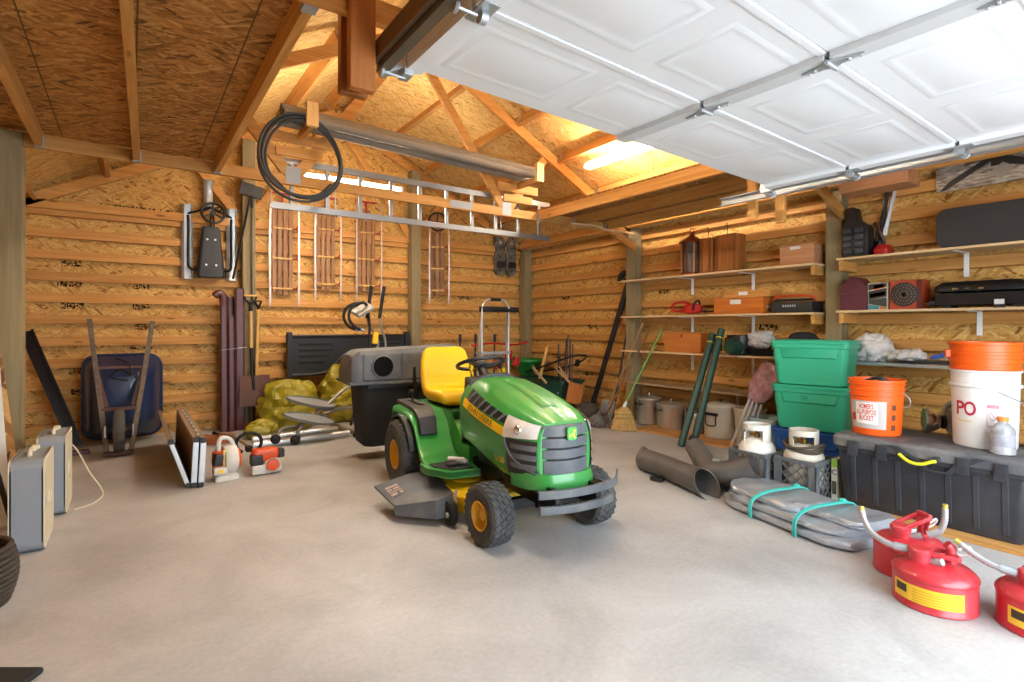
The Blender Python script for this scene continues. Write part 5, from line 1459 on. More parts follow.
# ---- third shelf, far bay
SZ = .906
t = thing('wooden_square_box', 'plain orange-brown wooden box on the third shelf beside the far post', 'box', (5.2, 3.82, SZ))
MB().box(5.10, 5.33, 3.58, 4.08, SZ + .001, SZ + .215).build('body', wood('orange_ply_y', '#b0642a', '#c87c3c', 'y', knots=False, rough=.4), t, bevel=.004, world=True)
MB().lathe([(.012, 5.094), (.012, 5.0995)], (0, 3.83, SZ + .185), 'x', 10).build('finger_hole', M_black, t, world=True)
MB().box(5.095, 5.335, 3.575, 4.085, SZ + .216, SZ + .228).build('lid', wood('orange_ply_y', '', '', 'y'), t, bevel=.003, world=True)
t = thing('stock_pot', 'dark enamel pot on the third shelf under a white plastic bag', 'pot', (5.19, 3.16, SZ))
m = MB(); m.lathe([(.10, .001), (.125, .015), (.13, .20), (.135, .205), (.125, .205), (.12, .03), (0, .03)], (5.19, 3.17, SZ), n=28); m.build('body', plain('dark_enamel', '#2a2622', .35), t, world=True)
for s in (-1, 1): MB().tube(smooth_path([(5.19, 3.17 + s * .13, SZ + .17), (5.19, 3.17 + s * .165, SZ + .165), (5.19, 3.17 + s * .165, SZ + .10), (5.19, 3.17 + s * .13, SZ + .095)], 4), .009, 8).build('handle', M_black_met, t, world=True)
t = thing('roasting_pan', 'black roasting pan on the third shelf right of the pot', 'pan', (5.18, 2.84, SZ))
m = MB(); m.loft([[(5.19 + x, 2.87 + y, SZ + z) for x, y in rrect(.22 * k, .34 * k, .06, 4)] for z, k in ((.001, .85), (.07, 1.0), (.075, 1.05), (.07, 1.05), (.06, .96), (.01, .84))]); m.build('pan', M_black_met, t, world=True)
b = lump((5.17, 2.93, SZ + .17), (.09, .13, .085), .3, 6, 2.2, 48, 32); tag(b.build('plastic_bag', plain('grey_white_bag', '#b9b6b4', .5, var=.15), ang=22), 'crumpled greyish white plastic bag draped over the roasting pan', 'bag')
b = lump((5.16, 2.74, SZ + .055), (.09, .07, .048), .3, 6, 5.2, 36, 24, flat=SZ + .002); tag(b.build('cloth_bundle', plain('tan_cloth', '#8d7a66', .9), ang=25), 'tan cloth bundle on the third shelf between the pan and the cap', 'cloth')
t = thing('seat_cushion', 'dark round-topped cushion on the third shelf above the green totes', 'cushion', (5.2, 2.52, SZ))
m = MB(); m.loft([[(5.20 + x, 2.53 + y, SZ + z) for x, y in rrect(.24 * k, .25 * k, .07, 4)] for z, k in ((.001, .9), (.04, 1.0), (.16, .97), (.22, .8), (.24, .5))]); m.build('cushion', plain('dark_cloth', '#262428', .9, bump=.2), t, world=True, ang=50)

# ---- near bay, upper shelf
SZ = 1.801
t = thing('drill_case', 'black ribbed case with a narrow neck on the upper near shelf by the post', 'case', (5.2, 2.06, SZ))
m = MB(); m.prism([(1.955, SZ + .001), (2.165, SZ + .001), (2.165, SZ + .27), (2.14, SZ + .30), (2.13, SZ + .44), (2.06, SZ + .44), (2.04, SZ + .33), (1.955, SZ + .26)], 'x', 5.13, 5.26); m.build('shell', M_black, t, bevel=.015, world=True)
for r in range(4):
    for c in range(2):
        MB().box(5.108, 5.1295, 1.985 + c * .09, 2.055 + c * .09, SZ + .03 + r * .06, SZ + .075 + r * .06).build('rib_block', plain('case_grey', '#33373c', .45), t, bevel=.008, world=True)
t = thing('chainsaw_case', 'red plastic tool lying behind the ribbed black case on the upper near shelf', 'tool', (5.2, 1.88, SZ))
m = MB(); m.loft([[(5.22 + x, 1.87 + y, SZ + z) for x, y in rrect(.16 * k, .12 * k, .03, 3)] for z, k in ((.001, .9), (.05, 1.0), (.09, .7))]); m.build('body', plain('tool_red', '', .4), t, world=True)
t = thing('trolling_motor', 'black and white rods with a clamp standing on the upper near shelf against the wall', 'rod set', (5.3, 1.88, SZ))
MB().tube([(5.30, 1.945, SZ + .03), (5.335, 1.885, SZ + .56)], .017, 8).build('black_rod', M_black, t, world=True)
MB().bar((5.29, 1.885, SZ + .22), (5.335, 1.83, SZ + .56), .028, .03).build('white_rod', M_alu, t, bevel=.004, world=True)
MB().bar((5.287, 1.889, SZ + .18), (5.292, 1.880, SZ + .25), .034, .034).build('white_tip', M_white_pl, t, bevel=.004, world=True)
m = MB(); m.tube(smooth_path([(5.28, 1.96, SZ + .30), (5.24, 1.91, SZ + .22), (5.28, 1.89, SZ + .12), (5.30, 1.95, SZ + .10), (5.29, 1.94, SZ + .25)], 5), .014, 8); m.build('clamp', M_rust, t, world=True)
MB().tube([(5.30, 1.93, SZ + .001), (5.30, 1.93, SZ + .14)], .03, 10).build('foot', M_black_met, t, world=True)
t = thing('flat_case', 'large black flat case with rounded corners on the upper near shelf', 'case', (5.2, 1.0, SZ))
m = MB(); m.loft([[(x, y, z) for y, z in rrect(1.02, .30, .07, 5, .965, SZ + .152)] for x in (5.10, 5.24)]); m.build('shell', plain('case_black', '#232325', .6, bump=.15, scale=18), t, bevel=.01, world=True)
m = MB(); m.loft([[(x, y, z) for y, z in rrect(1.03, .31, .07, 5, .965, SZ + .1555)] for x in (5.165, 5.175)]); m.build('seam', M_black_rub, t, world=True)
# picture above
t = thing('wall_picture', 'grey picture of a snowy timber scene leaning above the black flat case', 'picture', (WT - .03, 1.2, 2.28))
def pict_mat():
    m = bpy.data.materials.new('snow_picture'); m.use_nodes = True
    nt = m.node_tree; N = nt.nodes; L = nt.links; b = N['Principled BSDF']
    tc = N.new('ShaderNodeTexCoord'); mp = N.new('ShaderNodeMapping'); mp.inputs['Scale'].default_value = (6, 5, 26); mp.inputs['Rotation'].default_value = (.5, 0, 0)
    nz = N.new('ShaderNodeTexNoise'); nz.inputs['Scale'].default_value = 2.0; nz.inputs['Detail'].default_value = 9; nz.inputs['Roughness'].default_value = .75
    L.new(tc.outputs['Object'], mp.inputs[0]); L.new(mp.outputs[0], nz.inputs['Vector'])
    cr = N.new('ShaderNodeValToRGB'); e = cr.color_ramp.elements
    e[0].position = .36; e[0].color = (*hexc('#2e2722'), 1); e[1].position = .62; e[1].color = (*hexc('#c3b8aa'), 1); q = e.new(.47); q.color = (*hexc('#8a7d70'), 1)
    L.new(nz.outputs['Fac'], cr.inputs[0]); L.new(cr.outputs[0], b.inputs['Base Color']); b.inputs['Roughness'].default_value = .5
    return m
MB().box(WT - .022, WT - .002, .55, 1.54, 2.285, 2.83).build('canvas', pict_mat(), t, world=True)
M_pd = plain('picture_dark', '#2f2621', .6); M_pr = plain('picture_rust', '#6e4a3e', .6); M_pg = plain('picture_grey', '#93897d', .6)
for k, (poly, mt) in enumerate((([(1.52, 2.29), (1.48, 2.29), (1.30, 2.40), (1.18, 2.47), (1.16, 2.52), (1.28, 2.46), (1.45, 2.36)], M_pd), ([(1.20, 2.42), (1.10, 2.42), (1.10, 2.70), (1.19, 2.70)], M_pd), ([(1.36, 2.45), (1.24, 2.49), (1.22, 2.62), (1.34, 2.62)], M_pr), ([(1.12, 2.49), (1.0, 2.44), (.60, 2.40), (.60, 2.34), (.98, 2.38), (1.12, 2.42)], M_pd), ([(1.13, 2.44), (1.06, 2.39), (1.14, 2.31), (1.21, 2.37)], M_pg))):
    MB().prism(poly, 'x', WT - .0235 - .0004 * k, WT - .022).build('painted_shape', mt, t, world=True)

# ---- near bay, middle shelf
SZ = 1.341
t = thing('tackle_box', 'maroon plastic box with a pitched top at the end of the middle near shelf', 'box', (5.2, 2.06, SZ))
MB().prism([(1.955, SZ + .001), (2.165, SZ + .001), (2.17, SZ + .20), (2.12, SZ + .25), (2.085, SZ + .285), (2.03, SZ + .285), (1.995, SZ + .24), (1.95, SZ + .20)], 'x', 5.10, 5.30).build('shell', plain('maroon_plastic', '#56202f', .45), t, bevel=.008, world=True)
m = MB(); m.prism([(1.952, SZ + .13), (2.168, SZ + .13), (2.168, SZ + .145), (1.952, SZ + .145)], 'x', 5.094, 5.1); m.box(5.092, 5.1, 2.04, 2.08, SZ + .12, SZ + .16); m.build('seam_latch', plain('maroon_plastic', '', .45), t, bevel=.003, world=True)
t = thing('printed_carton', 'small printed carton in yellow, black and blue beside the maroon box', 'carton', (5.2, 1.87, SZ))
MB().box(5.10, 5.25, 1.80, 1.945, SZ + .001, SZ + .225).build('carton', plain('carton_white', '#bfb6a6', .6), t, bevel=.002, world=True)
for poly, c in (([(1.805, .19), (1.94, .165), (1.94, .215), (1.805, .222)], '#3a2a1c'), ([(1.82, .18), (1.90, .165), (1.90, .205), (1.83, .212)], '#c8591e'), ([(1.805, .105), (1.94, .085), (1.94, .155), (1.805, .178)], '#2c2a28'), ([(1.815, .12), (1.93, .10), (1.93, .135), (1.815, .152)], '#dcc02e'), ([(1.805, .02), (1.94, .05), (1.94, .085), (1.805, .10)], '#3a3a34'), ([(1.86, .005), (1.94, .005), (1.94, .045), (1.86, .03)], '#2f7f86'), ([(1.805, .004), (1.855, .004), (1.855, .028), (1.805, .018)], '#b8702c')):
    MB().prism([(y, SZ + z) for y, z in poly], 'x', 5.0985, 5.0998).build('print', plain('print' + c, c, .6), t, world=True)
t = thing('grate_box', 'orange-red square box with a round black grate on its face, middle near shelf', 'box', (5.2, 1.67, SZ))
MB().box(5.10, 5.29, 1.565, 1.785, SZ + .001, SZ + .235).build('carton', plain('carton_red', '#a8401e', .55), t, bevel=.003, world=True)
MB().box(5.098, 5.0995, 1.565, 1.60, SZ + .002, SZ + .233).build('side_band', plain('band_maroon', '#5a1c1c', .55), t, world=True)
m = MB(); m.lathe([(.097, 5.093), (.09, 5.09), (0, 5.09)], (0, 1.682, SZ + .118), 'x', 32); m.build('grate', plain('grate_black', '#2a2826', .6), t, world=True)
m = MB()
for rr, n in ((.03, 10), (.055, 16), (.078, 22)):
    for k in range(n):
        a = 2 * PI * k / n; m.lathe([(.005, 5.0885), (.005, 5.0895)], (0, 1.682 + rr * math.cos(a), SZ + .118 + rr * math.sin(a)), 'x', 6)
m.lathe([(.012, 5.087), (.0, 5.087)], (0, 1.682, SZ + .118), 'x', 10); m.build('grate_holes', plain('hole_tan', '#8a6a4a', .6), t, world=True)
t = thing('camp_stove', 'black folding camp stove on the middle near shelf', 'camp stove', (5.2, 1.2, SZ))
m = MB(); m.loft([[(x, y, z) for x, z in ((5.06, SZ + .02), (5.30, SZ + .02), (5.30, SZ + .13), (5.06, SZ + .11))] for y in (.95, 1.47)]); m.build('body', M_black_met, t, bevel=.006, world=True)
m = MB(); m.loft([[(5.19 + (x) * k, 1.21 + y * k, z) for x, y in rrect(.25, .54, .03, 3)] for z, k in ((SZ + .125, 1.0), (SZ + .165, .99), (SZ + .195, .85), (SZ + .20, .6))]); m.build('lid', M_black_met, t, world=True, ang=45)
MB().tube(smooth_path([(5.05, 1.34, SZ + .12), (5.03, 1.33, SZ + .13), (5.03, 1.21, SZ + .13), (5.05, 1.20, SZ + .12)], 4), .008, 8).build('handle', M_black_rub, t, world=True)
for y in (1.34, 1.19, 1.27): MB().obox((5.05, y, SZ + .14), (.01, .03, .012)).build('clasp', M_chrome, t, world=True)
m = MB(); m.tube([(5.055, 1.46, SZ + .04), (5.055, 1.50, SZ + .04)], .02, 10); m.build('knob', M_black, t, world=True)
MB().tube([(5.10, 1.47, SZ + .035), (5.08, 1.54, SZ + .035)], .007, 8).build('regulator', M_chrome, t, world=True)
for y in (1.0, 1.4): MB().box(5.08, 5.28, y - .02, y + .02, SZ + .001, SZ + .02).build('foot', M_black, t, world=True)
MB().box(5.042, 5.046, 1.055, 1.12, SZ - .005, SZ + .06).build('hang_tag', M_black, t, world=True)
MB().box(5.040, 5.0418, 1.06, 1.115, SZ + .02, SZ + .055).build('tag_paper', M_white_pl, t, world=True)

# ---- near bay, lower metal shelf
SZ = .901
b = lump((5.19, 1.95, SZ + .12), (.12, .16, .12), .3, 4, 3.3, 56, 36, flat=SZ + .002); tag(b.build('plastic_bag', plain('white_bag', '#cfcac6', .45, var=.12), ang=22), 'big white plastic bag bundle at the post end of the metal shelf', 'bag')
b = lump((5.16, 1.68, SZ + .06), (.10, .16, .055), .35, 5, 7.3, 56, 32, flat=SZ + .002); tag(b.build('plastic_bag', plain('white_bag', '', .45), ang=22), 'flat white plastic bag with blue print in the middle of the metal shelf', 'bag')
t = thing('garden_shears', 'black-handled garden shears lying at the front of the metal shelf', 'shears', (5.08, 1.5, SZ))
for a, b_ in (((5.075, 1.72, SZ + .015), (5.07, 1.33, SZ + .02)), ((5.11, 1.60, SZ + .02), (5.09, 1.30, SZ + .03))): MB().bar(a, b_, .022, .02).build('handle', M_black, t, bevel=.006, world=True)
for a, b_ in (((5.17, 1.50, SZ + .05), (5.20, 1.22, SZ + .10)), ((5.19, 1.50, SZ + .06), (5.17, 1.25, SZ + .12))): MB().bar(a, b_, .006, .03).build('blade', M_galv, t, world=True)
MB().bar((5.14, 1.52, SZ + .05), (5.16, 1.40, SZ + .09), .02, .03).build('blue_grip', plain('blue_grip', '#2b4fa3', .5), t, bevel=.006, world=True)

# ---- floor under the far shelves: plywood and pots
tag(MB().box(4.77, 5.32, 2.56, 4.25, .001, .02).build('plywood_sheet', wood('ply_y', '#a87338', '#c9975a', 'y', knots=False), bevel=.002), 'plywood sheet lying on the floor under the pots', 'plywood')
M_steel = plain('brushed_steel', '#c9c2b7', .25, .7, dirt=.2, dirtcol='#8a7a66')
def pot(x, y, r, h, label, lid=True, z0=.021, mat=None, handles='side', big=False):
    t = thing('cooking_pot', label, 'pot', (x, y, z0), RNG.uniform(-.4, .4), 'pots under the shelves')
    mt = mat or M_steel
    m = MB(); m.lathe([(r * .93, 0), (r * .98, .01), (r, .03), (r, h - .02), (r * 1.04, h - .012), (r * 1.04, h), (r * .97, h), (r * .96, .02), (0, .02)], n=36); m.build('body', mt, t, ang=40)
    if lid:
        m = MB(); m.lathe([(r * 1.05, h + .001), (r * 1.05, h + .012), (r * .98, h + .022), (r * .5, h + .04), (0, h + .045)], n=36); m.build('lid', mt, t)
        m = MB(); m.lathe([(.012, h + .04), (.012, h + .055), (.026, h + .062), (.028, h + .075), (.0, h + .082)], n=16); m.build('knob', M_black if not big else M_chrome, t)
    for s in (-1, 1):
        if handles == 'side': MB().tube(smooth_path([(s * r, -.05, h * .82), (s * (r + .035), -.045, h * .82), (s * (r + .04), .0, h * .82), (s * (r + .035), .045, h * .82), (s * r, .05, h * .82)], 4), .009, 8).build('handle', M_black if big else mt, t)
    return t
pot(5.17, 4.36, .15, .30, 'steel pot with lid and chrome knob, nearest to the far shelf post', big=True)
pot(5.12, 3.99, .165, .27, 'wide steel pressure cooker with black side handles, beside the broom', big=True)
pot(5.12, 3.665, .11, .20, 'small low steel pot with a lid behind the green tubes')
t = pot(5.13, 3.355, .165, .33, 'tall pale enamel canner with a wire handle, right of the green tubes', mat=plain('pale_enamel', '#c9c0ae', .45, dirt=.15, dirtcol='#9a8a70'), handles='none')
t.rotation_euler.z = 0
m = MB(); m.tube(smooth_path([(-.176, -.06, .26), (-.185, -.06, .20), (-.18, -.05, .145), (-.18, .05, .145), (-.185, .06, .20), (-.176, .06, .26)], 4), .006, 8); m.box(-.182, -.166, -.075, .075, .245, .275); m.build('handle', M_black_met, t)
t = thing('plastic_bucket', 'beige plastic bucket standing behind the folded chair legs', 'bucket', (5.09, 3.0, .021))
MB().lathe([(.125, 0), (.15, .33), (.158, .335), (.158, .36), (.148, .36), (.12, .012), (0, .012)], n=32).build('body', plain('beige_plastic', '#c4b79d', .5), t, ang=40)
t = thing('plastic_tub', 'pale blue-grey plastic tub half hidden behind the white propane tank', 'tub', (4.95, 2.72, .001))
m = MB(); m.loft([[(x, y, z) for x, y in rrect(.30 * k, .26 * k, .06, 4)] for z, k in ((.021, .8), (.30, 1.0), (.31, 1.05), (.335, 1.05), (.335, .98), (.04, .78))]); m.build('body', plain('pale_bluegrey', '#9fb0b4', .5), t, ang=40)

# ---- leaning long things at the far shelf post
t = thing('fence_board', 'long black flat pole leaning slantwise on the right wall near the corner', 'pole', (5.25, 5.4, 0))
MB().bar((5.20, 5.42, .0), (5.33, 4.83, 1.80), .075, .03, (1, 0, 0)).build('pole', M_black, t, bevel=.004, world=True)
t = thing('pipe_elbow', 'black curved pipe end sticking out by the far shelf post at shelf height', 'pipe', (5.3, 4.9, 1.8))
MB().tube(smooth_path([(5.30, 4.97, 1.80), (5.30, 4.95, 1.87), (5.30, 4.89, 1.905), (5.30, 4.82, 1.89)], 5), .032, 12).build('pipe', M_black_rub, t, world=True)
t = thing('shovel_handle', 'shovel with a long wooden handle leaning left of the far shelf post', 'shovel', (4.95, 4.75, 0))
MB().tube([(4.90, 4.77, .22), (5.18, 4.46, 1.25)], .014, 10).build('handle', wood('dull_handle_z', '#7e6446', '#a38660', 'z', knots=False), t, world=True)
m = MB(); m.grid(lambda u, v: (4.86 + .04 * v + .02 * math.cos(PI * (u - .5)), 4.80 - .03 * v + (u - .5) * .22, .01 + .26 * v - .0 * u), 8, 6, (.004, 0, 0)); m.build('blade', M_galv, t, ang=60, world=True)
t = thing('garden_hoe', 'dark-handled hoe leaning on the wall beside the shovel', 'hoe', (5.05, 4.85, 0))
MB().tube([(5.05, 4.86, .02), (5.30, 4.82, 1.2)], .014, 10).build('handle', M_black_met, t, world=True)
MB().obox((5.03, 4.86, .02), (.09, .16, .03), (0, 0, .1)).build('blade', M_rust, t, bevel=.004, world=True)
t = thing('leaf_rake', 'brown-handled wire rake leaning on the shelf edges behind the broom', 'rake', (4.75, 4.5, 0))
MB().tube([(4.70, 4.60, .16), (5.02, 4.20, 1.20)], .012, 10).build('handle', wood('old_brown_z', '#6e4a2a', '#8a6238', 'z', knots=False), t, world=True)
for k in range(9):
    a = (k - 4) * .075
    MB().tube([(4.70, 4.60, .17), (4.66 + .1 * a, 4.66 + a * .5, .06), (4.62 + .2 * a, 4.67 + a * 1.1, .006)], .004, 6).build('tine', M_rust, t, world=True)
t = thing('corn_broom', 'straw broom with a green handle standing on its bristles before the pots', 'broom', (4.6, 4.2, 0))
MB().tube([(4.66, 4.28, .30), (5.035, 4.06, 1.16)], .012, 10).build('handle', plain('green_handle', '#5f8a3c', .45), t, world=True)
MB().tube([(4.645, 4.29, .255), (4.675, 4.27, .33)], [.028, .018], 12).build('collar', M_galv, t, world=True)
def straw_mat():
    return wood('straw_z', '#8a6630', '#c9a468', 'z', knots=False, rough=.9, scale=3.0)
m = MB()
dirn = Vector((.62, -.78, 0))
rings = []
for z, w, th, c in ((.275, .03, .028, (4.652, 4.284)), (.23, .085, .045, (4.642, 4.285)), (.12, .125, .05, (4.63, 4.27)), (.002, .155, .045, (4.62, 4.255))):
    rings.append([(c[0] + dirn.x * w * math.cos(q) + dirn.y * th * math.sin(q), c[1] + dirn.y * w * math.cos(q) - dirn.x * th * math.sin(q) , z + (.012 if z < .05 else 0) * RNG.random()) for q in [2 * PI * i / 48 for i in range(48)]])
m.loft(rings); m.build('bristles', straw_mat(), t, world=True, ang=30)
for z, f in ((.19, .101), (.15, .116)):
    cxy = (4.637, 4.279) if z > .17 else (4.633, 4.274)
    MB().tube([(cxy[0] + dirn.x * f * math.cos(q) + dirn.y * .051 * math.sin(q), cxy[1] + dirn.y * f * math.cos(q) - dirn.x * .051 * math.sin(q), z) for q in [2 * PI * i / 30 for i in range(30)]], .004, 6, closed=True).build('stitching', plain('stitch_green', '#6d7a3a', .8), t, world=True)
b = lump((4.66, 4.93, .12), (.13, .15, .13), .35, 5, 1.1, 44, 28, flat=.003); tag(b.build('cloth_sack', plain('dark_taupe_sack', '#4a4038', .9, bump=.3, var=.25), ang=22), 'dark crumpled sack on the floor behind the mower hood', 'sack')
b = lump((4.50, 4.60, .08), (.08, .10, .08), .35, 6, 6.1, 40, 24, flat=.003); tag(b.build('cloth_sack', plain('grey_sack', '#6a635b', .9, bump=.3, var=.25), ang=22), 'smaller grey crumpled sack beside the broom bristles', 'sack')

# ---- corner clutter: cart, spreader, sticks, antlers
M_dkgreen = plain('dark_green_plastic', '#173d31', .45, var=.1)
t = thing('utility_cart', 'dark green plastic cart tub with things in it, in the far right corner', 'cart', (4.95, 5.85, 0))
m = MB(); cx_, cy_ = 4.93, 5.95
def cring(z, k, kk=1.0): return [(cx_ + x, cy_ + y, z) for x, y in rrect(.42 * k, .95 * k, .05, 4)]
m.loft([cring(.16, .86), cring(.42, 1.0), cring(.425, 1.06), cring(.46, 1.06), cring(.46, .98), cring(.19, .84)]); m.build('tub', M_dkgreen, t, world=True, ang=40)
for sy in (-1, 1):
    for sx in (-1, 1): MB().lathe([(.04, -.025), (.10, -.03), (.12, -.015), (.12, .015), (.10, .03), (.04, .025)], (cx_ + sx * .19, cy_ + sy * .30, .12), 'x', 20).build('wheel', M_black_rub, t, world=True)
MB().box(cx_ - .17, cx_ + .17, cy_ - .34, cy_ + .34, .10, .17).build('chassis', M_black_met, t, world=True)
MB().lathe([(.012, 0), (.012, .01)], (cx_ - .226, cy_ - .42, .30), 'x', 10).build('rivet', M_galv, t, world=True)
t = thing('lawn_spreader', 'bright green broadcast spreader hopper on a black frame in the corner', 'spreader', (5.0, 6.62, 0))
m = MB(); m.lathe([(.05, .42), (.12, .48), (.27, .66), (.285, .67), (.285, .70), (.265, .70), (.11, .50), (0, .46)], (5.0, 6.62, 0), n=32); m.build('hopper', plain('spreader_green', '#1f7a2e', .4), t, world=True)
for sx in (-1, 1):
    MB().lathe([(.05, -.02), (.13, -.03), (.15, 0), (.13, .03), (.05, .02)], (5.0 + sx * .26, 6.62, .15), 'x', 22).build('wheel', M_black_rub, t, world=True)
    MB().tube([(5.0 + sx * .12, 6.65, .42), (5.0 + sx * .15, 6.62, .15)], .012, 8).build('leg', M_black_met, t, world=True)
MB().tube([(4.74, 6.62, .15), (5.26, 6.62, .15)], .012, 8).build('axle', M_galv, t, world=True)
MB().tube(smooth_path([(4.90, 6.50, .50), (4.88, 5.72, .72), (4.98, 5.48, .80), (5.10, 5.42, .80), (5.16, 5.46, .78)], 5), .013, 8).build('push_handle', M_black_met, t, world=True)
MB().tube(smooth_path([(5.10, 6.50, .50), (5.10, 5.78, .62), (5.12, 5.50, .72), (5.16, 5.46, .78)], 5), .013, 8).build('push_handle', M_black_met, t, world=True)
MB().obox((5.09, 5.56, .69), (.06, .06, .10), (.4, 0, 0)).build('grip_block', M_black, t, bevel=.015, world=True)
t = thing('snow_thrower', 'old black and red machine with levers between the seat and the step ladder', 'machine', (3.9, 6.0, 0))
m = MB(); m.obox((3.85, 6.1, .30), (.5, .45, .5)); m.build('engine_box', M_black_met, t, bevel=.05, world=True)
for x in (3.55, 4.15): MB().lathe([(.06, -.05), (.17, -.06), (.19, 0), (.17, .06), (.06, .05)], (x, 6.1, .19), 'x', 24).build('wheel', M_black_rub, t, world=True)
for x in (3.45, 3.68, 3.98): MB().tube([(x, 6.0, .5), (x - .02, 5.95, 1.02)], .012, 8).build('lever', M_black_met, t, world=True)
for x in (3.43, 3.66, 3.96): MB().tube([(x, 5.95, 1.0), (x - .004, 5.94, 1.10)], .02, 8).build('lever_grip', M_black, t, world=True)
MB().tube(smooth_path([(3.6, 5.95, .95), (3.9, 5.9, .98), (4.25, 5.95, .95), (4.55, 6.0, .98)], 4), .014, 8).build('handle_bar', plain('tool_red', '', .4), t, world=True)
for k, (x, z) in enumerate(((4.15, .82), (4.28, .72), (3.95, .70))): MB().obox((x, 5.9, z), (.09, .07, .13), (0, .3 * k, 0)).build('red_cover', plain('tool_red', '', .4), t, bevel=.02, world=True)
MB().obox((4.02, 5.86, .62), (.08, .05, .07)).build('yellow_cap', M_yellow, t, bevel=.012, world=True)
tag(MB().tube([(4.86, 6.2, .20), (5.0, 6.12, .90)], .024, 10).build('wooden_pole', M_handle_wood), 'pale wooden pole standing in the dark green cart', 'pole')
rs = random.Random(11)
for k in range(6):
    y = 5.60 + .05 * k; x = 5.02 + rs.uniform(-.04, .04)
    o = MB().tube([(x, y, .20), (x + rs.uniform(-.02, .1), y + rs.uniform(-.05, .03), rs.uniform(.78, 1.16))], rs.uniform(.006, .013), 6).build('thin_stick', M_black_met if k % 2 else M_rust)
    tag(o, 'thin dark stick of the bundle standing in the dark green cart', 'stick', 'sticks in the green cart')
for k, (x, y, z, s, lab) in enumerate(((4.66, 5.72, .44, 1, 'forked pale antler lying on the cart rim, the left one'), (4.78, 5.36, .46, -1, 'forked pale antler above the brown board, the right one'))):
    t = thing('antler', lab, 'antler', (x, y, z - .03), 0, 'antlers on the cart')
    A = plain('antler_bone', '#b89a72', .6)
    m = MB(); m.tube(smooth_path([(x, y, z - .02), (x - .02, y + .09, z + .06), (x - .03, y + .2, z + .12), (x - .02, y + .30, z + .19)], 4), [.017] * 4 + [.014] * 4 + [.011] * 4 + [.005], 8); m.build('beam', A, t, world=True)
    for q in ((.08, .05, .13), (.16, .10, .20), (.04, .02, .10)):
        MB().tube([(x - .02, y + q[0], z + q[1]), (x - .05, y + q[0] + .03 * s, z + q[1] + .07), (x - .06, y + q[0] + .07, z + q[2] + .02)], [.011, .009, .004], 8).build('tine', A, t, world=True)
tag(MB().obox((4.70, 5.18, .33), (.02, .24, .27), (.12, .15, .2)).build('wooden_board', wood('orange_ply_z', '#a8622c', '#c07c44', 'z', knots=False), bevel=.006), 'small brown wooden board leaning on the dark green cart', 'board')

# ---- green tubes and roll
for k, (a, b_, lab) in enumerate((((4.46, 3.36, .01), (5.0, 3.36, 1.12), 'dark green tube leaning on the shelves, left of the pair'), ((4.475, 3.235, .01), (5.0, 3.26, 1.17), 'dark green tube leaning on the shelves, right of the pair'))):
    t = thing('green_tube', lab, 'tube', a, 0, 'green tubes leaning on the shelves')
    MB().tube([a, b_], .036, 16).build('tube', M_dkgreen, t, world=True)
    q = Vector(b_) + (Vector(a) - Vector(b_)).normalized() * .10
    p2 = Vector(a) - Vector(b_); ax = p2.normalized(); e1 = ax.cross(Vector((0, 1, 0))).normalized(); e2 = ax.cross(e1)
    MB().tube([q + e1 * (.039 * math.cos(2 * PI * i / 16)) + e2 * (.039 * math.sin(2 * PI * i / 16)) for i in range(16)], .005, 6, closed=True).build('tie', plain('yellow_tie', '#c9b43a', .6), t, world=True)
tag(MB().tube([(4.93, 3.13, 1.0), (5.04, 3.10, .98)], [.075, .075], 18).build('netting_roll', M_dkgreen), 'dark green roll hanging at the shelf edge beside the green tubes', 'roll')

# ---- folded chair in a shiny bag
t = thing('folded_chair', 'folded camp chair with silver legs and a shiny dusky pink cover, leaning at the shelf', 'folding chair', (4.85, 3.0, 0))
for k in range(4): MB().tube([(4.80 + .03 * k, 3.03 - .045 * k, .022), (4.97, 2.84 - .035 * k, .72)], .013, 8).build('leg', M_alu, t, world=True)
b = MB(); A0, A1 = Vector((4.935, 2.86, .48)), Vector((4.99, 2.70, .84)); ax = (A1 - A0).normalized(); e1 = Vector((.2, 1, .4)); e1 = (e1 - ax * e1.dot(ax)).normalized(); e2 = ax.cross(e1)
rings = []
for i in range(15):
    s = i / 14; c = A0 + (A1 - A0) * s; w = .10 + .035 * math.sin(PI * s) - (.03 if i in (0, 14) else 0)
    rings.append([c + e1 * (w * math.cos(q) * (1 + .22 * mnoise.noise(Vector((q * 2.2, s * 5, 1))))) + e2 * (.05 * math.sin(q) * (1 + .3 * mnoise.noise(Vector((q * 2, s * 6, 4))))) for q in [2 * PI * k / 26 for k in range(26)]])
b.loft(rings); b.build('cover', plain('dusky_pink', '#94626c', .22, .2, dirt=.7, dirtcol='#d6bcc0', scale=26, bump=.5), t, world=True, ang=24)

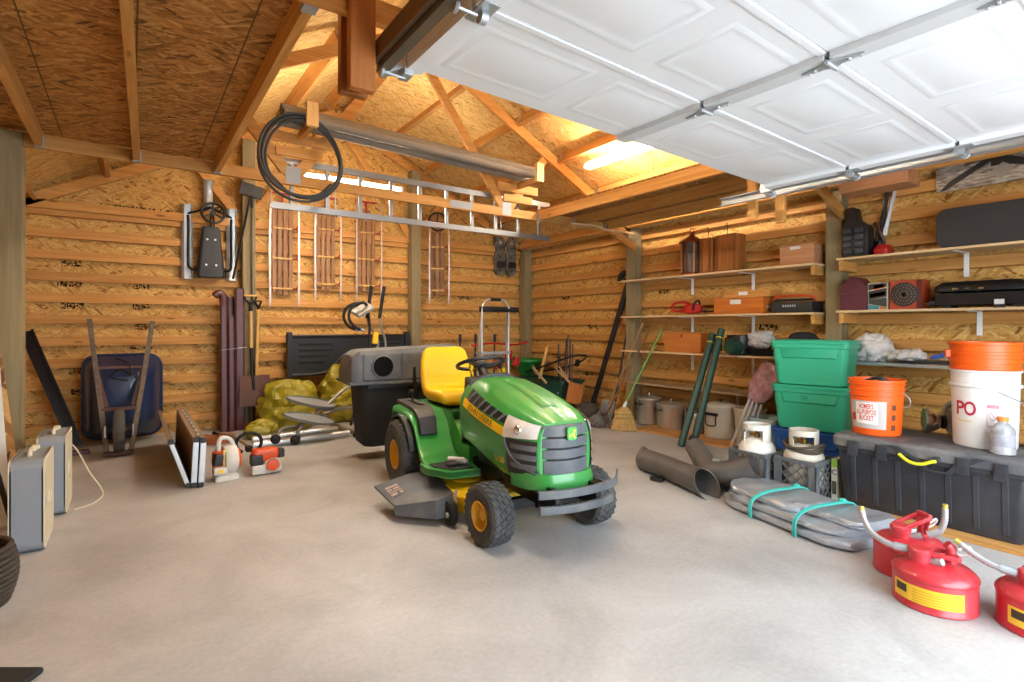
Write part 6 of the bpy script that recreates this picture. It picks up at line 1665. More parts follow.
# ---- propane tanks in milk crates
def crate(x0, y0, lab, mat, s=.30, h=.28):
    t = thing('milk_crate', lab, 'crate', (x0 + s / 2, y0 + s / 2, 0), 0, 'milk crates with propane tanks')
    f = MB(); w = .022
    for z0, z1 in ((.001, .02), (h - .025, h)):
        o = rrect(s, s, .015, 2); i = rrect(s - 2 * w * .7, s - 2 * w * .7, .01, 2)
        f = MB(); f.loft([[(x, y, z0) for x, y in o], [(x, y, z1) for x, y in o], [(x, y, z1) for x, y in i], [(x, y, z0) for x, y in i]], closed=True)
        f.build('rim', mat, t, bevel=.002)
    m = MB()
    for sx in (-1, 1):
        for sy in (-1, 1):
            m = MB(); cx2, cy2 = sx * (s / 2 - .004), sy * (s / 2 - .004)
            m.box(min(cx2, cx2 - sx * .055), max(cx2, cx2 - sx * .055), min(cy2, cy2 - sy * .008), max(cy2, cy2 - sy * .008), .02, h - .02)
            m.box(min(cx2, cx2 - sx * .008), max(cx2, cx2 - sx * .008), min(cy2, cy2 - sy * .055), max(cy2, cy2 - sy * .055), .02, h - .02)
            m.build('corner', mat, t, bevel=.002)
    for q in range(4):
        m = MB(); M = Matrix.Rotation(PI / 2 * q, 4, 'Z')
        a, b2, z0, z1 = -s / 2 + .055, s / 2 - .055, .02, h - .025
        step = .066
        k = -8
        while k < 12:
            u0 = a + k * step
            for sl in (1, -1):
                pts = []
                for zz in (z0, z1):
                    pts.append((u0 + (zz - z0) * sl + (0 if sl > 0 else .23), zz))
                (ua, za), (ub, zb) = pts
                # clip to the panel
                def clip(u_, z_, u2, z2):
                    if u_ < a: z_ += (a - u_) * (z2 - z_) / (u2 - u_); u_ = a
                    if u_ > b2: z_ += (b2 - u_) * (z2 - z_) / (u2 - u_); u_ = b2
                    return u_, z_
                if max(ua, ub) > a + .004 and min(ua, ub) < b2 - .004:
                    p = clip(ua, za, ub, zb); r_ = clip(ub, zb, ua, za)
                    m.bar((p[0], -s / 2 + .007, p[1]), (r_[0], -s / 2 + .007, r_[1]), .008, .007, (0, 1, 0))
            k += 1
        m.xf(M); m.build('lattice_side', mat, t)
    m = MB()
    for k in range(7):
        v = -s / 2 + .03 + k * (s - .06) / 6; m.box(v - .006, v + .006, -s / 2 + .01, s / 2 - .01, .004, .012); m.box(-s / 2 + .01, s / 2 - .01, v - .006, v + .006, .004, .012)
    m.build('bottom_grid', mat, t)
    return t
M_crate = plain('crate_grey', '#5b5d5f', .55, dirt=.2, dirtcol='#86827a')
crate(3.69, 2.055, 'grey milk crate holding the clean white propane tank', M_crate)
crate(3.745, 1.735, 'grey milk crate holding the stained propane tank, nearer the black trunk', M_crate)
M_tank = plain('tank_white', '#dedad0', .4, dirt=.1, dirtcol='#a89a80'); M_tank2 = plain('tank_stained', '#cfc8b8', .5, dirt=.75, dirtcol='#8d7456', scale=7)
def tank(x, y, lab, mat, rz, rope=False):
    t = thing('propane_tank', lab, 'propane tank', (x, y, .013), rz)
    m = MB(); m.lathe([(.09, 0), (.10, .01), (.10, .04), (.125, .06), (.132, .09), (.132, .25), (.128, .28), (.11, .315), (.08, .34), (.04, .352), (0, .354)], n=36); m.build('body', mat, t, ang=45)
    # collar: most of a ring, with a hand opening
    def band(a0, a1, z0, z1, nm):
        n = 16; ri, ro = .088, .095
        rings = []
        for i in range(n + 1):
            a = math.radians(a0 + (a1 - a0) * i / n)
            rings.append([(r * math.cos(a), r * math.sin(a), z) for r, z in ((ri, z0), (ro, z0), (ro * 1.0, z1), (ri, z1))])
        return rings
    c = MB()
    c.loft(band(-60, 60, .33, .455, '')); c.loft(band(60, 150, .415, .455, '')); c.loft(band(150, 210, .335, .455, '')); c.loft(band(210, 300, .42, .455, ''))
    c.build('collar', mat, t, ang=40)
    m = MB(); m.lathe([(.022, .35), (.022, .385), (.014, .39), (.014, .405)], n=14); m.tube([(0, 0, .375), (.05, .01, .375)], .014, 10); m.build('valve', plain('brass', '#8a6a34', .35, .9), t)
    m = MB(); m.lathe([(.03, .405), (.034, .415), (.03, .425), (0, .427)], n=10); m.build('valve_knob', M_black, t)
    MB().lathe([(.016, .0952), (.016, .0965)], (0, 0, .40), 'x', 14).build('stamp_disc', plain('disc_blue', '#5a6a78', .5), t)
    if rope:
        for k in range(3):
            MB().tube([((.105 + .004 * k) * math.cos(q) * 1.12, (.105 + .004 * k) * math.sin(q) * 1.12, .318 + .016 * k + .012 * math.sin(2 * q + k)) for q in [2 * PI * i / 32 for i in range(32)]], .010, 8, closed=True).build('cord_coil', plain('old_cord', '#4a4034', .9), t)
    return t
tank(3.85, 2.215, 'clean white propane tank standing in the farther milk crate', M_tank, 1.5)
tank(3.905, 1.895, 'stained propane tank wound with a dark cord in the nearer milk crate', M_tank2, 1.75, True)

# ---- totes
def tote(cx, cy, z0, L, W, h, lab, mat, mark=None, nm='storage_tote'):
    t = thing(nm, lab, 'storage tote', (cx, cy, z0), .18)
    def rg(z, k, ex=0): return [(x, y, z) for x, y in rrect(W * k + ex, L * k + ex, .05, 4)]
    m = MB(); m.loft([rg(.002, .84), rg(.012, .87), rg(h * .52, .925), rg(h * .56, .945), rg(h * .83, .96), rg(h * .835, 1.0), rg(h * .93, 1.0), rg(h * .93, .93), rg(.02, .83)]); m.build('body', mat, t, ang=35, bevel=.003)
    m = MB(); m.loft([rg(h * .931, 1.0, .012), rg(h * .985, 1.0, .016), rg(h, 1.0, .004), rg(h, .93), rg(h * .985, .92), rg(h * .985, .5)]); m.build('lid', mat, t, ang=35)
    # raised panels on the long sides
    for s in (-1, 1):
        m = MB(); x = s * (W / 2) * .962
        m.loft([[(x, y, z) for y, z in ((-L * .34, h * .60), (L * .34, h * .60), (L * .38, h * .82), (-L * .38, h * .82))], [(x + s * .010, y, z) for y, z in ((-L * .32, h * .625), (L * .32, h * .625), (L * .36, h * .82), (-L * .36, h * .82))]])
        m.build('side_panel', mat, t)
    if mark:
        m = MB(); put_text(m, mark, .06, (-W / 2 * .985 - .008, 0.03, h * .72), (0, -1, 0), (0, 0, 1), .0); m.build('marker_writing', plain('marker_ink', '#1f7a5e', .6), t)
    return t
M_green_t = plain('tote_green', '#35b088', .42, var=.04); M_blue_t = plain('tote_blue', '#1f4f9a', .42, var=.05)
tote(4.76, 2.20, 0, .60, .46, .33, 'blue storage tote under the two green totes', M_blue_t)
tote(4.79, 2.225, .331, .59, .41, .375, 'lower green storage tote, with a dark mark on its side', M_green_t, 'IX')
tote(4.79, 2.23, .707, .60, .41, .375, 'upper green storage tote of the stack', M_green_t)

# ---- black trunk on a board, and what stands on it
tag(MB().box(3.78, 4.42, .30, 1.62, .001, .018).build('base_board', wood('ply_y', '', '', 'y'), bevel=.002), 'plywood strip on the floor under the black trunk', 'board')
t = thing('storage_chest', 'large black ribbed storage trunk with a dusty lid and yellow handle', 'trunk', (4.13, 1.2, .019))
TY0, TY1, TX0, TX1, TH = .70, 1.67, 3.85, 4.41, .487
def trg(z, ins, r=.04): return [(x, y, z) for x, y in rrect(TX1 - TX0 - 2 * ins, TY1 - TY0 - 2 * ins, r, 4, (TX0 + TX1) / 2, (TY0 + TY1) / 2)]
M_trunk = plain('trunk_plastic', '#2c2e33', .5, dirt=.3, dirtcol='#5a5a5e', scale=9)
m = MB(); m.loft([trg(.02, .05), trg(.05, .035), trg(.37, .012), trg(.385, .0), trg(.41, .0)]); body_t = m.build('body', M_trunk, t, world=True, ang=35)
for k in range(7):
    y = TY0 + .11 + k * .125
    m = MB(); m.loft([[(TX0 + .042, y - .02, .05), (TX0 + .042, y + .02, .05), (TX0 + .030, y + .012, .06), (TX0 + .030, y - .012, .06)], [(TX0 + .02, y - .02, .37), (TX0 + .02, y + .02, .37), (TX0 + .006, y + .012, .365), (TX0 + .006, y - .012, .365)]]); m.build('rib', M_trunk, body_t, world=True)
for k in range(4):
    x = TX0 + .09 + k * .125
    m = MB(); m.loft([[(x - .02, TY1 - .042, .05), (x + .02, TY1 - .042, .05), (x + .012, TY1 - .03, .06), (x - .012, TY1 - .03, .06)], [(x - .02, TY1 - .02, .37), (x + .02, TY1 - .02, .37), (x + .012, TY1 - .006, .365), (x - .012, TY1 - .006, .365)]]); m.build('rib', M_trunk, body_t, world=True)
    m = MB(); m.loft([[(x - .02, TY0 + .042, .05), (x + .02, TY0 + .042, .05), (x + .012, TY0 + .03, .06), (x - .012, TY0 + .03, .06)], [(x - .02, TY0 + .02, .37), (x + .02, TY0 + .02, .37), (x + .012, TY0 + .006, .365), (x - .012, TY0 + .006, .365)]]); m.build('rib', M_trunk, body_t, world=True)
m = MB(); m.loft([trg(.411, -.012), trg(.465, -.016), trg(TH - .004, -.004), trg(TH, .01)]); m.build('lid', plain('trunk_lid', '#4a4b4f', .55, dirt=.8, dirtcol='#8f8b84', scale=5), t, world=True, ang=35)
for y in (TY0 + .12, TY1 - .12, (TY0 + TY1) / 2 - .2, (TY0 + TY1) / 2 + .2):
    m = MB(); m.box(TX0 - .026, TX0 - .014, y - .03, y + .03, .36, .455); m.box(TX0 - .030, TX0 - .024, y - .022, y + .022, .40, .445); m.build('latch', M_trunk, t, bevel=.004, world=True)
m = MB(); m.prism([(1.36, .465), (1.22, .40), (1.16, .345), (1.04, .345), (.98, .40), (.88, .465), (.92, .465), (1.02, .41), (1.06, .36), (1.14, .36), (1.20, .41), (1.30, .465)], 'x', TX0 - .024, TX0 - .005); m.build('handle_surround', M_trunk, t, bevel=.003, world=True)
MB().tube(smooth_path([(TX0 - .04, 1.285, .425), (TX0 - .05, 1.24, .395), (TX0 - .052, 1.20, .385), (TX0 - .052, 1.16, .39), (TX0 - .05, 1.12, .41), (TX0 - .04, 1.10, .415)], 4), .010, 8).build('handle', plain('bright_yellow', '#d9d42a', .5), t, world=True)
for y in (1.285, 1.10): MB().obox((TX0 - .028, y, .425), (.03, .03, .03)).build('handle_mount', M_trunk, t, bevel=.004, world=True)


def cyl_text(mb, txt, size, c, r, ang0, z, lift=.0015, width=None, taper=0.0, shear=0.0):
    v, f = text_verts(txt, size, shear, width)
    out = []
    for p in v:
        rr = r(z + p[1]) + lift if callable(r) else r + lift
        a = ang0 + p[0] / (r(z) if callable(r) else r)
        out.append((c[0] + rr * math.cos(a), c[1] + rr * math.sin(a), c[2] + z + p[1]))
    return mb.add(out, f)


def cyl_patch(mb, c, r, a0, a1, z0, z1, lift=.001, n=12):
    return mb.grid(lambda u, v: (c[0] + (r(z0 + (z1 - z0) * v) + lift) * math.cos(a0 + (a1 - a0) * u), c[1] + (r(z0 + (z1 - z0) * v) + lift) * math.sin(a0 + (a1 - a0) * u), c[2] + z0 + (z1 - z0) * v), n, 3)


def bucket(x, y, z, r0, r1, h, lab, mat, ribs=True, bail=None, cat='bucket'):
    t = thing('plastic_bucket', lab, cat, (x, y, z))
    prof = [(r0 * .97, .001), (r0, .01)]
    rr = lambda q: r0 + (r1 - r0) * q / h
    if ribs:
        for q in (.70, .80, .90):
            prof += [(rr(q * h), q * h), (rr(q * h) + .009, q * h + .004), (rr(q * h) + .009, q * h + .010), (rr(q * h), q * h + .012)]
    prof += [(rr(h), h - .012), (rr(h) + .008, h - .01), (rr(h) + .008, h), (rr(h) - .004, h), (r0 - .006, .015), (0, .015)]
    MB().lathe(prof, n=48).build('body', mat, t, ang=40)
    if bail is not None:
        a, drop = bail
        ca, sa = math.cos(a), math.sin(a)
        R_ = r1 + .012
        pts = []
        for i in range(17):
            q = PI * i / 16
            # hangs down on one side of the bucket
            pts.append((R_ * math.cos(q) * ca - (R_ * 1.02 * math.sin(q)) * sa, R_ * math.cos(q) * sa + (R_ * 1.02 * math.sin(q)) * ca, h * .82 - drop * math.sin(q)))
        MB().tube(pts, .003, 6).build('bail', M_galv, t)
        for s in (0, 16): MB().ball(pts[s], .014, 10, 6).build('ear', mat, t)
        g = [Vector(p) for p in pts[6:11]]; MB().tube(g, .009, 8).build('grip', mat if drop < .1 else M_white_pl, t)
    return t, rr


M_or_b = plain('bucket_orange', '#ef5f17', .4, var=.04)
t, rr = bucket(4.07, 1.50, TH + .001, .137, .155, .362, 'orange bucket with a printed white and silver label on the black trunk', M_or_b)
back = math.atan2(-1.475, -4.08)     # faces the doorway
lb = MB(); cyl_patch(lb, (0, 0, 0), rr, back - 1.2, back + .38, .045, .225, .0012, 16); lb.build('label', plain('label_silver', '#b9b2ac', .4), t)
lb = MB(); cyl_patch(lb, (0, 0, 0), rr, back - .86, back + .06, .075, .215, .0022, 12); lb.build('label_panel', plain('label_white', '#ece7e0', .5), t)
lb = MB(); cyl_patch(lb, (0, 0, 0), rr, back - 1.12, back - .90, .09, .14, .0024, 4); lb.build('red_patch', plain('red_print', '#c8341e', .5), t)
tx = MB()
for s_, zz, w in (("HOMER'S", .188, .085), ('ALL-PURPOSE', .150, .118), ('BUCKET', .112, .085)): cyl_text(tx, s_, .046, (0, 0, 0), rr, back - .40, zz, .0032, w)
tx.build('lettering', plain('red_print', '', .5), t)
for q in range(3):
    m = MB(); cyl_patch(m, (0, 0, 0), rr, back + .60, back + .78, .19 - .065 * q - .02, .19 - .065 * q + .015, .0015, 4); m.build('warning_print', plain('dark_print', '#5a3524', .6), t)
for k, dz in enumerate((.0, .012)): MB().tube(smooth_path([(.10 * math.cos(back - 1.2), .10 * math.sin(back - 1.2), .335), (.05 * math.cos(back - .4), .05 * math.sin(back - .4) - .02 * k, .365 + dz), (.07 * math.cos(back + .5), .07 * math.sin(back + .5), .36 + dz), (.11 * math.cos(back + 1.2), .11 * math.sin(back + 1.2), .33)], 5), .008, 8).build('hose_inside', M_black, t)
MB().tube(smooth_path([(.15 * math.cos(back + 1.35), .15 * math.sin(back + 1.35), .28), (.185 * math.cos(back + 1.30), .185 * math.sin(back + 1.30), .24), (.18 * math.cos(back + 1.35), .18 * math.sin(back + 1.35), .20), (.145 * math.cos(back + 1.4), .145 * math.sin(back + 1.4), .18)], 4), .004, 6).build('bail', M_galv, t)

M_wb = plain('bucket_white', '#e4e0da', .4, dirt=.12, dirtcol='#b8ae9e', scale=5)
bx, by = 4.167, .965
t, rr = bucket(bx, by, TH + .001, .148, .160, .455, 'tall white bucket with red letters on the black trunk', M_wb, ribs=False)
back2 = math.atan2(-by, -bx)
m = MB(); m.lathe([(rr(.36) + .001, .352), (rr(.36) + .012, .358), (rr(.37) + .012, .372), (rr(.37) + .001, .376)], n=48, open0=True, open1=True); m.build('collar_ring', M_wb, t)
for ch_, da in (('P', -.80), ('O', -.44)):
    tx = MB(); cyl_text(tx, ch_, .115, (0, 0, 0), rr, back2 + da, .225, .0015, .050 if ch_ == 'P' else .060); tx.build('letter', plain('crimson_print', '#b3203c', .5), t)
m = MB(); cyl_patch(m, (0, 0, 0), rr, back2 - .95, back2 - .40, .150, .158, .0012, 8); m.build('gold_line', plain('gold_print', '#d9bf7a', .5), t)
m = MB()
for a0, a1, z0, z1 in ((.06, .42, .258, .262), (.06, .42, .135, .139), (.06, .075, .135, .262), (.405, .42, .135, .262), (.07, .41, .240, .258)): cyl_patch(m, (0, 0, 0), rr, back2 + a0, back2 + a1, z0, z1, .0014, 6)
for i in range(20):
    a = 2 * PI * i / 20; b2 = 2 * PI * (i + 1) / 20
    m.add([((rr(.2) + .0016) * math.cos(back2 + .24 + k * math.cos(q) * .115), (rr(.2) + .0016) * math.sin(back2 + .24 + k * math.cos(q) * .115), .198 + k * .026 * math.sin(q)) for q, k in ((a, 1), (b2, 1), (b2, .88), (a, .88))], [(0, 1, 2, 3)])
m.add([((rr(.2) + .0016) * math.cos(back2 + .24 + u), (rr(.2) + .0016) * math.sin(back2 + .24 + u), .198 + z) for u, z in ((-.09, .017), (-.08, .021), (.09, -.017), (.08, -.021))], [(0, 1, 2, 3)])
m.build('warning_print', plain('pink_print', '#c97a8a', .5), t)
q0 = back2 + .36
MB().tube([((rr(.34) + .006) * math.cos(q0), (rr(.34) + .006) * math.sin(q0), .34), ((rr(.3) + .02) * math.cos(q0 + .45), (rr(.3) + .02) * math.sin(q0 + .45), .30), ((rr(.27) + .03) * math.cos(q0 + .95), (rr(.27) + .03) * math.sin(q0 + .95), .265)], .003, 6).build('bail', M_galv, t)
MB().ball(((rr(.27) + .03) * math.cos(q0 + .97), (rr(.27) + .03) * math.sin(q0 + .97), .262), .014, 10, 6).build('bail_end', M_white_pl, t)
# orange buckets nested in the white one: only their upper bands show
for k, (dz, lab) in enumerate(((.375, 'orange bucket nested in the white bucket, the lower of two'), (.425, 'orange bucket nested on top of the stack in the white bucket'))):
    t = thing('plastic_bucket', lab, 'bucket', (bx, by, TH + dz))
    rt = .162 + .003 * k
    hh = .135
    pr_ = [(rt - .02, .0), (rt, .083)] if k == 0 else [(rt - .024, .0), (rt - .006, .085)]
    z = .088
    pr_ += [(rt + .006, z), (rt + .006, z + .012), (rt, z + .014), (rt + .001, z + .034), (rt + .006, z + .036), (rt + .006, z + .05)]
    if k == 1: pr_ += [(rt + .001, z + .052), (rt + .002, z + .09), (rt + .010, z + .092), (rt + .010, z + .108), (rt - .001, z + .108), (rt - .02, .02), (0, .02)]
    else: pr_ += [(rt - .008, z + .052), (rt - .03, .02), (0, .02)]
    MB().lathe(pr_, n=48).build('body', M_or_b, t, ang=40)
    if k == 1:
        for a in (back2 - 1.3, back2 + 1.45): MB().obox(((rt + .012) * math.cos(a), (rt + .012) * math.sin(a), .125), (.03, .05, .045), (0, 0, a)).build('ear', M_or_b, t, bevel=.006)
# clear bottle
t = thing('plastic_bottle', 'clear plastic bottle with an orange cap in front of the white bucket', 'bottle', (3.965, .84, TH + .001))
M_clear = plain('clear_plastic', '#d8d6da', .12, spec=.6); M_clear.node_tree.nodes['Principled BSDF'].inputs['Transmission Weight'].default_value = .55
MB().lathe([(.048, 0), (.056, .006), (.056, .03), (.051, .05), (.053, .06), (.050, .07), (.053, .08), (.050, .09), (.053, .10), (.054, .125), (.050, .145), (.034, .165), (.023, .175), (.022, .185)], n=28).build('body', M_clear, t)
MB().lathe([(.0515, .045), (.0535, .05), (.0535, .115), (.0515, .12)], n=28, open0=True, open1=True).build('label', plain('bottle_label', '#a9a6ae', .5, dirt=.6, dirtcol='#6a6570', scale=30), t)
MB().lathe([(.025, .184), (.026, .186), (.025, .207), (.0, .208)], n=24).build('cap', plain('cap_orange', '#f08a3c', .45), t)
# behind the bucket
t = thing('chrome_headlamp', 'round chrome lamp fitting standing on the trunk behind the buckets', 'lamp fitting', (4.33, 1.28, TH + .001)); t.scale = (.72, .72, .72)
m = MB(); m.lathe([(.02, -.09), (.05, -.08), (.075, -.05), (.08, -.03), (.085, -.03), (.10, .0), (.11, .01), (.115, .05), (.10, .055), (.05, .05), (0, .05)], (0, 0, .116), 'y', 30); m.build('shell', M_chrome, t); t.rotation_euler.z = .5
m = MB(); m.lathe([(.03, -.12), (.06, -.11), (.065, -.085), (.02, -.08)], (0, 0, .116), 'y', 24); m.build('rear_cap', M_black, t)
t = thing('chrome_hubcap', 'upright chrome ring pan beside the white bucket on the trunk', 'pan', (4.385, 1.14, TH + .001)); t.scale = (.8, .8, .8)
m = MB(); m.lathe([(.02, -.05), (.125, -.045), (.13, -.02), (.13, .03), (.142, .035), (.142, .045), (.12, .04), (.11, -.03), (.02, -.035)], (0, 0, .143), 'y', 36); m.build('shell', M_steel, t); t.rotation_euler.z = .9
b = lump((4.28, .73, TH + .10), (.08, .05, .10), .25, 5, 9.9, 36, 24, flat=TH + .003); tag(b.build('cloth_bag', plain('navy_cloth', '#16192a', .8, bump=.2), ang=25), 'dark navy bag at the right edge of the black trunk lid', 'bag')
# product carton between crate and trunk
t = thing('product_carton', 'white and green carton standing between the crate and the black trunk', 'carton', (3.99, 1.70, 0))
MB().box(3.93, 4.10, 1.685, 1.722, .001, .29).build('carton', plain('carton_cream', '#c9c4b0', .6), t, world=True)
MB().box(3.9285, 3.93, 1.686, 1.721, .235, .288).build('green_band', plain('carton_green', '#7fa83a', .6), t, world=True)
m = MB(); put_text(m, 'C', .05, (3.9283, 1.7035, .20), (0, -1, 0), (0, 0, 1)); m.build('letter', plain('carton_blue', '#1f2f6a', .6), t, world=True)
MB().box(3.9285, 3.93, 1.69, 1.718, .05, .14).build('print_block', plain('carton_print', '#4a4a3a', .6), t, world=True)
# ================================================================== things on the open floor
# ---- mower bagger chutes
M_chute = plain('chute_plastic', '#514c48', .5, dirt=.35, dirtcol='#7a746c', scale=6)
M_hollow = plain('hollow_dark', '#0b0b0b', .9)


def chute_tube(t, pts, rad, flat, mat, mouth_cut=None, nm='tube', th=.006):
    P = smooth_path(pts, 6); n = len(P); k = 26
    def rr(i):
        s = i / (n - 1) * (len(rad) - 1); a = int(min(s, len(rad) - 2)); return rad[a] + (rad[a + 1] - rad[a]) * (s - a)
    rings_o = []; rings_i = []
    up = Vector((0, 0, 1))
    for i, p in enumerate(P):
        d = (P[min(i + 1, n - 1)] - P[max(i - 1, 0)]).normalized(); e1 = d.cross(up)
        e1.normalize(); e2 = e1.cross(d)
        ro, ri = [], []
        for q in range(k):
            a = 2 * PI * q / k
            sh = d * (mouth_cut * (-(math.sin(a)) * rr(i)) if (mouth_cut and i >= n - 4) else 0) * ((i - n + 5) / 4 if mouth_cut and i >= n - 4 else 0)
            ro.append(p + e1 * (rr(i) * math.cos(a)) + e2 * (rr(i) * flat * math.sin(a)) + sh)
            ri.append(p + e1 * ((rr(i) - th) * math.cos(a)) + e2 * ((rr(i) - th) * flat * math.sin(a)) + sh)
        rings_o.append(ro); rings_i.append(ri)
    m = MB(); m.loft(rings_o + rings_i[::-1], closed=True)
    o = m.build(nm, mat, t, world=True, ang=45)
    MB().loft(rings_i[2:-3][:1] + rings_i[2:-3][-1:] if False else [[c + (q - c) * .99 for q in rings_i[n // 2] for c in [P[n // 2]]], [c + (q - c) * .98 for q in rings_i[n // 2 + 1] for c in [P[n // 2 + 1]]]]).build('inner_shade_plug', M_hollow, o, world=True)  # near-black plug stands in for the shade inside the tube
    return o


t = thing('bagger_chute', 'straight grey plastic mower chute tube lying on the floor, mouth towards the tarp', 'chute', (3.4, 2.65, 0))
o = chute_tube(t, [(3.50, 3.00, .092), (3.44, 2.75, .095), (3.37, 2.48, .09), (3.31, 2.27, .085)], [.088, .088, .09, .10], 1.0, M_chute, .7)
m = MB(); m.tube([Vector((3.505, 3.02, .094)) + Vector((.97, .24, 0)) * (.091 * math.cos(q)) + Vector((0, 0, .091 * math.sin(q))) for q in [2 * PI * i / 26 for i in range(26)]], .008, 6, closed=True); m.build('end_ring', M_chute, t, world=True)
MB().obox((3.32, 2.72, .02), (.05, .10, .03), (0, 0, .2)).build('latch_tab', M_black, t, bevel=.004, world=True)
t = thing('bagger_chute', 'bent grey plastic mower chute elbow lying between the straight chute and the crate', 'chute', (3.6, 2.4, 0))
o = chute_tube(t, [(3.76, 2.70, .22), (3.68, 2.58, .17), (3.57, 2.42, .105), (3.54, 2.28, .12), (3.57, 2.17, .17), (3.59, 2.08, .22)], [.075, .08, .092, .095, .09, .085], 1.0, M_chute, 0)
MB().obox((3.76, 2.72, .28), (.05, .05, .04), (.3, 0, .4)).build('latch_tab', M_black, t, bevel=.006, world=True)
MB().obox((3.56, 2.36, .205), (.03, .06, .02), (0, 0, .2)).build('steel_clip', M_galv, t, bevel=.003, world=True)

# ---- folded tarp tied with cord
t = thing('folded_tarp', 'folded silver-grey tarp tied with two turquoise cords on the floor', 'tarp', (3.4, 1.7, 0))
M_tarp = plain('silver_tarp', '#b2b7be', .30, .45, dirt=.3, dirtcol='#6a6c70', scale=7, bump=.35)
ax = Vector((-.24, -1, 0)).normalized(); sd = Vector((1, -.24, 0)).normalized(); O = Vector((3.30, 2.14, 0))
def tarp_layer(L0, L1, w0, w1, z0, z1, seed, off=0.0, nm='layer', taper=.35):
    rings = []
    for i in range(61):
        s = i / 60; l = L0 + (L1 - L0) * s
        k = 1 - taper * max(0, 1 - s / .22) ** 2 - .30 * max(0, (s - .82) / .18) ** 2
        squeeze = 1 - .16 * math.exp(-((l - .30) / .03) ** 2) - .16 * math.exp(-((l - .62) / .03) ** 2)
        ring = []
        cz = (z0 + z1) / 2; hz = (z1 - z0) / 2; cw = (w0 + w1) / 2 + off * s; hw = (w1 - w0) / 2 * k
        for q in range(40):
            a = 2 * PI * q / 40; ca, sa = math.cos(a), math.sin(a)
            x = math.copysign(abs(ca) ** .35, ca); z = math.copysign(abs(sa) ** .6, sa)
            nz_ = mnoise.noise(Vector((x * 2.1 + seed, l * 9, z * 1.3))) * .022 + (abs(mnoise.noise(Vector((x * 4 + seed, l * 7 + x * 3, z * 2)))) - .2) * .022 + (abs(mnoise.noise(Vector((x * 9 + seed, l * 16 - x * 5, z * 4)))) - .2) * .010
            p = O + ax * (l + nz_ * .5) + sd * (cw + x * hw * (1 + nz_)) + Vector((0, 0, cz + (z * hz) * squeeze + nz_ * .55 * (1 if sa > -.2 else .2)))
            p.z = max(p.z, .003)
            ring.append(p)
        rings.append(ring)
    m = MB(); m.loft(rings); return m.build(nm, M_tarp, t, world=True, ang=28)
tarp_layer(-.02, .90, -.06, .44, .002, .055, 1.0, .0)
tarp_layer(.02, .84, -.05, .42, .05, .095, 3.7, .02)
tarp_layer(-.03, .55, .0, .42, .085, .135, 7.7, .0, taper=.5)
tarp_layer(.50, .88, .08, .44, .085, .13, 9.1, .02)
M_cord = plain('turquoise_cord', '#3fb5a8', .6)
for l, nm in ((.30, 1), (.62, 2)):
    for d in (0, .014):
        c = O + ax * (l + d)
        pts = [c + sd * u + Vector((0, 0, z)) for u, z in ((-.072, .004), (-.078, .05), (-.055, .115), (.05, .148), (.2, .152), (.36, .146), (.43, .115), (.455, .05), (.45, .004))]
        MB().tube(smooth_path(pts, 4), .006, 6).build('cord', M_cord, t, world=True)
    c = O + ax * l + sd * .33 + Vector((0, 0, .158)); MB().ball(c, (.02, .025, .014), 10, 6).build('knot', M_cord, t, world=True)

# ---- safety gas cans
M_gas = plain('gas_red', '#b81c2a', .4, dirt=.5, dirtcol='#c96a6a', scale=5, coat=.3)
M_gas_y = plain('gas_yellow_band', '#e8b92a', .45, dirt=.2, dirtcol='#c98a2a')
M_hose = plain('flexible_metal', '#b9b6b8', .35, .6)


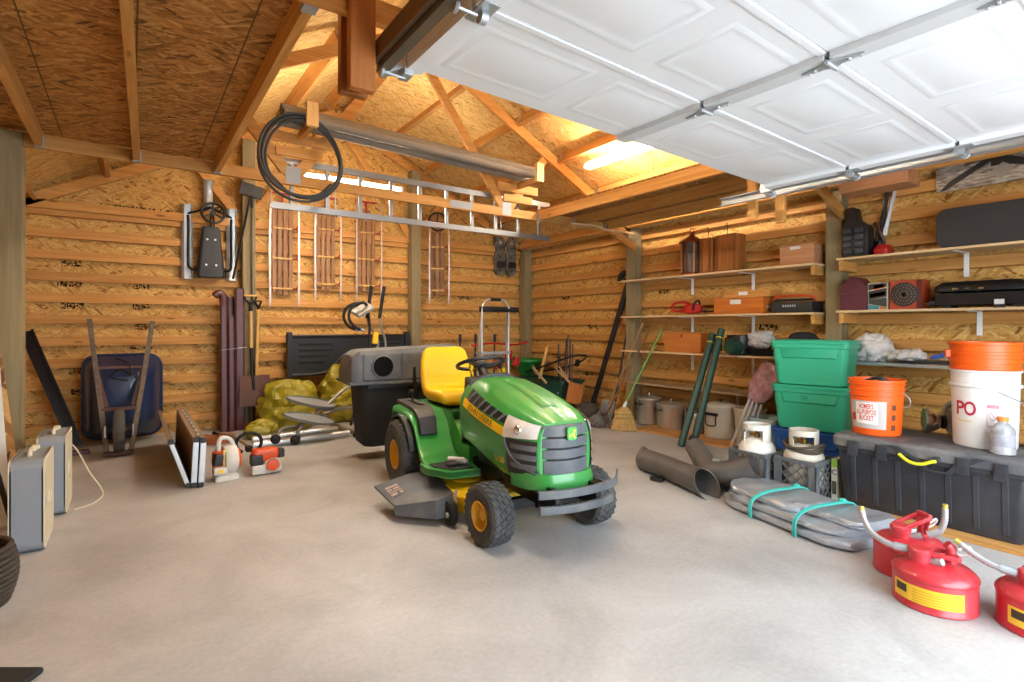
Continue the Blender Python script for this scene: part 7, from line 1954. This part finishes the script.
def gas_can(x, y, rz, lab, spout, r=.152, band=True, handle_up=True):
    t = thing('gas_can', lab, 'gas can', (x, y, 0), rz, 'red safety gas cans')
    m = MB(); m.lathe([(r * .96, 0), (r, .006), (r, .012), (r * .985, .016), (r * .985, .125), (r * 1.01, .13), (r * 1.01, .138), (r * .97, .147), (r * .84, .165), (r * .58, .178), (r * .25, .185), (0, .186)], n=48); m.build('body', M_gas, t, ang=35)
    if band:
        rr = lambda z: r * .985
        m = MB(); cyl_patch(m, (0, 0, 0), rr, -PI / 2 - 1.45, -PI / 2 + .36, .035, .105, .0015, 30); m.build('yellow_band', M_gas_y, t)
        m = MB(); cyl_patch(m, (0, 0, 0), rr, -PI / 2 - 1.35, -PI / 2 - 1.0, .062, .095, .0025, 6); m.build('black_mark', plain('mark_black', '#3a2a1c', .6), t)
        m = MB()
        for k in range(5): cyl_patch(m, (0, 0, 0), rr, -PI / 2 - .85, -PI / 2 + .28, .044 + .011 * k, .047 + .011 * k, .0022, 20)
        m.build('fine_print', plain('print_amber', '#c98f1e', .6), t)
    # filler neck with cap, trigger frame and swinging handle
    m = MB(); m.lathe([(.040, .165), (.040, .212), (.044, .214), (.044, .230), (.038, .236), (0, .238)], (-.055, -.01, 0), n=22); m.build('filler_cap', M_gas, t, ang=35)
    m = MB(); m.tube([(.06, 0, .17), (.06, 0, .245), (.045, 0, .26)], [.022, .02, .018], 12); m.build('vent_neck', M_gas, t)
    if handle_up: m = MB(); m.bar((-.055, -.035, .225), (.075, -.035, .275), .012, .02); m.bar((-.055, .035, .225), (.075, .035, .275), .012, .02); m.bar((.07, -.04, .275), (.07, .04, .275), .02, .03); m.bar((.07, -.035, .275), (.06, -.02, .19), .012, .012); m.bar((.07, .035, .275), (.06, .02, .19), .012, .012); m.build('handle', M_gas, t, bevel=.003)
    else: m = MB(); m.bar((-.02, -.03, .215), (.07, -.05, .215), .016, .02); m.bar((-.02, .03, .215), (.07, .05, .215), .016, .02); m.bar((.07, -.055, .215), (.07, .055, .215), .018, .02); m.build('handle', M_gas, t, bevel=.003)
    MB().tube(smooth_path([(.075, -.03, .25), (.11, -.02, .265), (.13, .0, .245), (.12, .02, .215), (.085, .025, .21), (.07, .0, .235)], 4), .005, 6).build('wire_bail', plain('white_wire', '#e3dcd8', .4), t)
    m = MB(); m.tube([(-.02, -.03, .185), (.01, -.06, .20)], .016, 10); m.obox((.0, .01, .20), (.06, .03, .02)); m.build('trigger', M_galv, t, bevel=.003)
    if spout:
        m = MB(); P = smooth_path(spout, 8)
        m.tube(P, [.0125 + .0018 * (i % 2) for i in range(len(P))], 10); sp = m.build('spout', M_hose, t)
        MB().tube([P[-1], P[-1] + (P[-1] - P[-2]).normalized() * .02], .011, 10).build('spout_tip', plain('tip_brass', '#b8a24a', .4), sp)
        MB().tube([P[0], P[0] + (P[1] - P[0]).normalized() * .05], .018, 10).build('spout_collar', M_galv, sp)
    return t


# the spout leaves each can on its own side; points are in the can's own frame
gas_can(2.847, .828, -.95, 'red gas can with a yellow printed band, nearest one in full view', [(-.09, .02, .212), (-.15, .05, .215), (-.20, .10, .235), (-.225, .14, .28), (-.23, .16, .32)], handle_up=False)
gas_can(3.105, 1.0, -.6, 'red gas can half hidden behind the nearest one, spout pointing up', [(.02, -.085, .215), (.055, -.11, .24), (.07, -.12, .29), (.072, -.122, .35)], band=False)
gas_can(2.945, .495, -.75, 'red gas can cut off by the right edge of the picture', [(-.09, .02, .212), (-.14, .06, .22), (-.18, .10, .24), (-.22, .14, .275)])

# plank box hanging under the loft end by the near shelf post
t = thing('plank_box', 'shallow pinkish plank box lying across the truss by the near shelf post', 'plank', (4.75, 1.9, 2.16)); t['kind'] = 'structure'
MB().box(4.62, 4.86, 1.50, 1.97, 2.26, 2.285).build('bottom_plank', wood('pinkish_wood_y', '', '', 'y'), t, bevel=.003, world=True)
MB().box(4.62, 4.86, 1.50, 1.525, 2.285, 2.37).build('end_board', wood('pinkish_wood_y', '', '', 'y'), t, bevel=.003, world=True)
MB().box(4.62, 4.645, 1.525, 1.97, 2.285, 2.37).build('side_board', wood('pinkish_wood_y', '', '', 'y'), t, bevel=.003, world=True)
MB().box(4.835, 4.86, 1.525, 1.97, 2.285, 2.37).build('side_board', wood('pinkish_wood_y', '', '', 'y'), t, bevel=.003, world=True)
# small can on the mower's footboard and a pale paddle end above the far shelf post
def on_mower(x, y, z): return Matrix.Translation((2.09, 3.67, 0)) @ Matrix.Rotation(-.11, 4, 'Z') @ Vector((x, y, z))
pa, pb = on_mower(-.33, -.62, .328), on_mower(-.25, -.70, .328)
t = thing('spray_can', 'small silvery can lying on the footboard of the green riding mower', 'can', tuple((pa + pb) / 2 - Vector((0, 0, .024))))
MB().tube([pa, pb], .024, 16).build('can_body', M_galv, t, world=True)
MB().tube([pb, pb + (pb - pa).normalized() * .018], [.016, .012], 14).build('cap', M_white_pl, t, world=True)
t = thing('wooden_paddle', 'pale wooden paddle end sticking out of the right loft near the far shelf post', 'paddle', (4.1, 4.55, 2.3))
MB().loft([[(x, 4.50 + y, z + dz) for x, z, y in ((4.12, 2.315, 0), (4.14, 2.345, .06), (4.12, 2.345, .12), (4.10, 2.315, .08))] if False else [(4.02, 4.48, z0), (4.06, 4.60, z0), (4.55, 4.66, z0 + .02), (4.60, 4.56, z0 + .02), (4.30, 4.47, z0 + .01)] for z0 in (2.345, 2.365)]).build('blade', M_plank, t, bevel=.005, world=True)
MB().tube([(4.55, 4.61, 2.372), (5.15, 4.60, 2.368)], .016, 8).build('shaft', M_plank, t, world=True)
